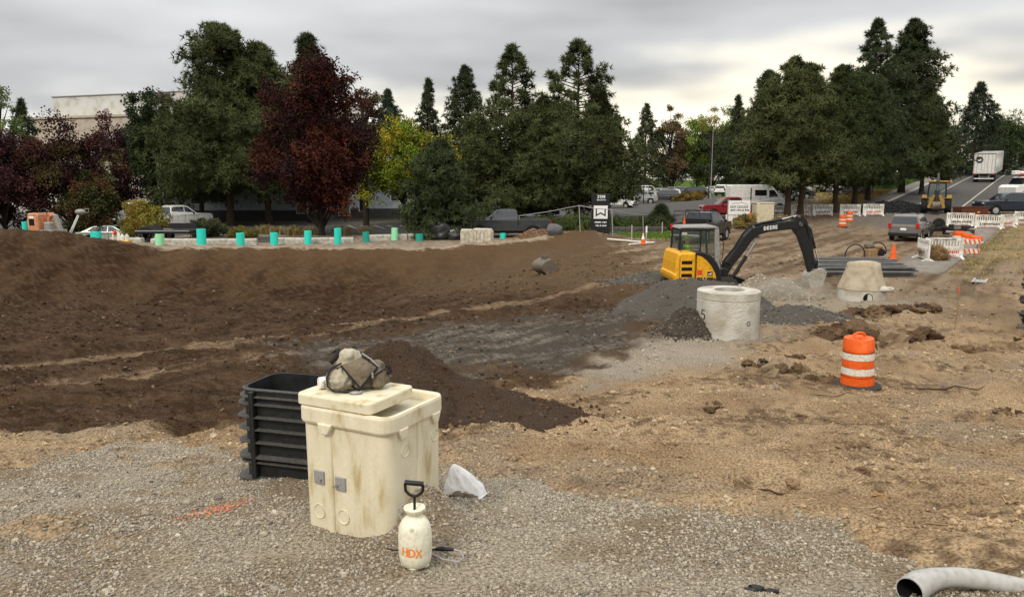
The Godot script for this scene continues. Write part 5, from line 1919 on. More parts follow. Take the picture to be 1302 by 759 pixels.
func make_operator(at: Transform3D) -> void:
	var o := Node3D.new()
	o.name = numbered("person")
	add_child(o, true)
	o.transform = at
	tag(o, "person in a bright yellow-green work vest seated in the digger's cab", "person")
	var hip := Vector3(0, 0.52, 0)
	var chest := Vector3(0.02, 0.92, 0)
	var bones := [
		[hip, Vector3(0.0, 0.7, 0), 0.15, 0.14], [Vector3(0, 0.7, 0), chest, 0.14, 0.165],
		[chest + Vector3(0, 0.06, -0.15), chest + Vector3(0, 0.06, 0.15), 0.085, 0.085],
		[chest, Vector3(0.04, 1.14, 0), 0.08, 0.055],
		[Vector3(0.05, 1.22, 0), Vector3(0.055, 1.29, 0), 0.088, 0.098],
		[Vector3(0.14, 1.2, 0), Vector3(0.13, 1.24, 0), 0.018, 0.012],
		[Vector3(0.09, 1.16, 0), Vector3(0.11, 1.17, 0), 0.045, 0.035],
		[Vector3(0.05, 1.25, -0.095), Vector3(0.05, 1.22, -0.09), 0.02, 0.015], [Vector3(0.05, 1.25, 0.095), Vector3(0.05, 1.22, 0.09), 0.02, 0.015],
	]
	for s in [-1.0, 1.0]:
		bones.append([Vector3(0.02, 0.98, s * 0.2), Vector3(0.12, 0.75, s * 0.25), 0.062, 0.05])
		bones.append([Vector3(0.12, 0.75, s * 0.25), Vector3(0.38, 0.74, s * 0.2), 0.048, 0.033])
		bones.append([Vector3(0.0, 0.52, s * 0.09), Vector3(0.42, 0.54, s * 0.12), 0.09, 0.065])
		bones.append([Vector3(0.42, 0.54, s * 0.12), Vector3(0.48, 0.12, s * 0.12), 0.06, 0.042])
		bones.append([Vector3(0.47, 0.08, s * 0.12), Vector3(0.64, 0.05, s * 0.13), 0.05, 0.035])
	var g := G.new()
	var vest := Color(0.3, 0.62, 0.05)
	body_skin(g, bones, 0.028, 0.05, func(p: Vector3) -> Color:
		if p.y > 1.09:
			return Color(0.42, 0.25, 0.17)
		if p.x > 0.3 and p.y > 0.66:
			return Color(0.42, 0.25, 0.17)
		if p.y < 0.13:
			return Color(0.03, 0.025, 0.02)
		if p.y < 0.6 or p.x > 0.16 and p.y < 0.66:
			return Color(0.05, 0.06, 0.09)
		return vest)
	for s in [-1.0, 1.0]:
		# a hand closed on each control lever: palm, thumb and four fingers
		var h := []
		var c := Vector3(0.43, 0.745, s * 0.19)
		h.append([c - Vector3(0.05, 0.0, 0), c + Vector3(0.012, 0, 0), 0.026, 0.03])
		for k in 4:
			var y := 0.026 - 0.018 * k
			var l := [0.9, 1.0, 0.95, 0.78][k] as float
			h.append([c + Vector3(0.015, y, s * 0.012), c + Vector3(0.015 + 0.034 * l, y - 0.004, s * 0.014), 0.0105, 0.0095])
			h.append([c + Vector3(0.015 + 0.034 * l, y - 0.004, s * 0.014), c + Vector3(0.046 * l + 0.012, y - 0.006, -s * 0.016), 0.0095, 0.0085])
		h.append([c + Vector3(-0.015, 0.02, -s * 0.02), c + Vector3(0.03, 0.04, -s * 0.026), 0.013, 0.01])
		body_skin(g, h, 0.008, 0.008, func(_p: Vector3) -> Color: return Color(0.42, 0.25, 0.17))
	part("body", g, M.stone, o)
	g = G.new()
	g.to(Transform3D(Basis(), Vector3(0.055, 1.29, 0)))
	g.lathe([Vector2(0.128, 0.0), Vector2(0.125, 0.012), Vector2(0.112, 0.02), Vector2(0.1, 0.07), Vector2(0.065, 0.105), Vector2(0.0, 0.115)], 20, true)
	part("cap", g, M.vest, o)


func cylinder_rod(o: Node3D, a: Vector3, b: Vector3, r: float, split := 0.55) -> void:
	var g := G.new()
	g.tube([a, a.lerp(b, split)], r, 12)
	g.tube([a.lerp(b, split - 0.02), a.lerp(b, split + 0.02)], r * 1.15, 12)
	var c := part("hydraulic_cylinder", g, M.machine_black, o)
	g = G.new()
	g.tube([a.lerp(b, split), b], r * 0.55, 10)
	part("rod", g, M.chrome, c)


func digger_bucket(o: Node3D, called: String, prof: Array, half: float, m: Material, teeth: Vector2, dir: Vector2) -> MeshInstance3D:
	# prof: the open curve of the bucket's back, from lip to hinge
	var g := G.new()
	var n := prof.size()
	g.smooth(1)
	for i in n - 1:
		var a: Vector2 = prof[i]
		var b: Vector2 = prof[i + 1]
		g.quad(Vector3(a.x, a.y, -half), Vector3(a.x, a.y, half), Vector3(b.x, b.y, half), Vector3(b.x, b.y, -half))
	g.flat()
	var bucket := part(called, g, m, o)
	for s in [-1.0, 1.0]:
		g = G.new()
		g.to(Transform3D(Basis(), Vector3(0, 0, s * half)))
		g.slab(prof, 0.014)
		part("side_plate", g, m, bucket)
	for k in 5:
		g = G.new()
		var z := lerpf(-half + 0.05, half - 0.05, k / 4.0)
		var d3 := Vector3(dir.x, dir.y, 0)
		var t3 := Vector3(teeth.x, teeth.y, z)
		g.tube([t3 - d3 * 0.08, t3 + d3 * 0.03, t3 + d3 * 0.13], [0.035, 0.034, 0.012], 6)
		part("tooth", g, m, bucket)
	return bucket


func pane_quad(o: Node3D, a: Vector3, b: Vector3, c: Vector3, d: Vector3) -> void:
	var g := G.new()
	var n := (b - a).cross(c - a).normalized() * 0.004
	g.quad(a + n, b + n, c + n, d + n)
	g.quad(a - n, d - n, c - n, b - n)
	part("window", g, M.cab_glass, o)


func make_excavator() -> void:
	var at := Vector3(6.78, base_height(6.9, -27.5) - 0.1, -27.5)
	var o := thing("mini_excavator", "yellow and black mini excavator digging with its arm stretched to the right", "excavator", at, 0.05)
	o.scale = Vector3(0.91, 1.03, 1.0)
	# tracks
	for s in [-1.0, 1.0]:
		var g := G.new()
		var poly := []
		for k in 11:
			var a := PI / 2 + PI * k / 10
			poly.append(Vector2(-0.98 + cos(a) * 0.28, 0.29 + sin(a) * 0.28))
		for k in 11:
			var a := -PI / 2 + PI * k / 10
			poly.append(Vector2(0.98 + cos(a) * 0.28, 0.29 + sin(a) * 0.28))
		g.to(Transform3D(Basis(), Vector3(0, 0, s * 0.78)))
		g.slab(poly, 0.2, 0.02)
		var tr := part("track", g, M.dusty_rubber, o)
		g = G.new()
		for i in 44:
			var f := i / 44.0 * (3.92 + TAU * 0.28)
			var p := Vector3.ZERO
			var a := 0.0
			if f < 1.96:
				p = Vector3(-0.98 + f, 0.575, 0)
			elif f < 1.96 + PI * 0.28:
				a = (f - 1.96) / 0.28
				p = Vector3(0.98 + sin(a) * 0.285, 0.29 + cos(a) * 0.285, 0)
			elif f < 3.92 + PI * 0.28:
				p = Vector3(0.98 - (f - 1.96 - PI * 0.28), 0.005, 0)
			else:
				a = PI + (f - 3.92 - PI * 0.28) / 0.28
				p = Vector3(-0.98 + sin(a) * 0.285, 0.29 + cos(a) * 0.285, 0)
			g.to(Transform3D(Basis(Vector3.FORWARD, a), p + Vector3(0, 0, s * 0.78)))
			g.box(Vector3.ZERO, Vector3(0.055, 0.03, 0.41))
		var tread := part("tread_lugs", g, M.dusty_rubber, tr)
		tread.set_meta("kind", "stuff")
	var g := G.new()
	g.box(Vector3(0, 0.36, 0), Vector3(1.5, 0.26, 1.2), 0.03)
	g.lathe([Vector2(0.5, 0.45), Vector2(0.5, 0.56)], 24)
	part("undercarriage", g, M.machine_black, o)
	g = G.new()
	g.to(Transform3D(Basis(), Vector3(1.62, 0.3, 0)))
	g.slab([Vector2(-0.05, -0.25), Vector2(0.06, -0.22), Vector2(0.1, 0.0), Vector2(0.02, 0.2), Vector2(-0.04, 0.2)], 0.95, 0.01)
	g.box(Vector3(-0.45, 0.0, 0.4), Vector3(0.8, 0.1, 0.1), 0.01)
	g.box(Vector3(-0.45, 0.0, -0.4), Vector3(0.8, 0.1, 0.1), 0.01)
	part("dozer_blade", g, M.machine_black, o)
	# upper works
	g = G.new()
	g.box(Vector3(-0.1, 0.51, 0.0), Vector3(1.9, 0.12, 1.75), 0.03)
	part("deck", g, M.machine_black, o)
	g = G.new()
	g.slab([Vector2(-1.24, 0.46), Vector2(-1.3, 0.6), Vector2(-1.3, 0.72), Vector2(-1.22, 0.76), Vector2(-1.2, 1.1), Vector2(-1.13, 1.4), Vector2(-1.0, 1.47), Vector2(-0.42, 1.45), Vector2(-0.42, 0.46)], 0.97, 0.07)
	part("counterweight", g, M.machine_yellow, o)
	g = G.new()
	g.to(Transform3D(Basis(), Vector3(0, 0, 0.58)))
	g.slab([Vector2(-0.405, 0.46), Vector2(-0.405, 1.4), Vector2(-0.2, 1.35), Vector2(0.02, 1.21), Vector2(0.22, 1.0), Vector2(0.36, 0.76), Vector2(0.42, 0.58), Vector2(0.42, 0.46)], 0.385, 0.03)
	part("side_cover", g, M.machine_yellow, o)
	g = G.new()
	g.to(Transform3D(Basis(), Vector3(0, 0, 0.56)))
	g.slab([Vector2(-0.45, 1.47), Vector2(-0.16, 1.47), Vector2(0.14, 1.36), Vector2(0.38, 1.12), Vector2(0.53, 0.84), Vector2(0.56, 0.52), Vector2(0.4, 0.52), Vector2(0.33, 0.77), Vector2(0.18, 1.0), Vector2(0.0, 1.19), Vector2(-0.2, 1.33), Vector2(-0.45, 1.4)], 0.44, 0.02)
	part("hood_guard", g, M.machine_black, o)
	for y in [1.12, 0.9, 0.68]:
		g = G.new()
		g.box(Vector3(-0.78, y, 0.962), Vector3(0.42, 0.12, 0.03), 0.008)
		var l := part("louver", g, M.dark, o)
		g = G.new()
		for k in 2:
			g.box(Vector3(-0.78, y - 0.02 + 0.04 * k, 0.979), Vector3(0.34, 0.012, 0.012), 0.003)
		part("slat", g, M.machine_black, l)
	g = G.new()
	g.box(Vector3(-1.06, 0.95, 0.966), Vector3(0.012, 0.8, 0.02))
	g.box(Vector3(-0.42, 0.95, 0.966), Vector3(0.014, 0.9, 0.02))
	part("panel_seam", g, M.machine_black, o)
	g = G.new()
	g.box(Vector3(-0.27, 0.78, 0.967), Vector3(0.2, 0.17, 0.006))
	part("warning_decal", g, M.print_red, o)
	g = G.new()
	g.box(Vector3(0.13, 0.73, 0.967), Vector3(0.2, 0.15, 0.006), 0.002)
	var badge := part("badge", g, M.ink, o)
	g = G.new()
	g.to(Transform3D(Basis(), Vector3(0.13, 0.73, 0.973)))
	g.slab([Vector2(-0.075, -0.03), Vector2(-0.05, 0.0), Vector2(-0.02, 0.012), Vector2(0.02, 0.01), Vector2(0.035, 0.03), Vector2(0.02, 0.055), Vector2(0.05, 0.04), Vector2(0.07, 0.03), Vector2(0.05, 0.015), Vector2(0.04, -0.012), Vector2(0.065, -0.04), Vector2(0.05, -0.045), Vector2(0.025, -0.022), Vector2(-0.03, -0.02), Vector2(-0.06, -0.045)], 0.004)
	part("leaping_mark", g, M.white, badge)
	g = G.new()
	g.box(Vector3(-0.05, 0.545, 0.967), Vector3(0.62, 0.13, 0.006))
	part("name_strip", g, M.ink, o)
	letters(o, "lettering", "60G", 0.085, 0.3, M.white, Transform3D(Basis(), Vector3(-0.1, 0.545, 0.972)))
	# cab on the far side
	var x0 := -0.82
	var x1 := 0.62
	var z0 := -0.96
	var z1 := 0.16
	var yb := 0.6
	var yt := 2.2
	g = G.new()
	for q in [[x0 - 0.1, x0, z1], [x0 - 0.1, x0, z0], [x1 + 0.06, x1 - 0.06, z0]]:
		g.tube([Vector3(q[0], yb, q[2]), Vector3(q[0] * 0.4 + q[1] * 0.6, 1.5, q[2]), Vector3(q[1], yt, q[2])], 0.045, 8)
	g.tube([Vector3(-0.02, yb, z1), Vector3(-0.02, yt, z1)], 0.028, 6)
	for z in [z0, z1]:
		g.tube([Vector3(x0 - 0.08, 1.18, z), Vector3(x1, 1.18, z)], 0.035, 6)
		g.tube([Vector3(x0, yt - 0.02, z), Vector3(x1, yt - 0.02, z)], 0.04, 6)
	g.tube([Vector3(x0 - 0.06, 1.25, z0), Vector3(x0 - 0.06, 1.25, z1)], 0.04, 6)
	var frame := part("cab_frame", g, M.machine_black, o)
	g = G.new()
	g.slab([Vector2(x1 - 0.1, yt), Vector2(x1 + 0.07, yt), Vector2(x1 + 0.15, 1.3), Vector2(x1 + 0.17, 0.56), Vector2(x1 - 0.04, 0.56), Vector2(x1 - 0.06, 1.3)], 0.055, 0.015)
	var gp := part("front_post", g, M.grey_paint, o)
	gp.position.z = z1
	g = G.new()
	g.slab([Vector2(x0 - 0.04, yt + 0.02), Vector2(x0 + 0.03, yt + 0.1), Vector2(x1 - 0.1, yt + 0.12), Vector2(x1 + 0.06, yt + 0.05), Vector2(x1 + 0.06, yt)], 0.6, 0.035)
	var roof := part("cab_roof", g, M.grey_paint, o)
	roof.position.z = (z0 + z1) / 2
	pane_quad(o, Vector3(x0 - 0.07, 1.2, z1), Vector3(-0.03, 1.2, z1), Vector3(-0.03, yt - 0.03, z1), Vector3(x0 + 0.02, yt - 0.03, z1))
	pane_quad(o, Vector3(-0.01, 1.2, z1), Vector3(x1 - 0.02, 1.2, z1), Vector3(x1 - 0.06, yt - 0.03, z1), Vector3(-0.01, yt - 0.03, z1))
	pane_quad(o, Vector3(-0.01, 0.62, z1), Vector3(x1 + 0.02, 0.62, z1), Vector3(x1 - 0.02, 1.16, z1), Vector3(-0.01, 1.16, z1))
	pane_quad(o, Vector3(x0 - 0.06, 1.28, z0), Vector3(x0 - 0.06, 1.28, z1), Vector3(x0, yt, z1), Vector3(x0, yt, z0))
	pane_quad(o, Vector3(x1 + 0.06, 0.7, z0), Vector3(x1, yt, z0), Vector3(x1, yt, z1), Vector3(x1 + 0.06, 0.7, z1))
	pane_quad(o, Vector3(x0, 1.2, z0), Vector3(x1, 1.2, z0), Vector3(x1 - 0.04, yt - 0.03, z0), Vector3(x0 + 0.02, yt - 0.03, z0))
	g = G.new()
	g.box(Vector3(-0.42, 0.98, -0.4), Vector3(0.5, 0.14, 0.5), 0.04)
	g.to(Transform3D(Basis(Vector3.BACK, 0.14), Vector3(-0.62, 1.35, -0.4)))
	g.box(Vector3.ZERO, Vector3(0.12, 0.66, 0.48), 0.04)
	part("seat", g, M.seat, o)
	g = G.new()
	g.box(Vector3(0.1, 0.9, -0.05), Vector3(0.5, 0.5, 0.14), 0.03)
	g.box(Vector3(0.42, 0.85, -0.4), Vector3(0.2, 0.36, 0.5), 0.03)
	g.tube([Vector3(-0.02, 1.1, -0.16), Vector3(0.0, 1.34, -0.16)], 0.018, 6)
	g.tube([Vector3(-0.02, 1.1, -0.62), Vector3(0.0, 1.34, -0.62)], 0.018, 6)
	part("console", g, M.seat, o)
	g = G.new()
	g.box(Vector3(-0.28, 1.3, z1 + 0.012), Vector3(0.1, 0.14, 0.004))
	part("window_sticker", g, M.white, o)
	var seat_at := o.transform * Vector3(-0.42, 0.58, -0.4)
	make_operator(Transform3D(Basis(Vector3.UP, 0.05), seat_at))
	# swing post and boom
	g = G.new()
	g.slab([Vector2(0.6, 0.4), Vector2(0.95, 0.36), Vector2(1.15, 0.5), Vector2(1.12, 0.8), Vector2(0.9, 0.86), Vector2(0.6, 0.7)], 0.24, 0.03)
	part("swing_post", g, M.machine_black, o)
	g = G.new()
	g.slab([Vector2(0.84, 0.55), Vector2(1.02, 0.98), Vector2(1.40, 1.44), Vector2(1.72, 1.92), Vector2(2.04, 2.22), Vector2(2.45, 2.34), Vector2(3.79, 2.5), Vector2(4.0, 2.44), Vector2(4.03, 2.27), Vector2(3.85, 2.2), Vector2(2.75, 2.1), Vector2(2.36, 2.0), Vector2(2.08, 1.8), Vector2(1.76, 1.38), Vector2(1.38, 0.95), Vector2(1.12, 0.55), Vector2(0.90, 0.42)], 0.13, 0.02)
	var boom := part("boom", g, M.machine_black, o)
	letters(boom, "lettering", "DEERE", 0.13, 0.55, M.white, Transform3D(Basis(Vector3.BACK, 0.1), Vector3(2.78, 2.24, 0.132)))
	g = G.new()
	g.slab([Vector2(3.6, 2.28), Vector2(3.73, 2.58), Vector2(3.9, 2.7), Vector2(4.06, 2.68), Vector2(4.26, 2.5), Vector2(4.48, 1.95), Vector2(4.66, 1.12), Vector2(4.72, 0.75), Vector2(4.60, 0.6), Vector2(4.46, 0.66), Vector2(4.24, 1.27), Vector2(3.94, 1.92)], 0.11, 0.02)
	part("arm", g, M.machine_black, o)
	cylinder_rod(o, Vector3(2.08, 2.3, 0), Vector3(3.98, 2.66, 0), 0.062, 0.6)
	cylinder_rod(o, Vector3(1.3, 0.36, 0), Vector3(2.36, 1.9, 0), 0.07, 0.55)
	cylinder_rod(o, Vector3(4.42, 2.28, 0), Vector3(4.86, 1.02, 0), 0.05, 0.6)
	g = G.new()
	g.box(Vector3(4.78, 0.9, 0.0), Vector3(0.08, 0.36, 0.2), 0.02)
	g.box(Vector3(4.66, 0.98, 0.0), Vector3(0.3, 0.07, 0.22), 0.02)
	part("bucket_link", g, M.machine_black, o)
	g = G.new()
	for q in [[Vector3(0.95, 0.75, 0.16), Vector3(0.75, 1.05, 0.2), Vector3(0.9, 1.1, 0.2), Vector3(1.2, 0.98, 0.16)], [Vector3(0.8, 0.55, 0.26), Vector3(1.15, 0.48, 0.3), Vector3(1.45, 0.6, 0.2), Vector3(1.6, 0.78, 0.15)], [Vector3(3.82, 2.15, 0.14), Vector3(4.02, 2.44, 0.17), Vector3(4.24, 2.3, 0.15), Vector3(4.38, 1.9, 0.14)], [Vector3(0.62, 0.5, 0.3), Vector3(0.9, 0.42, 0.34), Vector3(1.05, 0.5, 0.3), Vector3(1.0, 0.7, 0.2)]]:
		g.tube(q, 0.022, 7)
	part("hose", g, M.rubber, o)
	for q in [[0.98, 0.66, 0.2, 0.075], [4.0, 2.36, 0.17, 0.08], [4.62, 0.74, 0.16, 0.06], [4.44, 2.22, 0.15, 0.05], [2.1, 2.26, 0.16, 0.055], [2.34, 1.93, 0.17, 0.055], [3.92, 2.62, 0.15, 0.05]]:
		g = G.new()
		g.to(Transform3D(Basis(Vector3.RIGHT, PI / 2), Vector3(q[0], q[1], 0)))
		g.lathe([Vector2(0, -q[2]), Vector2(q[3] * 0.8, -q[2]), Vector2(q[3], -q[2] + 0.015), Vector2(q[3], q[2] - 0.015), Vector2(q[3] * 0.8, q[2]), Vector2(0, q[2])], 14)
		part("pin", g, M.worn_steel, o)
	for z in [-0.05, 0.06]:
		g = G.new()
		g.tube([Vector3(0.92, 0.8, z), Vector3(1.0, 1.08, z), Vector3(1.4, 1.53, z), Vector3(1.72, 2.02, z), Vector3(2.04, 2.31, z), Vector3(2.5, 2.42, z), Vector3(3.3, 2.5, z), Vector3(3.7, 2.62, z)], 0.02, 7)
		part("hose", g, M.rubber, o)
	g = G.new()
	g.tube([Vector3(0.72, 1.1, 0.2), Vector3(0.86, 1.2, 0.24), Vector3(0.88, 1.75, 0.24), Vector3(0.74, 1.86, 0.2)], 0.016, 7)
	part("grab_rail", g, M.black, o)
	g = G.new()
	g.tube([Vector3(-0.3, 1.46, 0.86), Vector3(-0.3, 1.6, 0.86), Vector3(-1.0, 1.6, 0.86), Vector3(-1.0, 1.46, 0.86)], 0.016, 7)
	part("hand_rail", g, M.black, o)
	g = G.new()
	g.box(Vector3(0.86, 1.98, 0.3), Vector3(0.05, 0.26, 0.16), 0.02)
	part("mirror", g, M.black, o)
	g = G.new()
	g.box(Vector3(0.66, 2.16, 0.05), Vector3(0.1, 0.09, 0.13), 0.02)
	part("work_lamp", g, M.lamp_lens, o)
	digger_bucket(o, "bucket", [Vector2(4.84, -0.2), Vector2(4.64, -0.04), Vector2(4.4, 0.22), Vector2(4.34, 0.45), Vector2(4.46, 0.66), Vector2(4.68, 0.78), Vector2(4.96, 0.8), Vector2(5.08, 0.7)], 0.32, M.bucket_steel, Vector2(4.84, -0.2), Vector2(0.72, -0.7))
	var dust := FogVolume.new()
	dust.name = numbered("dust_cloud")
	dust.shape = RenderingServer.FOG_VOLUME_SHAPE_ELLIPSOID
	dust.size = Vector3(2.7, 0.8, 1.1)
	dust.position = Vector3(9.3, 0.34, -24.9)
	var fm := FogMaterial.new()
	fm.density = 0.5
	fm.albedo = lin(0.86, 0.78, 0.64)
	fm.edge_fade = 0.6
	dust.material = fm
	add_child(dust)
	tag(dust, "pale dust cloud drifting under the digger's bucket", "dust")
	dust.set_meta("kind", "stuff")
	# the spare bucket left on the floor of the cut
	var b := thing("digger_bucket", "rusty grey digger bucket lying alone on the floor of the cut", "digger bucket", Vector3(1.65, ground(1.65, -36.0), -36.0), 0.5)
	digger_bucket(b, "shell", [Vector2(0.55, 0.02), Vector2(0.2, -0.02), Vector2(-0.22, 0.02), Vector2(-0.5, 0.2), Vector2(-0.56, 0.42), Vector2(-0.4, 0.6), Vector2(-0.15, 0.72), Vector2(0.0, 0.74)], 0.5, M.worn_steel, Vector2(0.55, 0.02), Vector2(1, -0.05))
	g = G.new()
	for z in [-0.12, 0.12]:
		g.box(Vector3(-0.12, 0.8, z), Vector3(0.22, 0.22, 0.04), 0.01)
	part("hinge_ear", g, M.worn_steel, b)


func wheel_parts(o: Node3D, c: Vector3, r: float, w: float, rim := "car_silver", hub := 0.58) -> void:
	var g := G.new()
	var t := Transform3D(Basis(Vector3.RIGHT, PI / 2), c)
	g.to(t)
	g.lathe([Vector2(r * hub, -w * 0.42), Vector2(r * 0.9, -w * 0.5), Vector2(r, -w * 0.36), Vector2(r, w * 0.36), Vector2(r * 0.9, w * 0.5), Vector2(r * hub, w * 0.42)], 22)
	var tyre := part("wheel", g, M.rubber, o)
	g = G.new()
	g.to(t)
	g.lathe([Vector2(0, -w * 0.42), Vector2(r * 0.16, -w * 0.42), Vector2(r * 0.2, -w * 0.36), Vector2(r * hub * 0.92, -w * 0.3), Vector2(r * hub, -w * 0.38), Vector2(r * hub, w * 0.38), Vector2(r * hub * 0.92, w * 0.3), Vector2(r * 0.2, w * 0.36), Vector2(r * 0.16, w * 0.42), Vector2(0, w * 0.42)], 18)
	part("rim", g, M[rim], tyre)


func make_backhoe() -> void:
	var x := 38.6
	var z := -69.8
	var o := thing("backhoe_loader", "yellow backhoe loader seen from behind at the foot of the street", "backhoe loader", Vector3(x, base_height(x, z), z), PI / 2 - 0.5)
	for s in [-1.0, 1.0]:
		wheel_parts(o, Vector3(-0.35, 0.72, s * 0.95), 0.72, 0.5, "loader_yellow", 0.5)
		wheel_parts(o, Vector3(1.9, 0.5, s * 0.9), 0.5, 0.34, "loader_yellow", 0.5)
		var g := G.new()
		g.to(Transform3D(Basis(), Vector3(0, 0, s * 0.9)))
		g.slab([Vector2(-1.05, 1.35), Vector2(-0.75, 1.62), Vector2(0.1, 1.62), Vector2(0.4, 1.35), Vector2(0.3, 1.3), Vector2(0.02, 1.5), Vector2(-0.7, 1.5), Vector2(-0.98, 1.27)], 0.27, 0.02)
		part("fender", g, M.loader_yellow, o)
		g = G.new()
		g.slab([Vector2(-0.3, 0.0), Vector2(0.1, 0.0), Vector2(0.16, 1.15), Vector2(-0.1, 1.2)], 0.13, 0.02)
		var leg := part("stabiliser_leg", g, M.loader_yellow, o)
		leg.transform = Transform3D(Basis(Vector3.RIGHT, s * -0.32), Vector3(-1.35, 0.5, s * 0.6))
	var g := G.new()
	g.box(Vector3(1.3, 1.15, 0), Vector3(2.0, 0.75, 0.95), 0.08)
	g.box(Vector3(-0.9, 0.95, 0), Vector3(0.5, 0.7, 1.2), 0.05)
	part("hood", g, M.loader_yellow, o)
	g = G.new()
	for q in [[-1.0, -0.7], [-1.0, 0.7], [0.75, -0.7], [0.75, 0.7]]:
		g.tube([Vector3(q[0] * 0.95, 1.2, q[1] * 1.02), Vector3(q[0], 2.0, q[1]), Vector3(q[0] * 0.9, 2.72, q[1] * 0.92)], 0.06, 8)
	for y in [1.25, 2.68]:
		g.tube([Vector3(-0.93, y, -0.68), Vector3(-0.93, y, 0.68)], 0.06, 6)
	part("cab_frame", g, M.machine_black, o)
	pane_quad(o, Vector3(-0.98, 1.3, -0.66), Vector3(-0.93, 2.64, -0.62), Vector3(-0.93, 2.64, 0.62), Vector3(-0.98, 1.3, 0.66))
	pane_quad(o, Vector3(-0.95, 1.3, 0.7), Vector3(0.72, 1.3, 0.7), Vector3(0.68, 2.64, 0.65), Vector3(-0.9, 2.64, 0.65))
	pane_quad(o, Vector3(-0.95, 1.3, -0.7), Vector3(-0.9, 2.64, -0.65), Vector3(0.68, 2.64, -0.65), Vector3(0.72, 1.3, -0.7))
	g = G.new()
	g.box(Vector3(-0.1, 2.8, 0), Vector3(1.95, 0.16, 1.6), 0.06)
	part("cab_roof", g, M.loader_yellow, o)
	g = G.new()
	g.box(Vector3(-0.2, 1.6, 0), Vector3(0.5, 0.9, 0.5), 0.08)
	part("seat", g, M.seat, o)
	g = G.new()
	g.slab([Vector2(-1.25, 0.7), Vector2(-1.7, 0.9), Vector2(-1.95, 1.6), Vector2(-1.7, 2.9), Vector2(-1.5, 3.5), Vector2(-1.3, 3.5), Vector2(-1.45, 2.6), Vector2(-1.55, 1.6), Vector2(-1.3, 1.0)], 0.11, 0.03)
	part("backhoe_boom", g, M.machine_black, o)
	g = G.new()
	g.slab([Vector2(-1.45, 3.45), Vector2(-1.3, 3.6), Vector2(-1.75, 2.2), Vector2(-2.0, 1.0), Vector2(-2.1, 1.0), Vector2(-1.95, 2.0)], 0.09, 0.02)
	part("dipper_arm", g, M.machine_black, o)
	digger_bucket(o, "bucket", [Vector2(-1.75, 0.4), Vector2(-2.0, 0.3), Vector2(-2.3, 0.45), Vector2(-2.4, 0.75), Vector2(-2.25, 1.0), Vector2(-2.0, 1.08)], 0.3, M.worn_steel, Vector2(-1.75, 0.4), Vector2(0.8, 0.3))
	g = G.new()
	g.slab([Vector2(2.6, 0.15), Vector2(3.3, 0.1), Vector2(3.35, 0.16), Vector2(2.75, 0.35), Vector2(2.72, 0.9), Vector2(2.62, 0.9)], 1.15, 0.02)
	part("front_bucket", g, M.worn_steel, o)
	g = G.new()
	g.box(Vector3(-1.0, 0.55, 0), Vector3(0.08, 0.2, 1.3), 0.02)
	part("rear_plate", g, M.white, o)


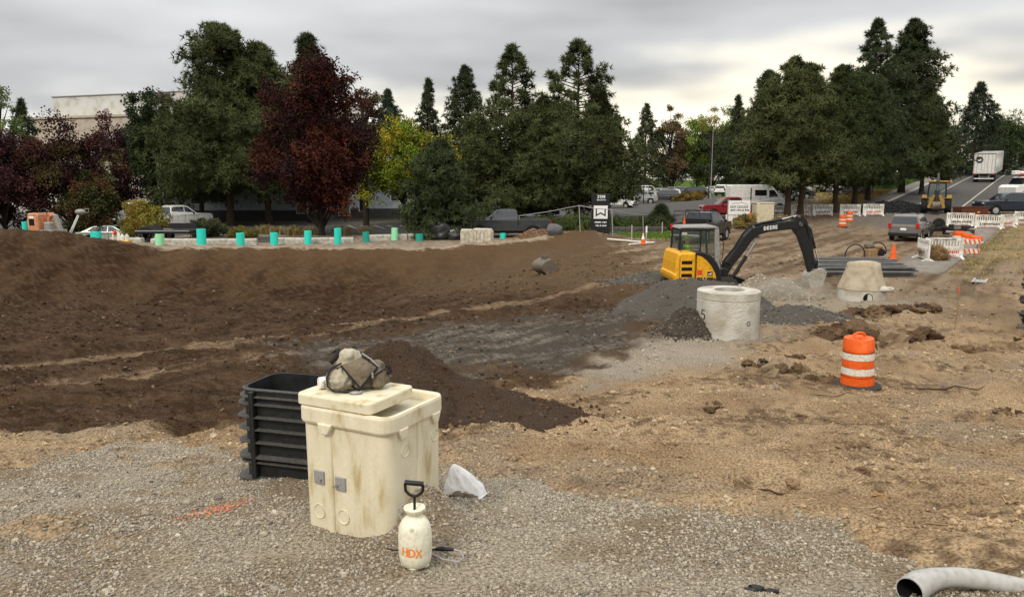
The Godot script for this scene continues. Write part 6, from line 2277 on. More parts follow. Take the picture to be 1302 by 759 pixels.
func make_orange_digger() -> void:
	var x := -27.3
	var z := -44.9
	var o := thing("orange_digger", "faded orange compact digger parked on the bank at the left edge", "compact digger", Vector3(x, base_height(x, z) + 0.05, z), -0.35)
	for s in [-1.0, 1.0]:
		var g := G.new()
		g.to(Transform3D(Basis(), Vector3(0.0, 0.22, s * 0.55)))
		g.slab([Vector2(-0.75, -0.1), Vector2(-0.62, -0.22), Vector2(0.62, -0.22), Vector2(0.75, -0.1), Vector2(0.75, 0.08), Vector2(0.6, 0.2), Vector2(-0.6, 0.2), Vector2(-0.75, 0.08)], 0.16, 0.02)
		part("track", g, M.dusty_rubber, o)
	var g := G.new()
	g.slab([Vector2(-0.85, 0.45), Vector2(-0.9, 0.7), Vector2(-0.88, 1.38), Vector2(-0.78, 1.5), Vector2(-0.1, 1.52), Vector2(-0.02, 1.4), Vector2(-0.02, 0.45)], 0.6, 0.06)
	part("engine_cover", g, M.orange_paint, o)
	g = G.new()
	g.box(Vector3(-0.5, 0.98, 0.603), Vector3(0.42, 0.38, 0.02), 0.01)
	part("grille", g, M.dark, o)
	g = G.new()
	g.box(Vector3(-0.5, 1.26, 0.606), Vector3(0.4, 0.12, 0.02), 0.01)
	part("plate", g, M.white, o)
	g = G.new()
	g.slab([Vector2(0.05, 0.45), Vector2(0.12, 1.2), Vector2(0.3, 1.42), Vector2(0.6, 1.46), Vector2(0.62, 1.36), Vector2(0.36, 1.28), Vector2(0.26, 1.1), Vector2(0.24, 0.45)], 0.1, 0.02)
	part("boom_post", g, M.orange_paint, o)
	g = G.new()
	g.slab([Vector2(0.6, 1.44), Vector2(0.78, 1.4), Vector2(1.12, 0.5), Vector2(1.0, 0.42), Vector2(0.88, 0.5)], 0.12, 0.02)
	part("arm", g, M.grey_paint, o)
	g = G.new()
	g.box(Vector3(0.2, 0.5, 0), Vector3(1.5, 0.12, 1.0), 0.02)
	g.box(Vector3(0.5, 0.75, 0.3), Vector3(0.5, 0.5, 0.35), 0.06)
	part("deck", g, M.grey_paint, o)
	g = G.new()
	g.tube([Vector3(-0.2, 1.5, 0.2), Vector3(-0.15, 1.72, 0.2), Vector3(0.1, 1.78, 0.2), Vector3(0.25, 1.68, 0.2), Vector3(0.28, 1.42, 0.2)], 0.03, 8)
	part("roll_bar", g, M.black, o)
	digger_bucket(o, "bucket", [Vector2(0.72, 0.15), Vector2(0.9, 0.02), Vector2(1.15, 0.08), Vector2(1.28, 0.3), Vector2(1.15, 0.5), Vector2(1.0, 0.52)], 0.28, M.worn_steel, Vector2(0.72, 0.15), Vector2(-0.7, 0.2))
	# the leaning light behind it
	var l := thing("work_light", "pale work light on a slanting post right of the orange digger", "work light", Vector3(-26.5, base_height(-26.5, -45.6), -45.6), 0.0)
	g = G.new()
	g.tube([Vector3(-0.1, 0, 0), Vector3(0.1, 0.6, 0), Vector3(0.65, 1.6, 0)], 0.045, 8)
	g.tube([Vector3(0.05, 0.0, 0.1), Vector3(0.25, 0.6, 0.1), Vector3(0.75, 1.55, 0.1)], 0.025, 8)
	part("post", g, M.white, l)
	g = G.new()
	g.lump(Vector3(0.8, 1.78, 0), Vector3(0.32, 0.16, 0.2), fine_noise, 0.05, 1.0, 16, 10)
	part("head", g, M.grey_paint, l)
	g = G.new()
	g.tube([Vector3(1.05, 1.7, 0), Vector3(1.3, 1.75, 0), Vector3(1.3, 1.95, 0), Vector3(1.05, 1.95, 0)], 0.025, 6)
	part("bracket", g, M.grey_paint, l)


func make_compactor() -> void:
	var x := 17.1
	var z := -36.4
	var o := thing("plate_compactor", "brown engine-driven plate compactor with hoop handles behind the manhole cone", "compactor", Vector3(x, ground(x, z), z), 0.2)
	o.scale = Vector3.ONE * 1.25
	var g := G.new()
	g.slab([Vector2(-0.5, 0.06), Vector2(-0.4, 0.0), Vector2(0.4, 0.0), Vector2(0.55, 0.1), Vector2(0.5, 0.14), Vector2(-0.48, 0.12)], 0.32, 0.01)
	part("base_plate", g, M.worn_steel, o)
	g = G.new()
	g.box(Vector3(0.1, 0.36, 0), Vector3(0.5, 0.42, 0.42), 0.05)
	g.box(Vector3(0.3, 0.62, 0.05), Vector3(0.34, 0.16, 0.34), 0.05)
	part("engine", g, M.wood, o)
	g = G.new()
	g.box(Vector3(-0.02, 0.66, 0.0), Vector3(0.28, 0.24, 0.36), 0.07)
	part("fuel_tank", g, M.worn_steel, o)
	g = G.new()
	g.to(Transform3D(Basis(Vector3.RIGHT, PI / 2), Vector3(0.35, 0.42, 0.24)))
	g.lathe([Vector2(0.14, 0.0), Vector2(0.14, 0.05), Vector2(0.03, 0.06), Vector2(0, 0.06)], 16)
	part("recoil_cover", g, M.black, o)
	g = G.new()
	var pts := []
	for k in 17:
		var a := PI * 1.25 * k / 16 - 0.4
		pts.append(Vector3(-0.72 - cos(a) * 0.42, 0.32 + sin(a) * 0.42, 0.18))
	g.tube(pts, 0.022, 7)
	pts = []
	for k in 17:
		var a := PI * 1.2 * k / 16 - 0.3
		pts.append(Vector3(0.45 - cos(a) * 0.42, 0.42 + sin(a) * 0.36, -0.16))
	g.tube(pts, 0.022, 7)
	part("hoop_handle", g, M.rubber, o)


# ---------------------------------------------------------------- vehicles (local x is forwards, z to the right-hand side)
func arches(xs: Array, r: float, y: float) -> Array:
	var pts := []
	for c in xs:
		var a0 := asin(clampf((y - 0.36) / r, -0.9, 0.9))
		for k in 9:
			var a := lerpf(-a0, PI + a0, k / 8.0)
			pts.append(Vector2(c + cos(a) * r, 0.36 + sin(a) * r + (y - 0.36) * 0.0))
	return pts


func window_panel(o: Node3D, poly: Array, side: float, hw: Callable, called := "window") -> void:
	var g := G.new()
	var p2 := PackedVector2Array(poly)
	var idx := Geometry2D.triangulate_polygon(p2)
	for k in range(0, idx.size(), 3):
		var q: Array[Vector3] = []
		for j in 3:
			var v := p2[idx[k + j]]
			q.append(Vector3(v.x, v.y, side * (hw.call(v.y) + 0.006)))
		g.tri_from(q[0], q[1], q[2], Vector3(q[0].x, q[0].y, 0))
	part(called, g, M.car_glass, o)


func screen_panel(o: Node3D, a: Vector2, b: Vector2, hw: Callable, called := "window") -> void:
	# a lower edge, b upper edge
	var g := G.new()
	var n := Vector2(b.y - a.y, a.x - b.x).normalized() * 0.008
	if n.x * (a.x - b.x) < 0.0 and absf(a.x - b.x) > 0.05:
		n = -n
	if n.y < 0.0:
		n = -n
	var ha: float = hw.call(a.y) - 0.08
	var hb: float = hw.call(b.y) - 0.08
	g.quad(Vector3(a.x + n.x, a.y + n.y, -ha), Vector3(a.x + n.x, a.y + n.y, ha), Vector3(b.x + n.x, b.y + n.y, hb), Vector3(b.x + n.x, b.y + n.y, -hb))
	part(called, g, M.car_glass, o)


func vehicle(kind: String, colour: String, label: String, px: Vector2, yaw: float, extra := "") -> Node3D:
	var cat: String = {"suv": "car", "sedan": "car", "pickup": "pickup", "van": "van"}[kind]
	var called: String = {"suv": "parked_car", "sedan": "parked_car", "pickup": "pickup_truck", "van": "van"}[kind]
	var o := thing(called, label, cat, Vector3(px.x, base_height(px.x, -px.y) + 0.03, -px.y), yaw)
	var m: Material = M[colour]
	var w := 0.94
	var belt := 1.02
	var top := 1.7
	var inset := 0.22
	var wheels := [1.42, -1.38]
	var wr := 0.36
	var body: Array
	var cabin: Array
	var sides: Array
	var screens: Array
	var nose := 2.34
	var tail := -2.34
	match kind:
		"suv":
			body = [Vector2(2.3, 0.3)] + [] + [Vector2(2.36, 0.5), Vector2(2.33, 0.8), Vector2(2.12, 0.97), Vector2(1.1, 1.06), Vector2(-2.28, 1.06), Vector2(-2.34, 0.95), Vector2(-2.38, 0.55), Vector2(-2.32, 0.34)]
			cabin = [Vector2(1.15, 1.05), Vector2(0.42, 1.6), Vector2(0.1, 1.69), Vector2(-1.7, 1.7), Vector2(-2.08, 1.6), Vector2(-2.28, 1.05)]
			sides = [[Vector2(0.92, 1.1), Vector2(0.36, 1.53), Vector2(0.06, 1.58), Vector2(0.06, 1.1)], [Vector2(0.0, 1.1), Vector2(0.0, 1.58), Vector2(-0.95, 1.59), Vector2(-0.95, 1.1)], [Vector2(-1.02, 1.1), Vector2(-1.02, 1.59), Vector2(-1.75, 1.56), Vector2(-2.0, 1.14)]]
			screens = [[Vector2(1.08, 1.1), Vector2(0.46, 1.57)], [Vector2(-2.26, 1.1), Vector2(-2.11, 1.54)]]
		"sedan":
			top = 1.42
			belt = 0.92
			wr = 0.32
			body = [Vector2(2.28, 0.26), Vector2(2.34, 0.5), Vector2(2.28, 0.68), Vector2(1.95, 0.82), Vector2(1.05, 0.93), Vector2(-1.7, 0.97), Vector2(-2.25, 0.94), Vector2(-2.33, 0.8), Vector2(-2.36, 0.5), Vector2(-2.28, 0.3)]
			cabin = [Vector2(1.1, 0.92), Vector2(0.3, 1.36), Vector2(-0.1, 1.42), Vector2(-0.75, 1.42), Vector2(-1.2, 1.34), Vector2(-1.95, 0.95)]
			sides = [[Vector2(0.85, 0.98), Vector2(0.24, 1.31), Vector2(-0.05, 1.35), Vector2(-0.05, 0.98)], [Vector2(-0.12, 0.98), Vector2(-0.12, 1.35), Vector2(-0.75, 1.35), Vector2(-1.15, 1.28), Vector2(-1.45, 1.0)]]
			screens = [[Vector2(1.03, 0.97), Vector2(0.35, 1.34)], [Vector2(-1.85, 1.0), Vector2(-1.25, 1.32)]]
		"pickup":
			w = 1.0
			belt = 1.16
			top = 1.9
			wr = 0.4
			nose = 2.9
			tail = -2.9
			wheels = [1.9, -1.75]
			body = [Vector2(2.86, 0.42), Vector2(2.92, 0.7), Vector2(2.88, 1.08), Vector2(2.7, 1.18), Vector2(1.55, 1.24), Vector2(-0.72, 1.2), Vector2(-0.74, 0.84), Vector2(-2.88, 0.84), Vector2(-2.92, 0.6), Vector2(-2.85, 0.48)]
			cabin = [Vector2(1.55, 1.2), Vector2(0.85, 1.8), Vector2(0.55, 1.9), Vector2(-0.4, 1.9), Vector2(-0.62, 1.82), Vector2(-0.74, 1.18)]
			sides = [[Vector2(1.3, 1.26), Vector2(0.78, 1.72), Vector2(0.48, 1.79), Vector2(0.48, 1.26)], [Vector2(0.41, 1.26), Vector2(0.41, 1.79), Vector2(-0.4, 1.79), Vector2(-0.58, 1.68), Vector2(-0.64, 1.26)]]
			screens = [[Vector2(1.48, 1.26), Vector2(0.9, 1.77)], [Vector2(-0.73, 1.26), Vector2(-0.64, 1.76)]]
		"van":
			w = 1.02
			belt = 1.3
			top = 2.62
			inset = 0.12
			wr = 0.38
			nose = 2.95
			tail = -2.98
			wheels = [1.95, -1.75]
			body = [Vector2(2.9, 0.36), Vector2(2.97, 0.7), Vector2(2.88, 1.08), Vector2(2.1, 1.34), Vector2(-2.95, 1.34), Vector2(-3.0, 0.8), Vector2(-2.95, 0.4)]
			cabin = [Vector2(2.15, 1.32), Vector2(1.35, 2.32), Vector2(0.95, 2.58), Vector2(0.4, 2.63), Vector2(-2.75, 2.63), Vector2(-2.92, 2.5), Vector2(-2.96, 1.32)]
			sides = [[Vector2(1.9, 1.42), Vector2(1.32, 2.1), Vector2(0.85, 2.1), Vector2(0.85, 1.42)], [Vector2(0.62, 1.55), Vector2(0.62, 2.12), Vector2(-0.55, 2.12), Vector2(-0.55, 1.55)]]
			screens = [[Vector2(2.08, 1.4), Vector2(1.42, 2.24)]]
	# the sill with its two wheel arches, walked from tail to nose
	var low := []
	var y0: float = body[0].y
	for c in [wheels[1], wheels[0]]:
		for k in 9:
			var a := PI - PI * k / 8.0
			low.append(Vector2(c + cos(a) * (wr + 0.07), maxf(y0 + 0.0, 0.34 + sin(a) * (wr + 0.08))))
	var poly := body + low
	var half := []
	for p in poly:
		var v: Vector2 = p
		half.append(w - 0.03 * smoothstep(0.9, 0.3, v.y) - 0.07 * smoothstep(nose - 0.5, nose, absf(v.x)))
	var hw := func(y: float) -> float: return w - 0.035 - inset * clampf((y - belt) / (top - belt), 0.0, 1.0)
	var g := G.new()
	g.slab(poly, half, 0.05)
	part("body", g, m, o)
	g = G.new()
	var ch := []
	for p in cabin:
		ch.append(hw.call(p.y))
	g.slab(cabin, ch, 0.05)
	part("cabin", g, m, o)
	for s in [-1.0, 1.0]:
		for q in sides:
			window_panel(o, q, s, hw)
	for q in screens:
		screen_panel(o, q[0], q[1], hw)
	for c in wheels:
		for s in [-1.0, 1.0]:
			wheel_parts(o, Vector3(c, wr, s * (w - 0.13)), wr, 0.24, "car_silver" if kind != "van" else "trim", 0.64)
	g = G.new()
	g.box(Vector3((nose + tail) / 2, 0.42, 0), Vector3(nose - tail - 1.2, 0.26, w * 2 - 0.5))
	part("underbody", g, M.trim, o)
	for s in [-1.0, 1.0]:
		var hy: float = {"suv": 0.8, "sedan": 0.64, "pickup": 1.0, "van": 0.98}[kind]
		g = G.new()
		g.box(Vector3(nose - 0.06, hy, s * (w - 0.3)), Vector3(0.12, 0.15, 0.36), 0.03)
		part("headlight", g, M.lamp_lens, o)
		var ty: float = {"suv": 1.0, "sedan": 0.84, "pickup": 1.02, "van": 1.25}[kind]
		g = G.new()
		g.box(Vector3(tail - 0.012, ty, s * (w - 0.14)), Vector3(0.1, 0.3 if kind != "sedan" else 0.16, 0.2 if kind != "sedan" else 0.36), 0.02)
		part("taillight", g, M.red_lens, o)
		g = G.new()
		g.box(Vector3(cabin[0].x - 0.42, belt + 0.13, s * (w + 0.1)), Vector3(0.12, 0.16, 0.2), 0.04)
		part("mirror", g, m if kind != "pickup" else M.trim, o)
		g = G.new()
		for x in ([-0.02, -0.98, 0.98] if kind != "pickup" else [0.45, -0.66, 1.2]):
			g.box(Vector3(x, belt - 0.25, s * (w - 0.004)), Vector3(0.014, 0.62, 0.012))
		var seam := part("door_seams", g, M.trim, o)
		seam.set_meta("kind", "stuff")
	g = G.new()
	g.box(Vector3(nose - 0.03, 0.42, 0), Vector3(0.16, 0.2, w * 2 - 0.16), 0.04)
	part("bumper", g, M.trim if kind != "pickup" else M.chrome, o)
	g = G.new()
	g.box(Vector3(tail + 0.0, 0.46, 0), Vector3(0.16, 0.2, w * 2 - 0.14), 0.04)
	part("bumper", g, M.trim if kind != "pickup" else M.chrome, o)
	g = G.new()
	g.box(Vector3(nose - 0.0, 0.68 if kind != "pickup" else 0.9, 0), Vector3(0.06, 0.2, w * 1.05), 0.02)
	part("grille", g, M.trim, o)
	g = G.new()
	g.box(Vector3(tail - 0.05, 0.78 if kind != "pickup" else 0.62, 0), Vector3(0.03, 0.14, 0.34), 0.006)
	part("number_plate", g, M.white, o)
	if kind == "pickup":
		for s in [-1.0, 1.0]:
			g = G.new()
			g.to(Transform3D(Basis(), Vector3(0, 0, s * (w - 0.09))))
			g.slab([Vector2(-2.86, 0.8), Vector2(-0.78, 0.8), Vector2(-0.78, 1.24), Vector2(-2.86, 1.22)], 0.07, 0.02)
			part("bed_side", g, m, o)
		g = G.new()
		g.box(Vector3(-2.86, 1.0, 0), Vector3(0.08, 0.44, w * 2 - 0.1), 0.02)
		part("tailgate", g, m, o)
		g = G.new()
		g.box(Vector3(-1.8, 0.86, 0), Vector3(2.0, 0.05, w * 2 - 0.34))
		part("bed_floor", g, M.trim, o)
	if kind == "suv" or extra == "rack":
		for s in [-1.0, 1.0]:
			g = G.new()
			var z: float = s * (hw.call(top) - 0.08)
			g.tube([Vector3(-1.6, top + 0.0, z), Vector3(-1.5, top + 0.05, z), Vector3(0.0, top + 0.05, z), Vector3(0.1, top - 0.02, z)], 0.018, 6)
			part("roof_rail", g, M.trim, o)
	if extra == "rack":
		for x in [-2.7, -0.85]:
			g = G.new()
			g.tube([Vector3(x, 1.2, -0.88), Vector3(x, 1.98, -0.82), Vector3(x, 1.98, 0.82), Vector3(x, 1.2, 0.88)], 0.03, 6)
			part("rack_hoop", g, M.trim, o)
		g = G.new()
		g.box(Vector3(-1.2, 1.25, 0), Vector3(0.5, 0.5, 1.6), 0.03)
		part("tool_chest", g, M.black, o)
		g = G.new()
		g.to(Transform3D(Basis(), Vector3(-2.2, 0.9, -0.35)))
		g.lathe([Vector2(0.2, 0.0), Vector2(0.2, 0.04), Vector2(0.14, 0.05), Vector2(0.03, 0.7), Vector2(0, 0.7)], 16)
		part("cone_in_bed", g, M.drum_orange, o)
	return o


func make_vehicles() -> void:
	vehicle("suv", "car_taupe", "taupe grey SUV seen from behind on the dirt, in front of the backhoe", Vector2(26.3, 50.4), deg_to_rad(53))
	vehicle("pickup", "car_black", "black pickup with a rack behind the digger's cab, seen from the rear", Vector2(12.3, 49.3), deg_to_rad(55), "rack")
	vehicle("pickup", "car_charcoal", "charcoal pickup parked side-on behind the white concrete blocks", Vector2(-0.3, 52.8), PI)
	vehicle("suv", "car_blue", "blue car in the shade under the middle pines", Vector2(2.4, 78.5), 0.1)
	vehicle("pickup", "car_white", "white pickup under the left-hand pines, behind the round yellow-green bush", Vector2(-27.6, 62.5), deg_to_rad(50))
	vehicle("suv", "car_white", "white SUV farthest left, its roof showing above the yellow-green bush's left side", Vector2(-41.5, 79), 0.3)
	vehicle("pickup", "car_white", "white pickup with its tail showing left of the yellow-green bush", Vector2(-34.4, 69), deg_to_rad(100))
	vehicle("suv", "car_charcoal", "dark SUV behind the yellow-green bush and left of the white pickup", Vector2(-33.2, 75), 0.5)
	vehicle("suv", "car_white", "small distant white SUV seen from behind, above the white pickup's bed", Vector2(-47.2, 108), PI / 2 + 0.35)
	vehicle("sedan", "car_pale", "pale silver car low behind the kerb, left of the yellow-green bush", Vector2(-29.4, 56.2), 0.15)
	vehicle("suv", "car_silver", "silver SUV facing left in front of the other car park cars", Vector2(17.5, 105), PI - 0.12)
	vehicle("suv", "car_charcoal", "dark SUV half hidden between the silver and the long white SUV", Vector2(21.0, 107), PI - 0.15)
	vehicle("suv", "car_white", "long white SUV right of the silver SUV in the car park", Vector2(22.4, 113), PI + 0.1)
	vehicle("pickup", "car_white", "white work pickup above the black sign's top, left of the silver SUV", Vector2(15.0, 113), 0.1)
	vehicle("sedan", "car_white", "white car half hidden behind the black sign's right edge", Vector2(12.9, 94), -0.5)
	vehicle("suv", "car_white", "far white SUV in the back row, left end of the car park", Vector2(26.0, 146), 0.2)
	vehicle("sedan", "car_white", "far white car in the back row beside the pale rounded bush", Vector2(29.4, 150), PI + 0.2)
	vehicle("suv", "car_grey", "far grey SUV in the back row under the olive brown tree", Vector2(29.6, 134), 0.4)
	vehicle("sedan", "car_pale", "far pale green-grey sedan right of the grey SUV, facing left", Vector2(33.4, 136), PI - 0.1)
	vehicle("suv", "car_white", "white SUV seen from behind just left of the tall white van", Vector2(33.2, 120), deg_to_rad(55))
	vehicle("van", "car_white", "tall white cargo van parked behind the red pickup", Vector2(24.6, 77), 0.0)
	vehicle("pickup", "car_red", "dark red pickup parked in front of the tall white van", Vector2(20.4, 71.0), PI - 0.04)
	vehicle("suv", "car_white", "white SUV peeping out right of the white van's windscreen", Vector2(30.8, 88), 0.2)
	vehicle("suv", "car_white", "white SUV behind the front right-hand pine's trunk", Vector2(35.6, 97), 0.5)
	vehicle("sedan", "car_charcoal", "dark car between the trunks of the right-hand pines", Vector2(33.2, 91), PI)
	vehicle("suv", "car_white", "white SUV behind the barricades, between the two right-hand pine trunks", Vector2(39.3, 100), PI)
	vehicle("sedan", "car_silver", "silver sedan under the tall pines, above the white barricades' right end", Vector2(40.6, 92.5), PI)
	vehicle("pickup", "car_navy", "dark navy pickup behind the barricades at the right edge", Vector2(43.3, 66.5), PI)
	vehicle("sedan", "car_white", "white car in the second row of the car park, left of the ochre shrubs", Vector2(19.8, 124), PI + 0.15)
	vehicle("suv", "car_silver", "silver SUV in the second row of the car park, behind the ochre shrubs", Vector2(24.6, 124), 0.2)
	vehicle("suv", "car_black", "black SUV in the second row of the car park, right of the ochre shrubs", Vector2(28.4, 122), PI)
	vehicle("sedan", "car_white", "far white car at the right end of the back row, left of the sapling's pole", Vector2(38.2, 146), 0.1)
	vehicle("suv", "car_white", "farthest white SUV at the left end of the car park, next to the middle pines", Vector2(22.0, 142), 0.3)
	vehicle("sedan", "car_white", "white car between the white work pickup and the long white SUV", Vector2(18.6, 117), 0.0)
	vehicle("suv", "car_white", "white SUV in the shade left of the siding building, right of the dark SUV", Vector2(-35.5, 88), 1.0)
	# the work truck cut by the right edge
	var o := thing("work_truck", "white work truck with a red light bar, cut by the right edge", "truck", Vector3(53.6, base_height(53.6, -79.5), -79.5), PI + 0.25)
	for c in [1.9, -1.7]:
		for s in [-1.0, 1.0]:
			wheel_parts(o, Vector3(c, 0.45, s * 0.95), 0.45, 0.28, "car_white", 0.6)
	var g := G.new()
	g.slab([Vector2(-3.1, 0.7), Vector2(3.0, 0.6), Vector2(3.05, 1.2), Vector2(2.7, 1.45), Vector2(1.9, 1.5), Vector2(-3.1, 1.0)], 1.08, 0.05)
	part("chassis", g, M.car_white, o)
	g = G.new()
	g.slab([Vector2(0.4, 1.2), Vector2(0.45, 2.2), Vector2(1.3, 2.25), Vector2(2.1, 1.4), Vector2(2.1, 1.2)], 1.0, 0.06)
	part("cabin", g, M.car_white, o)
	var hwf := func(_y: float) -> float: return 1.0
	for s in [-1.0, 1.0]:
		window_panel(o, [Vector2(0.6, 1.5), Vector2(0.62, 2.08), Vector2(1.22, 2.1), Vector2(1.8, 1.5)], s, hwf)
	screen_panel(o, Vector2(2.02, 1.48), Vector2(1.4, 2.16), hwf)
	g = G.new()
	g.box(Vector3(-1.4, 1.7, 0), Vector3(3.2, 1.4, 2.2), 0.05)
	part("tool_body", g, M.car_white, o)
	g = G.new()
	g.box(Vector3(0.9, 2.42, 0), Vector3(0.3, 0.22, 1.5), 0.05)
	part("light_bar", g, M.red_lens, o)
	g = G.new()
	g.tube([Vector3(-2.6, 2.5, 0), Vector3(1.9, 2.7, 0)], 0.14, 8)
	g.box(Vector3(2.1, 2.68, 0), Vector3(0.7, 0.4, 0.5), 0.06)
	part("boom", g, M.car_white, o)
	# semi-trailer on the hill
	var t := thing("box_trailer", "white box trailer with a round dark emblem parked up the street", "trailer", street(43.2, 0.3), deg_to_rad(54.2))
	t.rotation = Vector3(0, deg_to_rad(54.2), 0.052)
	g = G.new()
	g.box(Vector3(6.4, 2.55, 0), Vector3(12.8, 2.75, 2.58), 0.04)
	part("box", g, M.car_white, t)
	g = G.new()
	for q in [[-0.03, 2.55, 0.0, 0.02, 2.6], [-0.03, 2.55, 1.22, 0.08, 2.7], [-0.03, 2.55, -1.22, 0.08, 2.7]]:
		g.box(Vector3(q[0], q[1], q[2]), Vector3(0.06, q[4], q[3]))
	for y in [1.24, 3.88]:
		g.box(Vector3(-0.03, y, 0), Vector3(0.07, 0.1, 2.56))
	part("door_frame", g, M.galvanised, t)
	for z in [-0.35, 0.35, 0.85, -0.85]:
		g = G.new()
		g.tube([Vector3(-0.05, 1.25, z), Vector3(-0.05, 3.85, z)], 0.022, 6)
		part("lock_rod", g, M.galvanised, t)
	g = G.new()
	g.to(Transform3D(Basis(Vector3.BACK, PI / 2), Vector3(-0.02, 3.05, -0.62)))
	g.lathe([Vector2(0.42, 0.0), Vector2(0.42, 0.03), Vector2(0.2, 0.03), Vector2(0.2, 0.0)], 28)
	var em := part("emblem", g, M.ink, t)
	g = G.new()
	g.to(Transform3D(Basis(Vector3.BACK, PI / 2), Vector3(-0.02, 3.05, -0.62)))
	g.lathe([Vector2(0.2, 0.0), Vector2(0.2, 0.02), Vector2(0.0, 0.02)], 20)
	part("emblem_centre", g, M.white, em)
	for x in [1.0, 2.3]:
		for s in [-1.0, 1.0]:
			wheel_parts(t, Vector3(x, 0.5, s * 0.98), 0.5, 0.5, "galvanised", 0.6)
	g = G.new()
	g.box(Vector3(5.0, 1.0, 0), Vector3(9.6, 0.22, 1.0))
	part("frame_rail", g, M.trim, t)
	for s in [-1.0, 1.0]:
		g = G.new()
		g.box(Vector3(0.25, 0.85, s * 0.55), Vector3(0.1, 0.6, 0.1))
		part("guard_post", g, M.galvanised, t)
		g = G.new()
		g.box(Vector3(-0.03, 1.12, s * 1.05), Vector3(0.06, 0.12, 0.3), 0.01)
		part("taillight", g, M.red_lens, t)
		g = G.new()
		g.box(Vector3(9.8, 0.6, s * 0.8), Vector3(0.14, 1.2, 0.14), 0.02)
		part("landing_leg", g, M.galvanised, t)
	g = G.new()
	g.box(Vector3(0.22, 0.55, 0), Vector3(0.12, 0.12, 2.3), 0.01)
	part("under_guard", g, M.white, t)
	# flat trailer behind the kerb on the left
	o = thing("flat_trailer", "low black flat trailer with a pale edge rail behind the left kerb", "trailer", Vector3(-22.2, base_height(-22.2, -49.2), -49.2), 0.03)
	g = G.new()
	g.box(Vector3(0, 0.62, 0), Vector3(3.4, 0.14, 1.7), 0.02)
	part("deck", g, M.black, o)
	for s in [-1.0, 1.0]:
		g = G.new()
		g.box(Vector3(0, 0.72, s * 0.87), Vector3(3.4, 0.06, 0.05), 0.01)
		part("edge_rail", g, M.galvanised, o)
		wheel_parts(o, Vector3(-0.3, 0.3, s * 0.98), 0.3, 0.2, "galvanised", 0.6)
	g = G.new()
	g.slab([Vector2(-1.6, 0.7), Vector2(-1.4, 0.98), Vector2(-0.9, 1.05), Vector2(-0.5, 0.7)], 0.7, 0.05)
	part("load_cover", g, M.trim, o)
	g = G.new()
	g.box(Vector3(0.75, 0.95, -0.7), Vector3(1.7, 0.36, 0.05), 0.01)
	part("headboard", g, M.trim, o)


# ---------------------------------------------------------------- buildings, kerbs, signs and site gear
func print_rows(o: Node3D, called: String, m: Material, rows: Array, seed_: int, z: float) -> void:
	# small print too far off to read: strokes of uneven length; rows: x0, x1, y, height
	var r := RandomNumberGenerator.new()
	r.seed = seed_
	var g := G.new()
	for q in rows:
		var x: float = q[0]
		while x < q[1]:
			var w: float = q[3] * r.randf_range(0.3, 0.8)
			g.box(Vector3(x + w / 2, q[2] + r.randf_range(-0.1, 0.1) * q[3], z), Vector3(w, q[3] * r.randf_range(0.75, 1.0), 0.006))
			x += w + q[3] * (0.22 if r.randf() < 0.8 else 0.6)
	var p := part(called, g, m, o)
	p.set_meta("kind", "stuff")


func barricade_parts(o: Node3D) -> void:
	var w := 1.9
	var g := G.new()
	g.box(Vector3(0, 0.97, 0), Vector3(w, 0.16, 0.06), 0.015)
	part("top_rail", g, M.white_plastic, o)
	g = G.new()
	g.box(Vector3(0, 0.36, 0), Vector3(w, 0.54, 0.05), 0.015)
	part("lower_board", g, M.white_plastic, o)
	for s in [-1.0, 1.0]:
		g = G.new()
		g.box(Vector3(s * (w / 2 - 0.05), 0.56, 0), Vector3(0.12, 1.02, 0.075), 0.02)
		part("post", g, M.white_plastic, o)
		g = G.new()
		g.slab([Vector2(-0.3, 0.0), Vector2(0.3, 0.0), Vector2(0.28, 0.06), Vector2(0.08, 0.16), Vector2(-0.08, 0.16), Vector2(-0.28, 0.06)], 0.07, 0.015)
		var f := part("foot", g, M.white_plastic, o)
		f.transform = Transform3D(Basis(Vector3.UP, PI / 2), Vector3(s * (w / 2 - 0.12), 0, 0))
	for k in 11:
		g = G.new()
		g.box(Vector3(-0.76 + 0.152 * k, 0.76, 0), Vector3(0.075, 0.3, 0.04), 0.008)
		part("slat", g, M.white_plastic, o)


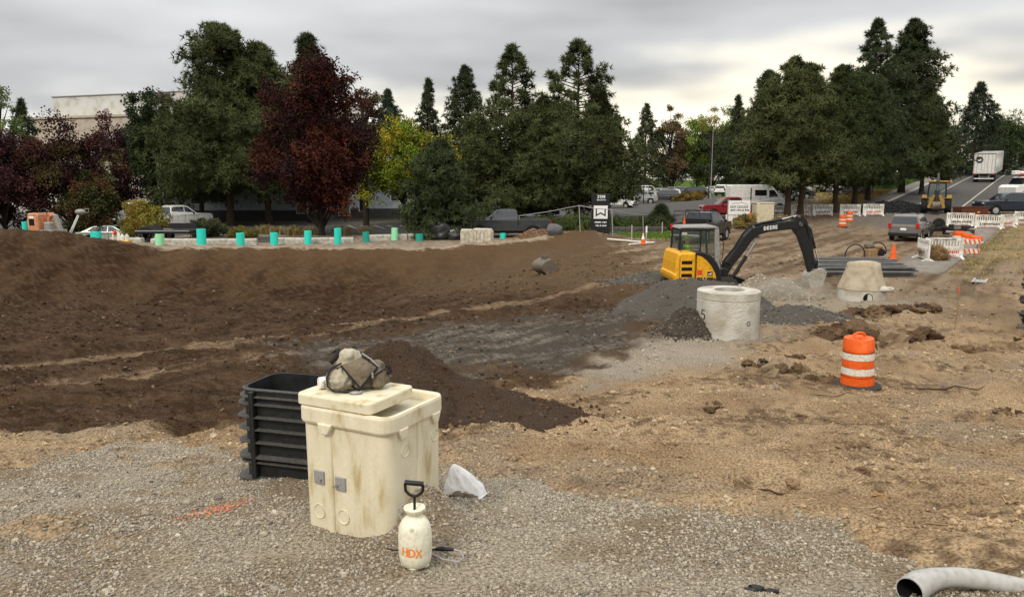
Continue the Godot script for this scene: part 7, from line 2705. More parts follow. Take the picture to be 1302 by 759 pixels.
func make_barricades() -> void:
	# position, turn, and what tells it apart
	var spots := [
		[Vector2(21.6, 38.0), 0.0, "white plastic barricade on the footpath behind the tumbleweed"],
		[Vector2(20.25, 37.4), 1.35, "white plastic barricade set end-on at the left of the tumbleweed"],
		[Vector2(24.7, 70.6), 0.05, "white barricade seen left of the front right-hand pine's trunk"],
		[Vector2(26.6, 70.5), 0.05, "white barricade between the two front right-hand pine trunks"],
		[Vector2(28.5, 70.3), 0.05, "white barricade with red print, left of the gap in the row by the pines"],
		[Vector2(30.6, 69.3), 0.04, "white barricade behind the two orange drums"],
		[Vector2(32.5, 68.9), 0.04, "white barricade at the right end of the row by the pines"],
		[Vector2(35.3, 60.2), -0.42, "white barricade in front of the rusty skip, left end of its row"],
		[Vector2(36.4, 58.3), -0.75, "white barricade running towards the stacked orange drums"],
		[Vector2(38.0, 58.6), 0.5, "white barricade angled back behind the stacked drums' row"],
		[Vector2(40.6, 60.4), 0.02, "white barricade with red print below the navy pickup"],
		[Vector2(42.6, 60.5), 0.02, "white barricade cut by the right edge below the navy pickup"],
	]
	var src: Node3D = null
	for i in spots.size():
		var q: Array = spots[i]
		var p := Vector3(q[0].x, base_height(q[0].x, -q[0].y), -q[0].y)
		var o: Node3D
		if src == null:
			o = thing("plastic_barricade", q[2], "barricade", p, q[1], "white plastic barricades")
			barricade_parts(o)
			src = o
		else:
			o = copy(src, q[2], p, q[1])
	for c in get_children():
		if String(c.name).begins_with("plastic_barricade"):
			print_rows(c, "top_print", M.ink, [[-0.6, 0.6, 0.975, 0.06]], 5, 0.034)
			print_rows(c, "board_print", M.ink if c.get_index() % 3 else M.print_red, [[-0.6, 0.7, 0.36, 0.14]], 60 + c.get_index(), 0.028)
			print_rows(c, "red_line", M.print_red, [[-0.6, 0.6, 0.16, 0.05]], 6 + c.get_index(), 0.028)
	# the striped one, two boards on posts
	var b := thing("striped_barricade", "barricade of two red and white striped boards beside the tumbleweed", "barricade", Vector3(23.3, base_height(23.3, -38.6), -38.6), 0.05, "")
	for y in [0.82, 0.34]:
		var g := G.new()
		g.box(Vector3(0, y, 0), Vector3(0.95, 0.24, 0.025), 0.004)
		var board := part("board", g, M.white_plastic, b)
		for k in 4:
			g = G.new()
			var x := -0.42 + 0.24 * k
			g.to(Transform3D(Basis(), Vector3(0, 0, 0.016)))
			g.slab([Vector2(x, y + 0.118), Vector2(x + 0.1, y + 0.118), Vector2(x + 0.2, y - 0.118), Vector2(x + 0.1, y - 0.118)], 0.002)
			part("stripe", g, M.drum_orange, board)
	for s in [-1.0, 1.0]:
		var g := G.new()
		g.box(Vector3(s * 0.42, 0.5, -0.03), Vector3(0.04, 1.0, 0.03))
		g.to(Transform3D(Basis(Vector3.RIGHT, 0.3), Vector3(s * 0.42, 0.5, -0.18)))
		g.box(Vector3.ZERO, Vector3(0.04, 1.0, 0.03))
		part("leg", g, M.galvanised, b)


func cone_parts(o: Node3D, collar := false, layers := 1) -> void:
	for k in layers:
		var g := G.new()
		g.to(Transform3D(Basis(), Vector3(0, 0.09 * k, 0)))
		g.box(Vector3(0, 0.02, 0), Vector3(0.36, 0.04, 0.36), 0.012)
		g.lathe([Vector2(0.15, 0.035), Vector2(0.14, 0.06), Vector2(0.028, 0.7), Vector2(0.02, 0.71), Vector2(0.0, 0.71)], 22)
		part("cone", g, M.drum_orange, o)
	if collar:
		var g := G.new()
		g.lathe([Vector2(0.1, 0.31), Vector2(0.062, 0.53)], 22)
		g.lathe([Vector2(0.053, 0.58), Vector2(0.04, 0.65)], 22)
		part("collar", g, M.white, o)


func make_site_gear() -> void:
	var g: G
	# cones
	var spots := [[17.75, 35.4, 0.0, false, 2, "orange cones nested together behind the steel bars, nearer stack"], [18.05, 35.9, 0.4, true, 2, "orange and white cones nested behind the nearer cone stack"], [18.3, 36.5, 0.9, true, 1, "pale topped orange cone standing behind the two cone stacks"], [7.95, 46.2, 0.3, true, 1, "single orange and white cone by the white post near the black sign"]]
	for q in spots:
		var o := thing("traffic_cone", q[5], "traffic cone", Vector3(q[0], ground(q[0], -q[1]), -q[1]), q[2])
		cone_parts(o, q[3], q[4])
		if q[0] > 10.0:
			o.scale = Vector3.ONE * 1.15
	# stacked drums lying nested by the barricades
	var lab := ["lowest of the nested orange drums by the striped barricade", "middle one of the nested orange drums by the striped barricade", "topmost of the nested orange drums, farther up the footpath"]
	for k in 3:
		var x := 29.0 + 0.75 * k
		var d := 47.6 + 2.2 * k
		var o := thing("drum_stack", lab[k], "traffic drum", Vector3(x, base_height(x, -d) + 0.02, -d), 0.2 * k)
		g = G.new()
		g.lathe([Vector2(0.0, 0.0), Vector2(0.42, 0.0), Vector2(0.44, 0.05), Vector2(0.36, 0.09)], 28)
		part("base", g, M.white_plastic, o)
		g = G.new()
		g.lathe([Vector2(0.36, 0.09), Vector2(0.34, 0.22), Vector2(0.37, 0.25), Vector2(0.34, 0.42), Vector2(0.0, 0.44)], 28)
		part("barrel", g, M.drum_orange, o)
	# steel tubes lying in layers
	R.seed = 61
	for k in 20:
		var layer := k % 3
		var row := k / 3
		var d := 35.6 - row * 0.78 + R.randf_range(-0.1, 0.1) - layer * 0.12
		var x := 15.1 + (d - 33.0) * 0.25 + R.randf_range(-0.25, 0.25)
		var o := thing("steel_bar", "grey steel bar in the %s layer of the flat stack, %s row from the front" % [["bottom", "middle", "top"][layer], ["seventh", "sixth", "fifth", "fourth", "third", "second", "first"][row]], "steel bar", Vector3(x, base_height(x, -d) + 0.08 + layer * 0.11, -d), R.randf_range(-0.05, 0.05), "grey steel bars stacked behind the manhole cone")
		g = G.new()
		g.box(Vector3(0, 0, 0), Vector3(R.randf_range(3.7, 4.2), 0.09, 0.16), 0.02)
		part("bar", g, M.bar_steel, o)
		g = G.new()
		g.box(Vector3(0, 0, 0.081), Vector3(3.6, 0.03, 0.012), 0.003)
		part("groove", g, M.trim, o)
	# low black machine with a wheel on top
	var bt := thing("machine_frame", "low black machine frame with a spare wheel standing on it, right of the taupe SUV", "machine frame", Vector3(30.2, base_height(30.2, -53.0), -53.0), -0.25)
	g = G.new()
	g.box(Vector3(0.1, 0.42, 0.35), Vector3(2.6, 0.14, 0.12), 0.02)
	part("rail", g, M.black, bt)
	g = G.new()
	g.box(Vector3(0.1, 0.42, -0.35), Vector3(2.6, 0.14, 0.12), 0.02)
	part("rail", g, M.black, bt)
	R.seed = 23
	for k in 16:
		g = G.new()
		g.to(Transform3D(Basis(Vector3.UP, R.randfn() * 0.3), Vector3(-1.1 + 0.165 * k, R.randf_range(0.25, 0.68), R.randf_range(-0.3, 0.4))))
		g.box(Vector3.ZERO, Vector3(R.randf_range(0.25, 0.5), R.randf_range(0.2, 0.45), R.randf_range(0.2, 0.5)), 0.04)
		part("casing", g, M.machine_black if k % 3 else M.dusty_rubber, bt)
	wheel_parts(bt, Vector3(-0.55, 0.86, 0.05), 0.4, 0.24, "black", 0.5)
	wheel_parts(bt, Vector3(-1.25, 0.3, 0.4), 0.3, 0.2, "black", 0.5)
	wheel_parts(bt, Vector3(-1.25, 0.3, -0.4), 0.3, 0.2, "black", 0.5)
	g = G.new()
	g.tube([Vector3(-0.9, 0.5, 0.45), Vector3(-0.3, 0.7, 0.5), Vector3(0.4, 0.45, 0.5), Vector3(1.1, 0.62, 0.45), Vector3(1.6, 0.7, 0.2)], 0.05, 8)
	part("hose", g, M.rubber, bt)
	g = G.new()
	g.tube([Vector3(-0.2, 0.35, 0.5), Vector3(1.35, 0.3, 0.5)], 0.09, 10)
	part("cylinder", g, M.grey_paint, bt)
	# rusty skip
	var sk := thing("skip", "rust red steel skip behind the white barricades, left of the navy pickup", "skip", Vector3(38.6, base_height(38.6, -64.5), -64.5), 0.0)
	g = G.new()
	g.slab([Vector2(-1.0, 0.1), Vector2(1.0, 0.1), Vector2(1.15, 1.05), Vector2(-1.15, 1.05)], 0.7, 0.03)
	part("tub", g, M.rust, sk)
	for x in [-0.6, 0.0, 0.6]:
		g = G.new()
		g.box(Vector3(x, 0.58, 0.72), Vector3(0.09, 0.85, 0.06), 0.015)
		part("rib", g, M.rust, sk)
	g = G.new()
	g.box(Vector3(0.25, 0.62, 0.735), Vector3(0.2, 0.14, 0.02))
	part("label_plate", g, M.print_orange, sk)
	g = G.new()
	g.box(Vector3(0, 1.06, 0.7), Vector3(2.34, 0.08, 0.09), 0.02)
	part("lip", g, M.rust, sk)
	# a pair of pale rails with a grey grate between
	var pf := thing("frame_panel", "pale two-railed frame lying flat on the verge right of the steel bars", "frame", Vector3(17.9, base_height(17.9, -28.9) + 0.05, -28.9), 0.95)
	for s in [-1.0, 1.0]:
		g = G.new()
		g.box(Vector3(0, 0.05, s * 0.2), Vector3(1.25, 0.07, 0.08), 0.012)
		part("rail", g, M.pale_wood, pf)
	g = G.new()
	g.box(Vector3(0, 0.03, 0), Vector3(1.1, 0.03, 0.32), 0.005)
	part("panel", g, M.galvanised, pf)
	g = G.new()
	g.box(Vector3(-0.6, 0.03, 0), Vector3(0.06, 0.06, 0.44), 0.01)
	part("end_bar", g, M.trim, pf)
	# survey stake
	var ss := thing("survey_stake", "thin orange survey stake in the dirt behind the drum", "stake", Vector3(11.5, ground(11.5, -19.4), -19.4), 0.0)
	g = G.new()
	g.box(Vector3(0, 0.55, 0), Vector3(0.022, 1.15, 0.022), 0.004)
	part("lath", g, M.wood, ss)
	g = G.new()
	g.box(Vector3(0, 1.05, 0), Vector3(0.026, 0.12, 0.026), 0.004)
	part("paint_band", g, M.drum_orange, ss)
	# stone pillar at the right edge
	var sp := thing("stone_pillar", "rough dark stone pillar cut off by the right edge", "pillar", Vector3(13.98, base_height(13.5, -19.9) - 0.1, -19.9), 0.1)
	R.seed = 404
	for row in 13:
		for k in 3:
			g = G.new()
			g.color(shade(Color(0.085, 0.08, 0.078) if R.randf() < 0.75 else Color(0.3, 0.27, 0.23), R.randf_range(0.6, 1.3)))
			g.lump(Vector3(-0.3 + 0.3 * k + (0.1 if row % 2 else 0.0) + R.randf_range(-0.03, 0.03), 0.1 + row * 0.19, R.randf_range(-0.08, 0.1)), Vector3(R.randf_range(0.15, 0.21), R.randf_range(0.09, 0.13), 0.3), noise(1.3, row * 5 + k, 3), 0.3, 1.5, 10, 7, true)
			part("stone", g, M.rock, sp)


func make_left_row() -> void:
	var g: G
	# pipe stubs along the bank
	var stubs := [
		[-28.9, 45.4, 0.2, 1.1, "teal", "teal pipe stub cut by the left edge, left of the orange digger"],
		[-28.1, 45.8, 0.24, 0.5, "teal", "short teal pipe stub just left of the orange digger"],
		[-24.9, 45.6, 0.3, 0.62, "teal", "squat teal pipe stub right of the orange digger"],
		[-20.8, 44.9, 0.24, 0.7, "pale_green", "pale green pipe stub, left one of the two, below the yellow-green bush"],
		[-18.35, 45.0, 0.26, 0.95, "teal", "teal pipe stub right of the left pale green one"],
		[-16.15, 45.3, 0.235, 0.82, "teal", "teal pipe stub below the small yellow bush"],
		[-14.5, 46.4, 0.235, 0.84, "teal", "teal pipe stub left of the maroon maple's trunk"],
		[-12.45, 46.4, 0.22, 0.92, "teal", "teal pipe stub nearest the maroon maple's trunk"],
		[-10.65, 46.5, 0.215, 1.05, "teal", "tallest teal pipe stub, right of the maroon maple's trunk"],
		[-9.3, 48.6, 0.22, 0.68, "dark_teal", "dull teal pipe stub, second right of the maple's trunk"],
		[-7.7, 50.0, 0.215, 0.84, "pale_green", "pale green pipe stub, right one of the two"],
		[-6.0, 49.4, 0.25, 0.5, "dark_teal", "short dark teal pipe stub left of the black wrapped bundle"],
		[-0.62, 51.3, 0.2, 0.4, "teal", "short pale teal stub right of the white concrete blocks"],
	]
	for q in stubs:
		var x: float = q[0]
		var d: float = q[1]
		var o := thing("pipe_stub", q[5], "pipe", Vector3(x, ground(x, -d) - 0.05, -d), R.randf() * TAU, "coloured pipe stubs along the bank")
		o.rotation.x = R.randf_range(-0.05, 0.05)
		o.rotation.z = R.randf_range(-0.05, 0.05)
		g = G.new()
		var r: float = q[2]
		g.lathe([Vector2(r * 0.97, 0.0), Vector2(r, 0.02), Vector2(r, q[3]), Vector2(r * 0.97, q[3] + 0.02), Vector2(r * 0.88, q[3] + 0.02), Vector2(r * 0.87, q[3] - 0.3)], 26)
		part("wall", g, M[q[4]], o)
		g = G.new()
		g.to(Transform3D(Basis(), Vector3(0, q[3] - 0.28, 0)))
		g.lathe([Vector2(r * 0.88, 0.0), Vector2(0.0, 0.0)], 26)
		part("bore", g, M.dark, o)
	# concrete kerb blocks behind the stubs
	var kerbs := [[-30.5, -27.6, 46.6, 46.3], [-24.4, -22.4, 46.4, 46.2], [-21.9, -19.0, 46.3, 46.2], [-18.7, -15.6, 46.3, 46.6], [-15.0, -12.8, 47.5, 47.2], [-12.5, -9.9, 47.3, 47.6], [-9.6, -7.0, 49.6, 50.6], [-6.9, -5.4, 50.6, 51.2], [-3.6, -1.3, 52.2, 52.4]]
	var kl := ["left of the orange digger", "right of the squat teal stub", "behind the left pale green stub", "behind the two teal stubs below the pine", "left of the maple's trunk", "right of the maple's trunk", "behind the right pale green stub", "left of the black wrapped bundle", "behind the white concrete blocks"]
	for i in kerbs.size():
		var q: Array = kerbs[i]
		var a := Vector3(q[0], base_height(q[0], -q[2]), -q[2])
		var b := Vector3(q[1], base_height(q[1], -q[3]), -q[3])
		var o := thing("kerb_block", "long grey concrete kerb block " + kl[i], "kerb", a.lerp(b, 0.5), -atan2(b.z - a.z, b.x - a.x))
		g = G.new()
		g.to(Transform3D(Basis(Vector3.UP, PI / 2), Vector3.ZERO))
		var l := a.distance_to(b) / 2.0
		g.slab([Vector2(-0.22, -0.1), Vector2(0.22, -0.1), Vector2(0.2, 0.34), Vector2(0.14, 0.38), Vector2(-0.14, 0.38), Vector2(-0.2, 0.3)], l, 0.02)
		part("block", g, M.kerb, o)
	# small yellow machine with white canisters near the left bush
	var ym := thing("yellow_pump", "small yellow wheeled pump with white canisters on the bank, left of the yellow-green bush", "pump", Vector3(-23.4, base_height(-23.4, -45.4), -45.4), 0.0)
	g = G.new()
	g.box(Vector3(0.15, 0.12, 0), Vector3(0.95, 0.12, 0.5), 0.03)
	part("skid", g, M.machine_yellow, ym)
	for x in [0.18, 0.46]:
		g = G.new()
		g.to(Transform3D(Basis(), Vector3(x, 0.18, 0)))
		g.lathe([Vector2(0.0, 0.0), Vector2(0.12, 0.0), Vector2(0.12, 0.26), Vector2(0.05, 0.32), Vector2(0.05, 0.38), Vector2(0.0, 0.38)], 18)
		part("canister", g, M.white_plastic, ym)
	g = G.new()
	g.tube([Vector3(-0.36, 0.1, 0), Vector3(-0.32, 0.5, 0), Vector3(-0.2, 0.7, 0), Vector3(-0.05, 0.62, 0), Vector3(-0.02, 0.2, 0)], 0.09, 10)
	part("hose", g, M.white_plastic, ym)
	g = G.new()
	g.tube([Vector3(-0.28, 0.55, 0.05), Vector3(-0.12, 0.72, 0.05)], 0.1, 10)
	part("red_band", g, M.print_red, ym)
	# white concrete blocks
	var bl := ["left one of the two white concrete blocks before the charcoal pickup", "larger right one of the two white concrete blocks before the charcoal pickup"]
	for k in 2:
		var x: float = [-2.85, -1.85][k]
		var o := thing("concrete_block", bl[k], "concrete block", Vector3(x, ground(x, -48.4), -48.4), 0.06 - 0.25 * k)
		g = G.new()
		var w: float = [0.42, 0.62][k]
		g.slab([Vector2(-w, -0.1), Vector2(w, -0.1), Vector2(w, 0.62), Vector2(w - 0.1, 0.82), Vector2(-w + 0.08, 0.84), Vector2(-w, 0.7)], 0.4, 0.03)
		part("block", g, M.block_white, o)
		for j in 3:
			g = G.new()
			g.box(Vector3(-w + 0.3 + j * (w * 2 - 0.5) / 3.0, 0.36, 0.402), Vector3(0.03, 0.7, 0.01))
			part("groove", g, M.walk, o)
	# black wrapped bundle
	var wb := thing("wrapped_bundle", "black plastic wrapped bundle left of the white concrete blocks", "bundle", Vector3(-4.35, ground(-4.35, -50.6), -50.6), 0.0)
	g = G.new()
	g.lump(Vector3(-0.35, 0.4, 0), Vector3(0.8, 0.7, 0.5), noise(0.8, 9, 4), 0.32, 1.4, 22, 14)
	g.lump(Vector3(0.65, 0.22, 0.05), Vector3(0.7, 0.45, 0.45), noise(0.8, 10, 4), 0.35, 1.6, 20, 12)
	part("wrap", g, M.black_plastic, wb)
	g = G.new()
	g.lump(Vector3(0.5, 0.62, 0.2), Vector3(0.26, 0.1, 0.2), noise(0.8, 11, 4), 0.35, 1.6, 14, 8)
	part("grey_sheet", g, M.white_sheet, wb)
	# grey rounded boulder
	g = G.new()
	g.color(Color(0.17, 0.17, 0.18))
	g.lump(Vector3.ZERO, Vector3(0.58, 0.42, 0.42), noise(0.7, 3, 3), 0.14, 1.0, 22, 14)
	var bo := part(numbered("boulder"), g, M.rock, self)
	bo.position = Vector3(2.75, ground(2.75, -49.6) + 0.3, -49.6)
	tag(bo, "smooth dark grey boulder on the bank behind the lone digger bucket", "boulder")
	# leaning fence rails
	var posts := [[-2.1, 53.2], [0.52, 52.2], [4.45, 50.4], [6.45, 49.2], [9.2, 53.6]]
	var fe := thing("site_fence", "thin grey tube fence strung in front of the charcoal pickup and sign", "fence", Vector3(posts[0][0], base_height(posts[0][0], -posts[0][1]), -posts[0][1]), 0.0)
	var tops := []
	for i in posts.size():
		var x: float = posts[i][0]
		var d: float = posts[i][1]
		var y := base_height(x, -d)
		var p := Vector3(x, y, -d) - fe.position
		var h: float = [1.35, 1.5, 1.75, 1.75, 1.5][i]
		g = G.new()
		g.tube([p + Vector3(0.06, -0.1, 0), p + Vector3(-0.04, h, 0)], 0.036, 8)
		part("post", g, M.galvanised, fe)
		tops.append(p + Vector3(-0.04, h - 0.03, 0))
	for i in tops.size() - 1:
		g = G.new()
		g.tube([tops[i], tops[i].lerp(tops[i + 1], 0.5) - Vector3(0, 0.06, 0), tops[i + 1]], 0.024, 8)
		part("rail", g, M.galvanised, fe)
	var wl := ["white pole lying on the ground from the sign's foot towards the cone", "second white pole lying crossways by the cone"]
	for k in 2:
		var a: Vector3 = [Vector3(6.0, 0.35, -47.9), Vector3(7.0, 0.15, -45.5)][k]
		var b: Vector3 = [Vector3(8.6, 0.1, -46.6), Vector3(8.8, 0.12, -47.0)][k]
		var o := thing("white_pole", wl[k], "pole", Vector3(a.x, base_height(a.x, a.z), a.z), 0.0)
		g = G.new()
		var q := Vector3(b.x, base_height(b.x, b.z) + 0.1, b.z) - o.position
		g.tube([Vector3(0, 0.1, 0), q], 0.05, 8)
		part("tube", g, M.white_plastic, o)
	var stakes := [[7.6, 48.4, "white marker stake left of the single cone"], [8.25, 46.8, "white topped marker stake right behind the single cone"], [10.55, 53.6, "grey stake on the grass beside the little conifer"]]
	for q in stakes:
		var o := thing("marker_stake", q[2], "stake", Vector3(q[0], base_height(q[0], -q[1]), -q[1]), 0.1)
		g = G.new()
		g.box(Vector3(0, 0.5, 0), Vector3(0.07, 1.0, 0.05), 0.008)
		part("lath", g, M.pale_wood, o)
		if q[0] > 8.0 and q[0] < 9.0:
			g = G.new()
			g.box(Vector3(0, 0.9, 0), Vector3(0.1, 0.4, 0.06), 0.01)
			part("flag_band", g, M.white, o)
	# low stone retaining wall behind the fence
	var rw := thing("retaining_wall", "low grey block wall behind the single cone, below the junipers", "wall", Vector3(9.0, base_height(9.0, -55.6), -55.6), 0.0)
	for row in 2:
		for k in 9:
			g = G.new()
			g.box(Vector3(-2.2 + 0.5 * k + 0.2 * row, 0.13 + 0.27 * row, 0), Vector3(0.485, 0.25, 0.3), 0.03)
			part("block", g, M.old_asphalt, rw)


func make_signs() -> void:
	var g: G
	# the tall black sign
	var o := thing("monument_sign", "tall black sign board with a white square emblem beside the car park", "sign", Vector3(5.85, base_height(5.85, -50.6) - 0.28, -50.6), -0.05)
	g = G.new()
	g.box(Vector3(0, 1.5, 0), Vector3(1.2, 2.75, 0.3), 0.02)
	part("board", g, M.ink, o)
	g = G.new()
	g.box(Vector3(0, 0.1, 0), Vector3(1.3, 0.22, 0.4), 0.03)
	part("plinth", g, M.kerb, o)
	letters(o, "lettering", "3199", 0.22, 0.52, M.white, Transform3D(Basis(), Vector3(0.02, 2.68, 0.151)))
	print_rows(o, "street_line", M.white, [[-0.27, 0.3, 2.47, 0.06]], 3, 0.152)
	g = G.new()
	g.box(Vector3(0.0, 1.68, 0.152), Vector3(0.92, 0.86, 0.012), 0.003)
	var sq := part("emblem_square", g, M.white, o)
	g = G.new()
	g.to(Transform3D(Basis(), Vector3(0, 1.66, 0.16)))
	g.slab([Vector2(-0.33, 0.26), Vector2(-0.25, 0.26), Vector2(-0.25, -0.12), Vector2(0.0, 0.02), Vector2(0.25, -0.12), Vector2(0.25, 0.26), Vector2(0.33, 0.26), Vector2(0.33, -0.26), Vector2(0.0, -0.08), Vector2(-0.33, -0.26)], 0.004)
	part("bracket_mark", g, M.ink, sq)
	print_rows(o, "name_lines", M.white, [[-0.38, 0.38, 1.02, 0.11], [-0.32, 0.32, 0.8, 0.1]], 8, 0.152)
	# banner
	var b := thing("banner", "white banner with a dark mountain line and black lettering before the red pickup", "banner", Vector3(18.5, base_height(18.5, -62.4), -62.4), 0.0)
	for s in [-1.0, 1.0]:
		g = G.new()
		g.tube([Vector3(s * 0.92, 0, 0), Vector3(s * 0.92, 2.2, 0)], 0.04, 8)
		part("post", g, M.galvanised, b)
	g = G.new()
	g.box(Vector3(0, 1.55, 0.0), Vector3(1.8, 1.15, 0.02), 0.004)
	var cloth := part("cloth", g, M.white_sheet, b)
	g = G.new()
	g.box(Vector3(-0.05, 0.6, -0.06), Vector3(2.0, 0.8, 0.02), 0.004)
	part("lower_cloth", g, M.white_sheet, b)
	g = G.new()
	g.tube([Vector3(-0.6, 1.82, 0.014), Vector3(-0.3, 1.95, 0.014), Vector3(-0.1, 1.88, 0.014), Vector3(0.15, 2.0, 0.014), Vector3(0.7, 1.78, 0.014)], 0.014, 5)
	part("mountain_line", g, M.ink, cloth)
	letters(cloth, "lettering", "EAST CASCADE", 0.2, 1.45, M.ink, Transform3D(Basis(), Vector3(0, 1.6, 0.014)))
	print_rows(cloth, "small_print", M.ink, [[-0.7, 0.75, 1.34, 0.14]], 4, 0.013)
	# hydrant-red post and utility cabinet
	var h := thing("hydrant", "red fire hydrant in front of the white banner", "hydrant", Vector3(18.95, base_height(18.95, -60.9), -60.9), 0.0)
	g = G.new()
	g.lathe([Vector2(0.0, 0.0), Vector2(0.22, 0.0), Vector2(0.22, 0.06), Vector2(0.16, 0.1), Vector2(0.16, 0.9), Vector2(0.22, 0.95), Vector2(0.22, 1.0), Vector2(0.15, 1.12), Vector2(0.05, 1.2), Vector2(0.05, 1.28), Vector2(0.0, 1.28)], 20)
	part("barrel", g, M.print_red, h)
	for s in [-1.0, 1.0]:
		g = G.new()
		g.tube([Vector3(s * 0.12, 0.72, 0), Vector3(s * 0.32, 0.72, 0)], 0.1, 12)
		part("nozzle", g, M.print_red, h)
	var c := thing("utility_cabinet", "cream metal utility cabinet left of the front right-hand pine's trunk", "cabinet", Vector3(20.9, base_height(20.9, -63.8), -63.8), 0.1)
	g = G.new()
	g.box(Vector3(0, 0.95, 0), Vector3(1.55, 1.7, 0.9), 0.03)
	part("shell", g, M.cabinet, c)
	g = G.new()
	g.box(Vector3(0, 0.08, 0), Vector3(1.75, 0.16, 1.1), 0.02)
	part("pad", g, M.kerb, c)
	g = G.new()
	g.box(Vector3(-0.3, 1.1, 0.455), Vector3(0.42, 0.9, 0.04), 0.01)
	part("door", g, M.cabinet, c)
	g = G.new()
	g.box(Vector3(0, 1.83, 0), Vector3(1.65, 0.08, 1.0), 0.02)
	part("top_cap", g, M.cabinet, c)
	var wp := thing("white_marker_post", "cream tapered marker post between the banner and the cabinet", "post", Vector3(19.9, base_height(19.9, -62.0), -62.0), 0.0)
	g = G.new()
	g.slab([Vector2(-0.2, 0), Vector2(0.2, 0), Vector2(0.1, 1.9), Vector2(-0.06, 1.9)], 0.12, 0.02)
	part("shaft", g, M.cabinet, wp)
	var pole := thing("thin_post", "thin dark post in front of the white van", "post", Vector3(19.6, base_height(19.6, -63.0), -63.0), 0.0)
	g = G.new()
	g.tube([Vector3.ZERO, Vector3(0, 3.1, 0)], 0.05, 8)
	part("shaft", g, M.trim, pole)
	# lamp posts
	var lamps := [[17.8, 104.0, 5.2, "short dark lamp post at the left of the car park", "trim"], [35.2, 117.0, 7.6, "dark lamp post right of the white van's roof", "trim"], [-31.9, 86.0, 8.0, "thin lamp post above the dark SUV on the left", "trim"], [27.4, 106.0, 9.4, "slim pale pole beside the thin sapling", "galvanised"]]
	for q in lamps:
		var l := thing("lamp_post", q[3], "lamp post", Vector3(q[0], base_height(q[0], -q[1]), -q[1]), 0.0)
		g = G.new()
		g.tube([Vector3.ZERO, Vector3(0, q[2], 0)], [0.07, 0.035], 8)
		part("shaft", g, M[q[4]], l)
		if q[4] == "trim":
			g = G.new()
			g.box(Vector3(0.3, q[2], 0), Vector3(0.8, 0.14, 0.3), 0.04)
			part("lamp_head", g, M.grey_paint, l)
	var sl := thing("street_lamp", "grey street lamp with a curved arm at the top of the street", "street lamp", Vector3(96.0, base_height(96.0, -147.0), -147.0), 0.0)
	g = G.new()
	g.tube([Vector3.ZERO, Vector3(0, 5.2, 0), Vector3(0.25, 5.9, 0), Vector3(1.0, 6.2, 0), Vector3(1.8, 6.1, 0)], [0.14, 0.11, 0.09, 0.08, 0.07], 8)
	part("mast", g, M.galvanised, sl)
	g = G.new()
	g.box(Vector3(1.9, 6.05, 0), Vector3(0.8, 0.16, 0.36), 0.05)
	part("lamp_head", g, M.galvanised, sl)
	g = G.new()
	g.to(Transform3D(Basis(Vector3.BACK, PI / 4), Vector3(0, 1.9, 0.16)))
	g.box(Vector3.ZERO, Vector3(0.66, 0.66, 0.03), 0.02)
	part("diamond_plate", g, M.galvanised, sl)
	var ds := thing("diamond_sign", "pale diamond road sign right of the street lamp", "road sign", Vector3(97.6, base_height(97.6, -146.5), -146.5), -0.5)
	g = G.new()
	g.tube([Vector3.ZERO, Vector3(0, 2.2, 0)], 0.05, 8)
	part("post", g, M.galvanised, ds)
	g = G.new()
	g.to(Transform3D(Basis(Vector3.BACK, PI / 4), Vector3(0, 1.9, 0.06)))
	g.box(Vector3.ZERO, Vector3(0.85, 0.85, 0.03), 0.02)
	part("plate", g, M.white_sheet, ds)
	# road closed boards by the trailer
	var rb := thing("road_barrier", "white road barrier with three rails right of the trailer", "road barrier", street(47.5, 6.2), -0.1)
	for k in 3:
		g = G.new()
		g.box(Vector3(1.0, 0.35 + 0.42 * k, 0), Vector3(6.4, 0.24, 0.06), 0.02)
		part("rail", g, M.white_plastic, rb)
	for x in [-2.0, 1.0, 4.0]:
		g = G.new()
		g.box(Vector3(x, 0.7, -0.06), Vector3(0.12, 1.4, 0.06))
		part("post", g, M.galvanised, rb)
	g = G.new()
	g.box(Vector3(-1.0, 0.6, 0.05), Vector3(1.9, 0.9, 0.03), 0.01)
	var panel := part("board", g, M.white, rb)
	print_rows(panel, "board_print", M.print_red, [[-1.7, -0.3, 0.75, 0.2], [-1.7, -0.3, 0.4, 0.16]], 14, 0.068)
	var rs := [[58.6, 106.0, "left one of two small white signs on the bank left of the trailer"], [60.6, 107.5, "right one of two small white signs on the bank left of the trailer"]]
	for q in rs:
		var s := thing("small_sign", q[2], "road sign", Vector3(q[0], base_height(q[0], -q[1]), -q[1]), 0.2)
		g = G.new()
		g.tube([Vector3.ZERO, Vector3(0, 1.9, 0)], 0.04, 6)
		part("post", g, M.galvanised, s)
		g = G.new()
		g.box(Vector3(0, 1.75, 0.05), Vector3(0.55, 0.34, 0.03), 0.01)
		part("plate", g, M.white, s)
	var fd := thing("traffic_drum", "far orange and white drum on the bank left of the trailer", "traffic drum", Vector3(59.4, base_height(59.4, -104.5), -104.5), 0.0)
	make_drum_parts(fd, 0.0)


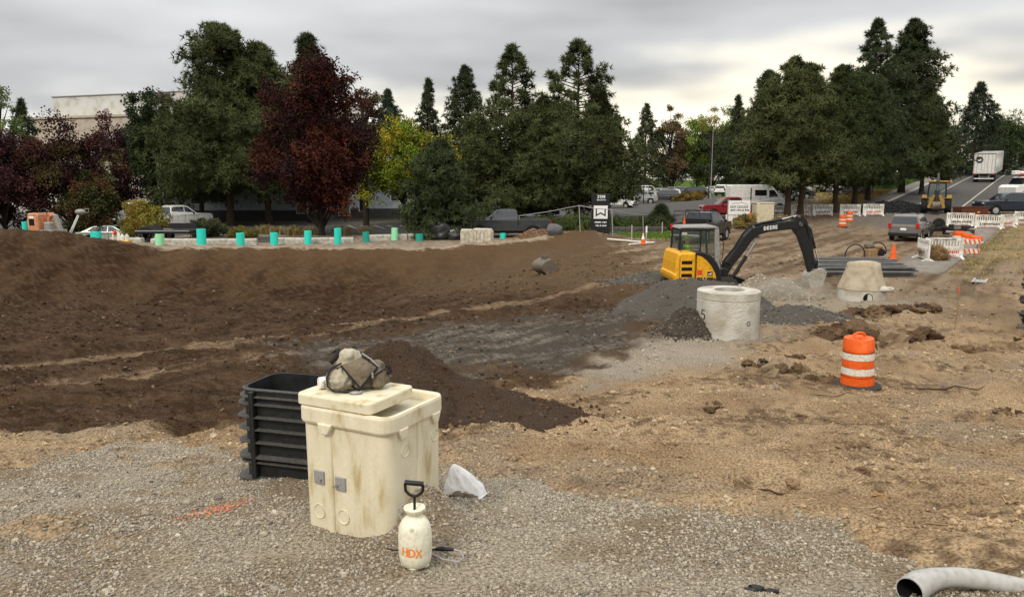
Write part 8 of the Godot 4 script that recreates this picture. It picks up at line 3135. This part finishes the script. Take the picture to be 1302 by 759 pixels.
func house(called: String, label: String, at: Vector3, turn: float, w: float, l: float, h: float, boards: int, opening: Array) -> void:
	var o := thing(called, label, "building", at, turn)
	var g := G.new()
	g.box(Vector3(0, h / 2 + 0.5, 0), Vector3(w, h - 1.0, l), 0.02)
	part("wall", g, M.siding, o)
	g = G.new()
	g.box(Vector3(0, 0.5, 0), Vector3(w + 0.1, 1.0, l + 0.1), 0.03)
	part("stone_base", g, M.stone_face, o)
	for k in boards:
		g = G.new()
		var y := 1.0 + (h - 1.1) * (k + 0.5) / boards
		g.to(Transform3D(Basis(Vector3.RIGHT, -0.06), Vector3(0, y, l / 2 + 0.02)))
		g.box(Vector3.ZERO, Vector3(w + 0.02, (h - 1.1) / boards - 0.012, 0.03))
		part("board", g, M.siding, o)
	g = G.new()
	g.slab([Vector2(-w / 2 - 0.7, h), Vector2(-w / 2 - 0.7, h + 0.2), Vector2(-w * 0.2, h + 1.5), Vector2(w * 0.2, h + 1.5), Vector2(w / 2 + 0.7, h + 0.2), Vector2(w / 2 + 0.7, h)], l / 2 + 0.7, 0.02)
	part("roof", g, M.roof_grey, o)
	for q in opening:
		g = G.new()
		g.box(Vector3(q[0], q[1], l / 2 + 0.05), Vector3(q[2] + 0.16, q[3] + 0.16, 0.06), 0.01)
		var f := part(q[4], g, M.white, o)
		g = G.new()
		g.box(Vector3(q[0], q[1], l / 2 + 0.075), Vector3(q[2], q[3], 0.04))
		part("pane" if q[4] == "window" else "door_leaf", g, M.car_glass if q[4] == "window" else M.wood, f)


func make_buildings() -> void:
	var g: G
	house("siding_house", "grey blue siding building behind the trunks of the left-hand pines", Vector3(-26.0, 0.0, -78.0), 0.0, 15.5, 7.0, 3.9, 14, [[-4.4, 2.3, 1.4, 1.3, "window"], [2.0, 2.3, 1.4, 1.3, "window"], [5.6, 1.9, 1.0, 2.3, "door"]])
	house("siding_house", "grey siding building with a doorway between the maroon maple and the yellow-green tree", Vector3(-14.8, 0.0, -83.0), 0.0, 9.4, 7.0, 4.0, 14, [[-2.6, 1.6, 1.1, 2.6, "door"], [-0.6, 2.0, 0.8, 2.6, "window"], [3.0, 2.4, 1.4, 1.2, "window"]])
	# long pale block on the skyline at the left
	var o := thing("office_block", "long pale building with a white upper storey on the skyline at the left", "building", Vector3(-64.5, 0.0, -138.0), -0.32)
	g = G.new()
	g.box(Vector3(0, 7.2, 0), Vector3(36.0, 14.4, 16.0), 0.05)
	part("wall", g, M.wall_beige, o)
	g = G.new()
	g.box(Vector3(1.2, 16.3, -1.0), Vector3(33.0, 3.9, 13.0), 0.05)
	var up := part("upper_storey", g, M.wall_white, o)
	g = G.new()
	g.box(Vector3(1.2, 18.3, -1.0), Vector3(33.3, 0.18, 13.3), 0.03)
	part("parapet", g, M.roof_grey, up)
	g = G.new()
	g.box(Vector3(9.0, 15.9, 5.52), Vector3(9.0, 1.3, 0.06))
	part("louvre_band", g, M.grey_paint, up)
	g = G.new()
	g.box(Vector3(-3.4, 15.2, 5.52), Vector3(0.9, 1.6, 0.06))
	part("service_door", g, M.grey_paint, up)
	g = G.new()
	g.box(Vector3(0, 14.5, 0), Vector3(36.5, 0.4, 16.5), 0.03)
	part("cornice", g, M.wall_beige, o)
	for k in 11:
		g = G.new()
		g.box(Vector3(-15.5 + 3.1 * k, 8.0, 8.02), Vector3(2.1, 1.8, 0.05))
		part("window", g, M.car_glass, o)
	# bit of a taller slab behind the maple
	o = thing("slab_tower", "pale balcony tower showing above the right shoulder of the maroon maple", "building", Vector3(-29.6, 0.0, -150.0), 0.15)
	g = G.new()
	g.box(Vector3(-1.2, 9.0, 0), Vector3(5.0, 18.0, 7.0), 0.03)
	part("wall", g, M.wall_beige, o)
	for y in [14.2, 16.6, 19.4]:
		g = G.new()
		g.box(Vector3(0.6, y, 0.6), Vector3(6.0, 1.0, 8.0), 0.03)
		part("balcony", g, M.wall_white, o)
	o = thing("flat_building", "low grey flat roof seen above the yellow-green tree", "building", Vector3(-21.0, 0.0, -112.0), 0.0)
	g = G.new()
	g.box(Vector3(0, 4.0, 0), Vector3(12.0, 8.0, 8.0), 0.03)
	part("wall", g, M.wall_white, o)
	g = G.new()
	g.box(Vector3(0, 8.1, 0), Vector3(12.6, 0.5, 8.6), 0.03)
	part("roof", g, M.roof_grey, o)
	o = thing("pale_shed", "pale pitched roof showing at the far left between the plum-leaved trees", "building", Vector3(-62.0, 0.0, -100.0), 0.2)
	g = G.new()
	g.slab([Vector2(-5, 0), Vector2(5, 0), Vector2(5, 4.4), Vector2(0, 6.8), Vector2(-5, 4.4)], 6.0, 0.03)
	part("wall", g, M.wall_white, o)
	g = G.new()
	g.slab([Vector2(-5.4, 4.3), Vector2(0, 6.9), Vector2(5.4, 4.3), Vector2(5.4, 4.6), Vector2(0, 7.2), Vector2(-5.4, 4.6)], 6.4, 0.02)
	part("roof", g, M.roof_grey, o)


func make_paving() -> void:
	# the street up the hill, its lines, kerbs and footways
	street_sheet("road", 6.0, 190.0, -5.6, 8.2, 0.05, M.asphalt, 2.0)
	street_sheet("lane_marking", 8.0, 120.0, -2.55, -2.4, 0.058, M.road_paint, 2.0)
	street_sheet("lane_marking", 2.0, 120.0, 1.45, 1.62, 0.058, M.road_paint, 2.0)
	street_sheet("kerb", 6.0, 150.0, -6.0, -5.6, 0.17, M.kerb, 2.0, 0.2)
	street_sheet("pavement", 6.0, 150.0, -7.8, -6.0, 0.17, M.walk, 2.0, 0.2)
	street_sheet("footpath", -42.0, -9.0, 3.3, 5.6, 0.05, M.walk, 1.0, 0.08)
	street_sheet("footpath", -9.0, 30.0, 8.4, 10.2, 0.05, M.walk, 1.5, 0.08)
	# car parks
	flat_sheet("car_park", [Vector2(-60, 55.8), Vector2(-2.5, 55.8), Vector2(-6, 73.0), Vector2(-60, 73.0)], 0.03, M.asphalt)
	flat_sheet("car_park", [Vector2(-62, 73.0), Vector2(-30, 73.0), Vector2(-34, 125.0), Vector2(-70, 125.0)], 0.03, M.asphalt)
	flat_sheet("car_park", [Vector2(-31, 48.3), Vector2(-10.8, 48.3), Vector2(-10.8, 53.0), Vector2(-31, 53.0)], 0.03, M.asphalt)
	flat_sheet("car_park", [Vector2(-8.5, 52.2), Vector2(7.6, 52.2), Vector2(7.6, 55.4), Vector2(-8.5, 55.4)], 0.03, M.asphalt)
	flat_sheet("car_park", [Vector2(-8, 73.0), Vector2(24, 78.0), Vector2(40, 160.0), Vector2(10, 160.0)], 0.03, M.asphalt)
	flat_sheet("car_park", [Vector2(10.5, 63.0), Vector2(32, 76.0), Vector2(52, 100.0), Vector2(24, 90.0)], 0.034, M.asphalt)
	for k in 7:
		var x := -12.6 + 1.25 * k * 0.9
		flat_sheet("bay_marking", [Vector2(x, 61.5), Vector2(x + 0.16, 61.5), Vector2(x - 1.5, 66.0), Vector2(x - 1.66, 66.0)], 0.04, M.road_paint)


func _ready() -> void:
	big_noise = noise(0.16, 101, 3)
	mid_noise = noise(0.55, 102, 4)
	fine_noise = noise(2.3, 103, 3)
	make_materials()
	make_view()
	make_ground()
	make_paving()
	make_buildings()
	make_heaps()
	make_trees()
	make_stones()
	make_vault()
	make_black_box()
	make_tool_bag()
	make_sprayer()
	make_white_bag()
	make_conduit()
	make_debris()
	make_drums()
	make_manhole()
	make_excavator()
	make_backhoe()
	make_orange_digger()
	make_compactor()
	make_vehicles()
	make_left_row()
	make_signs()
	make_barricades()
	make_site_gear()
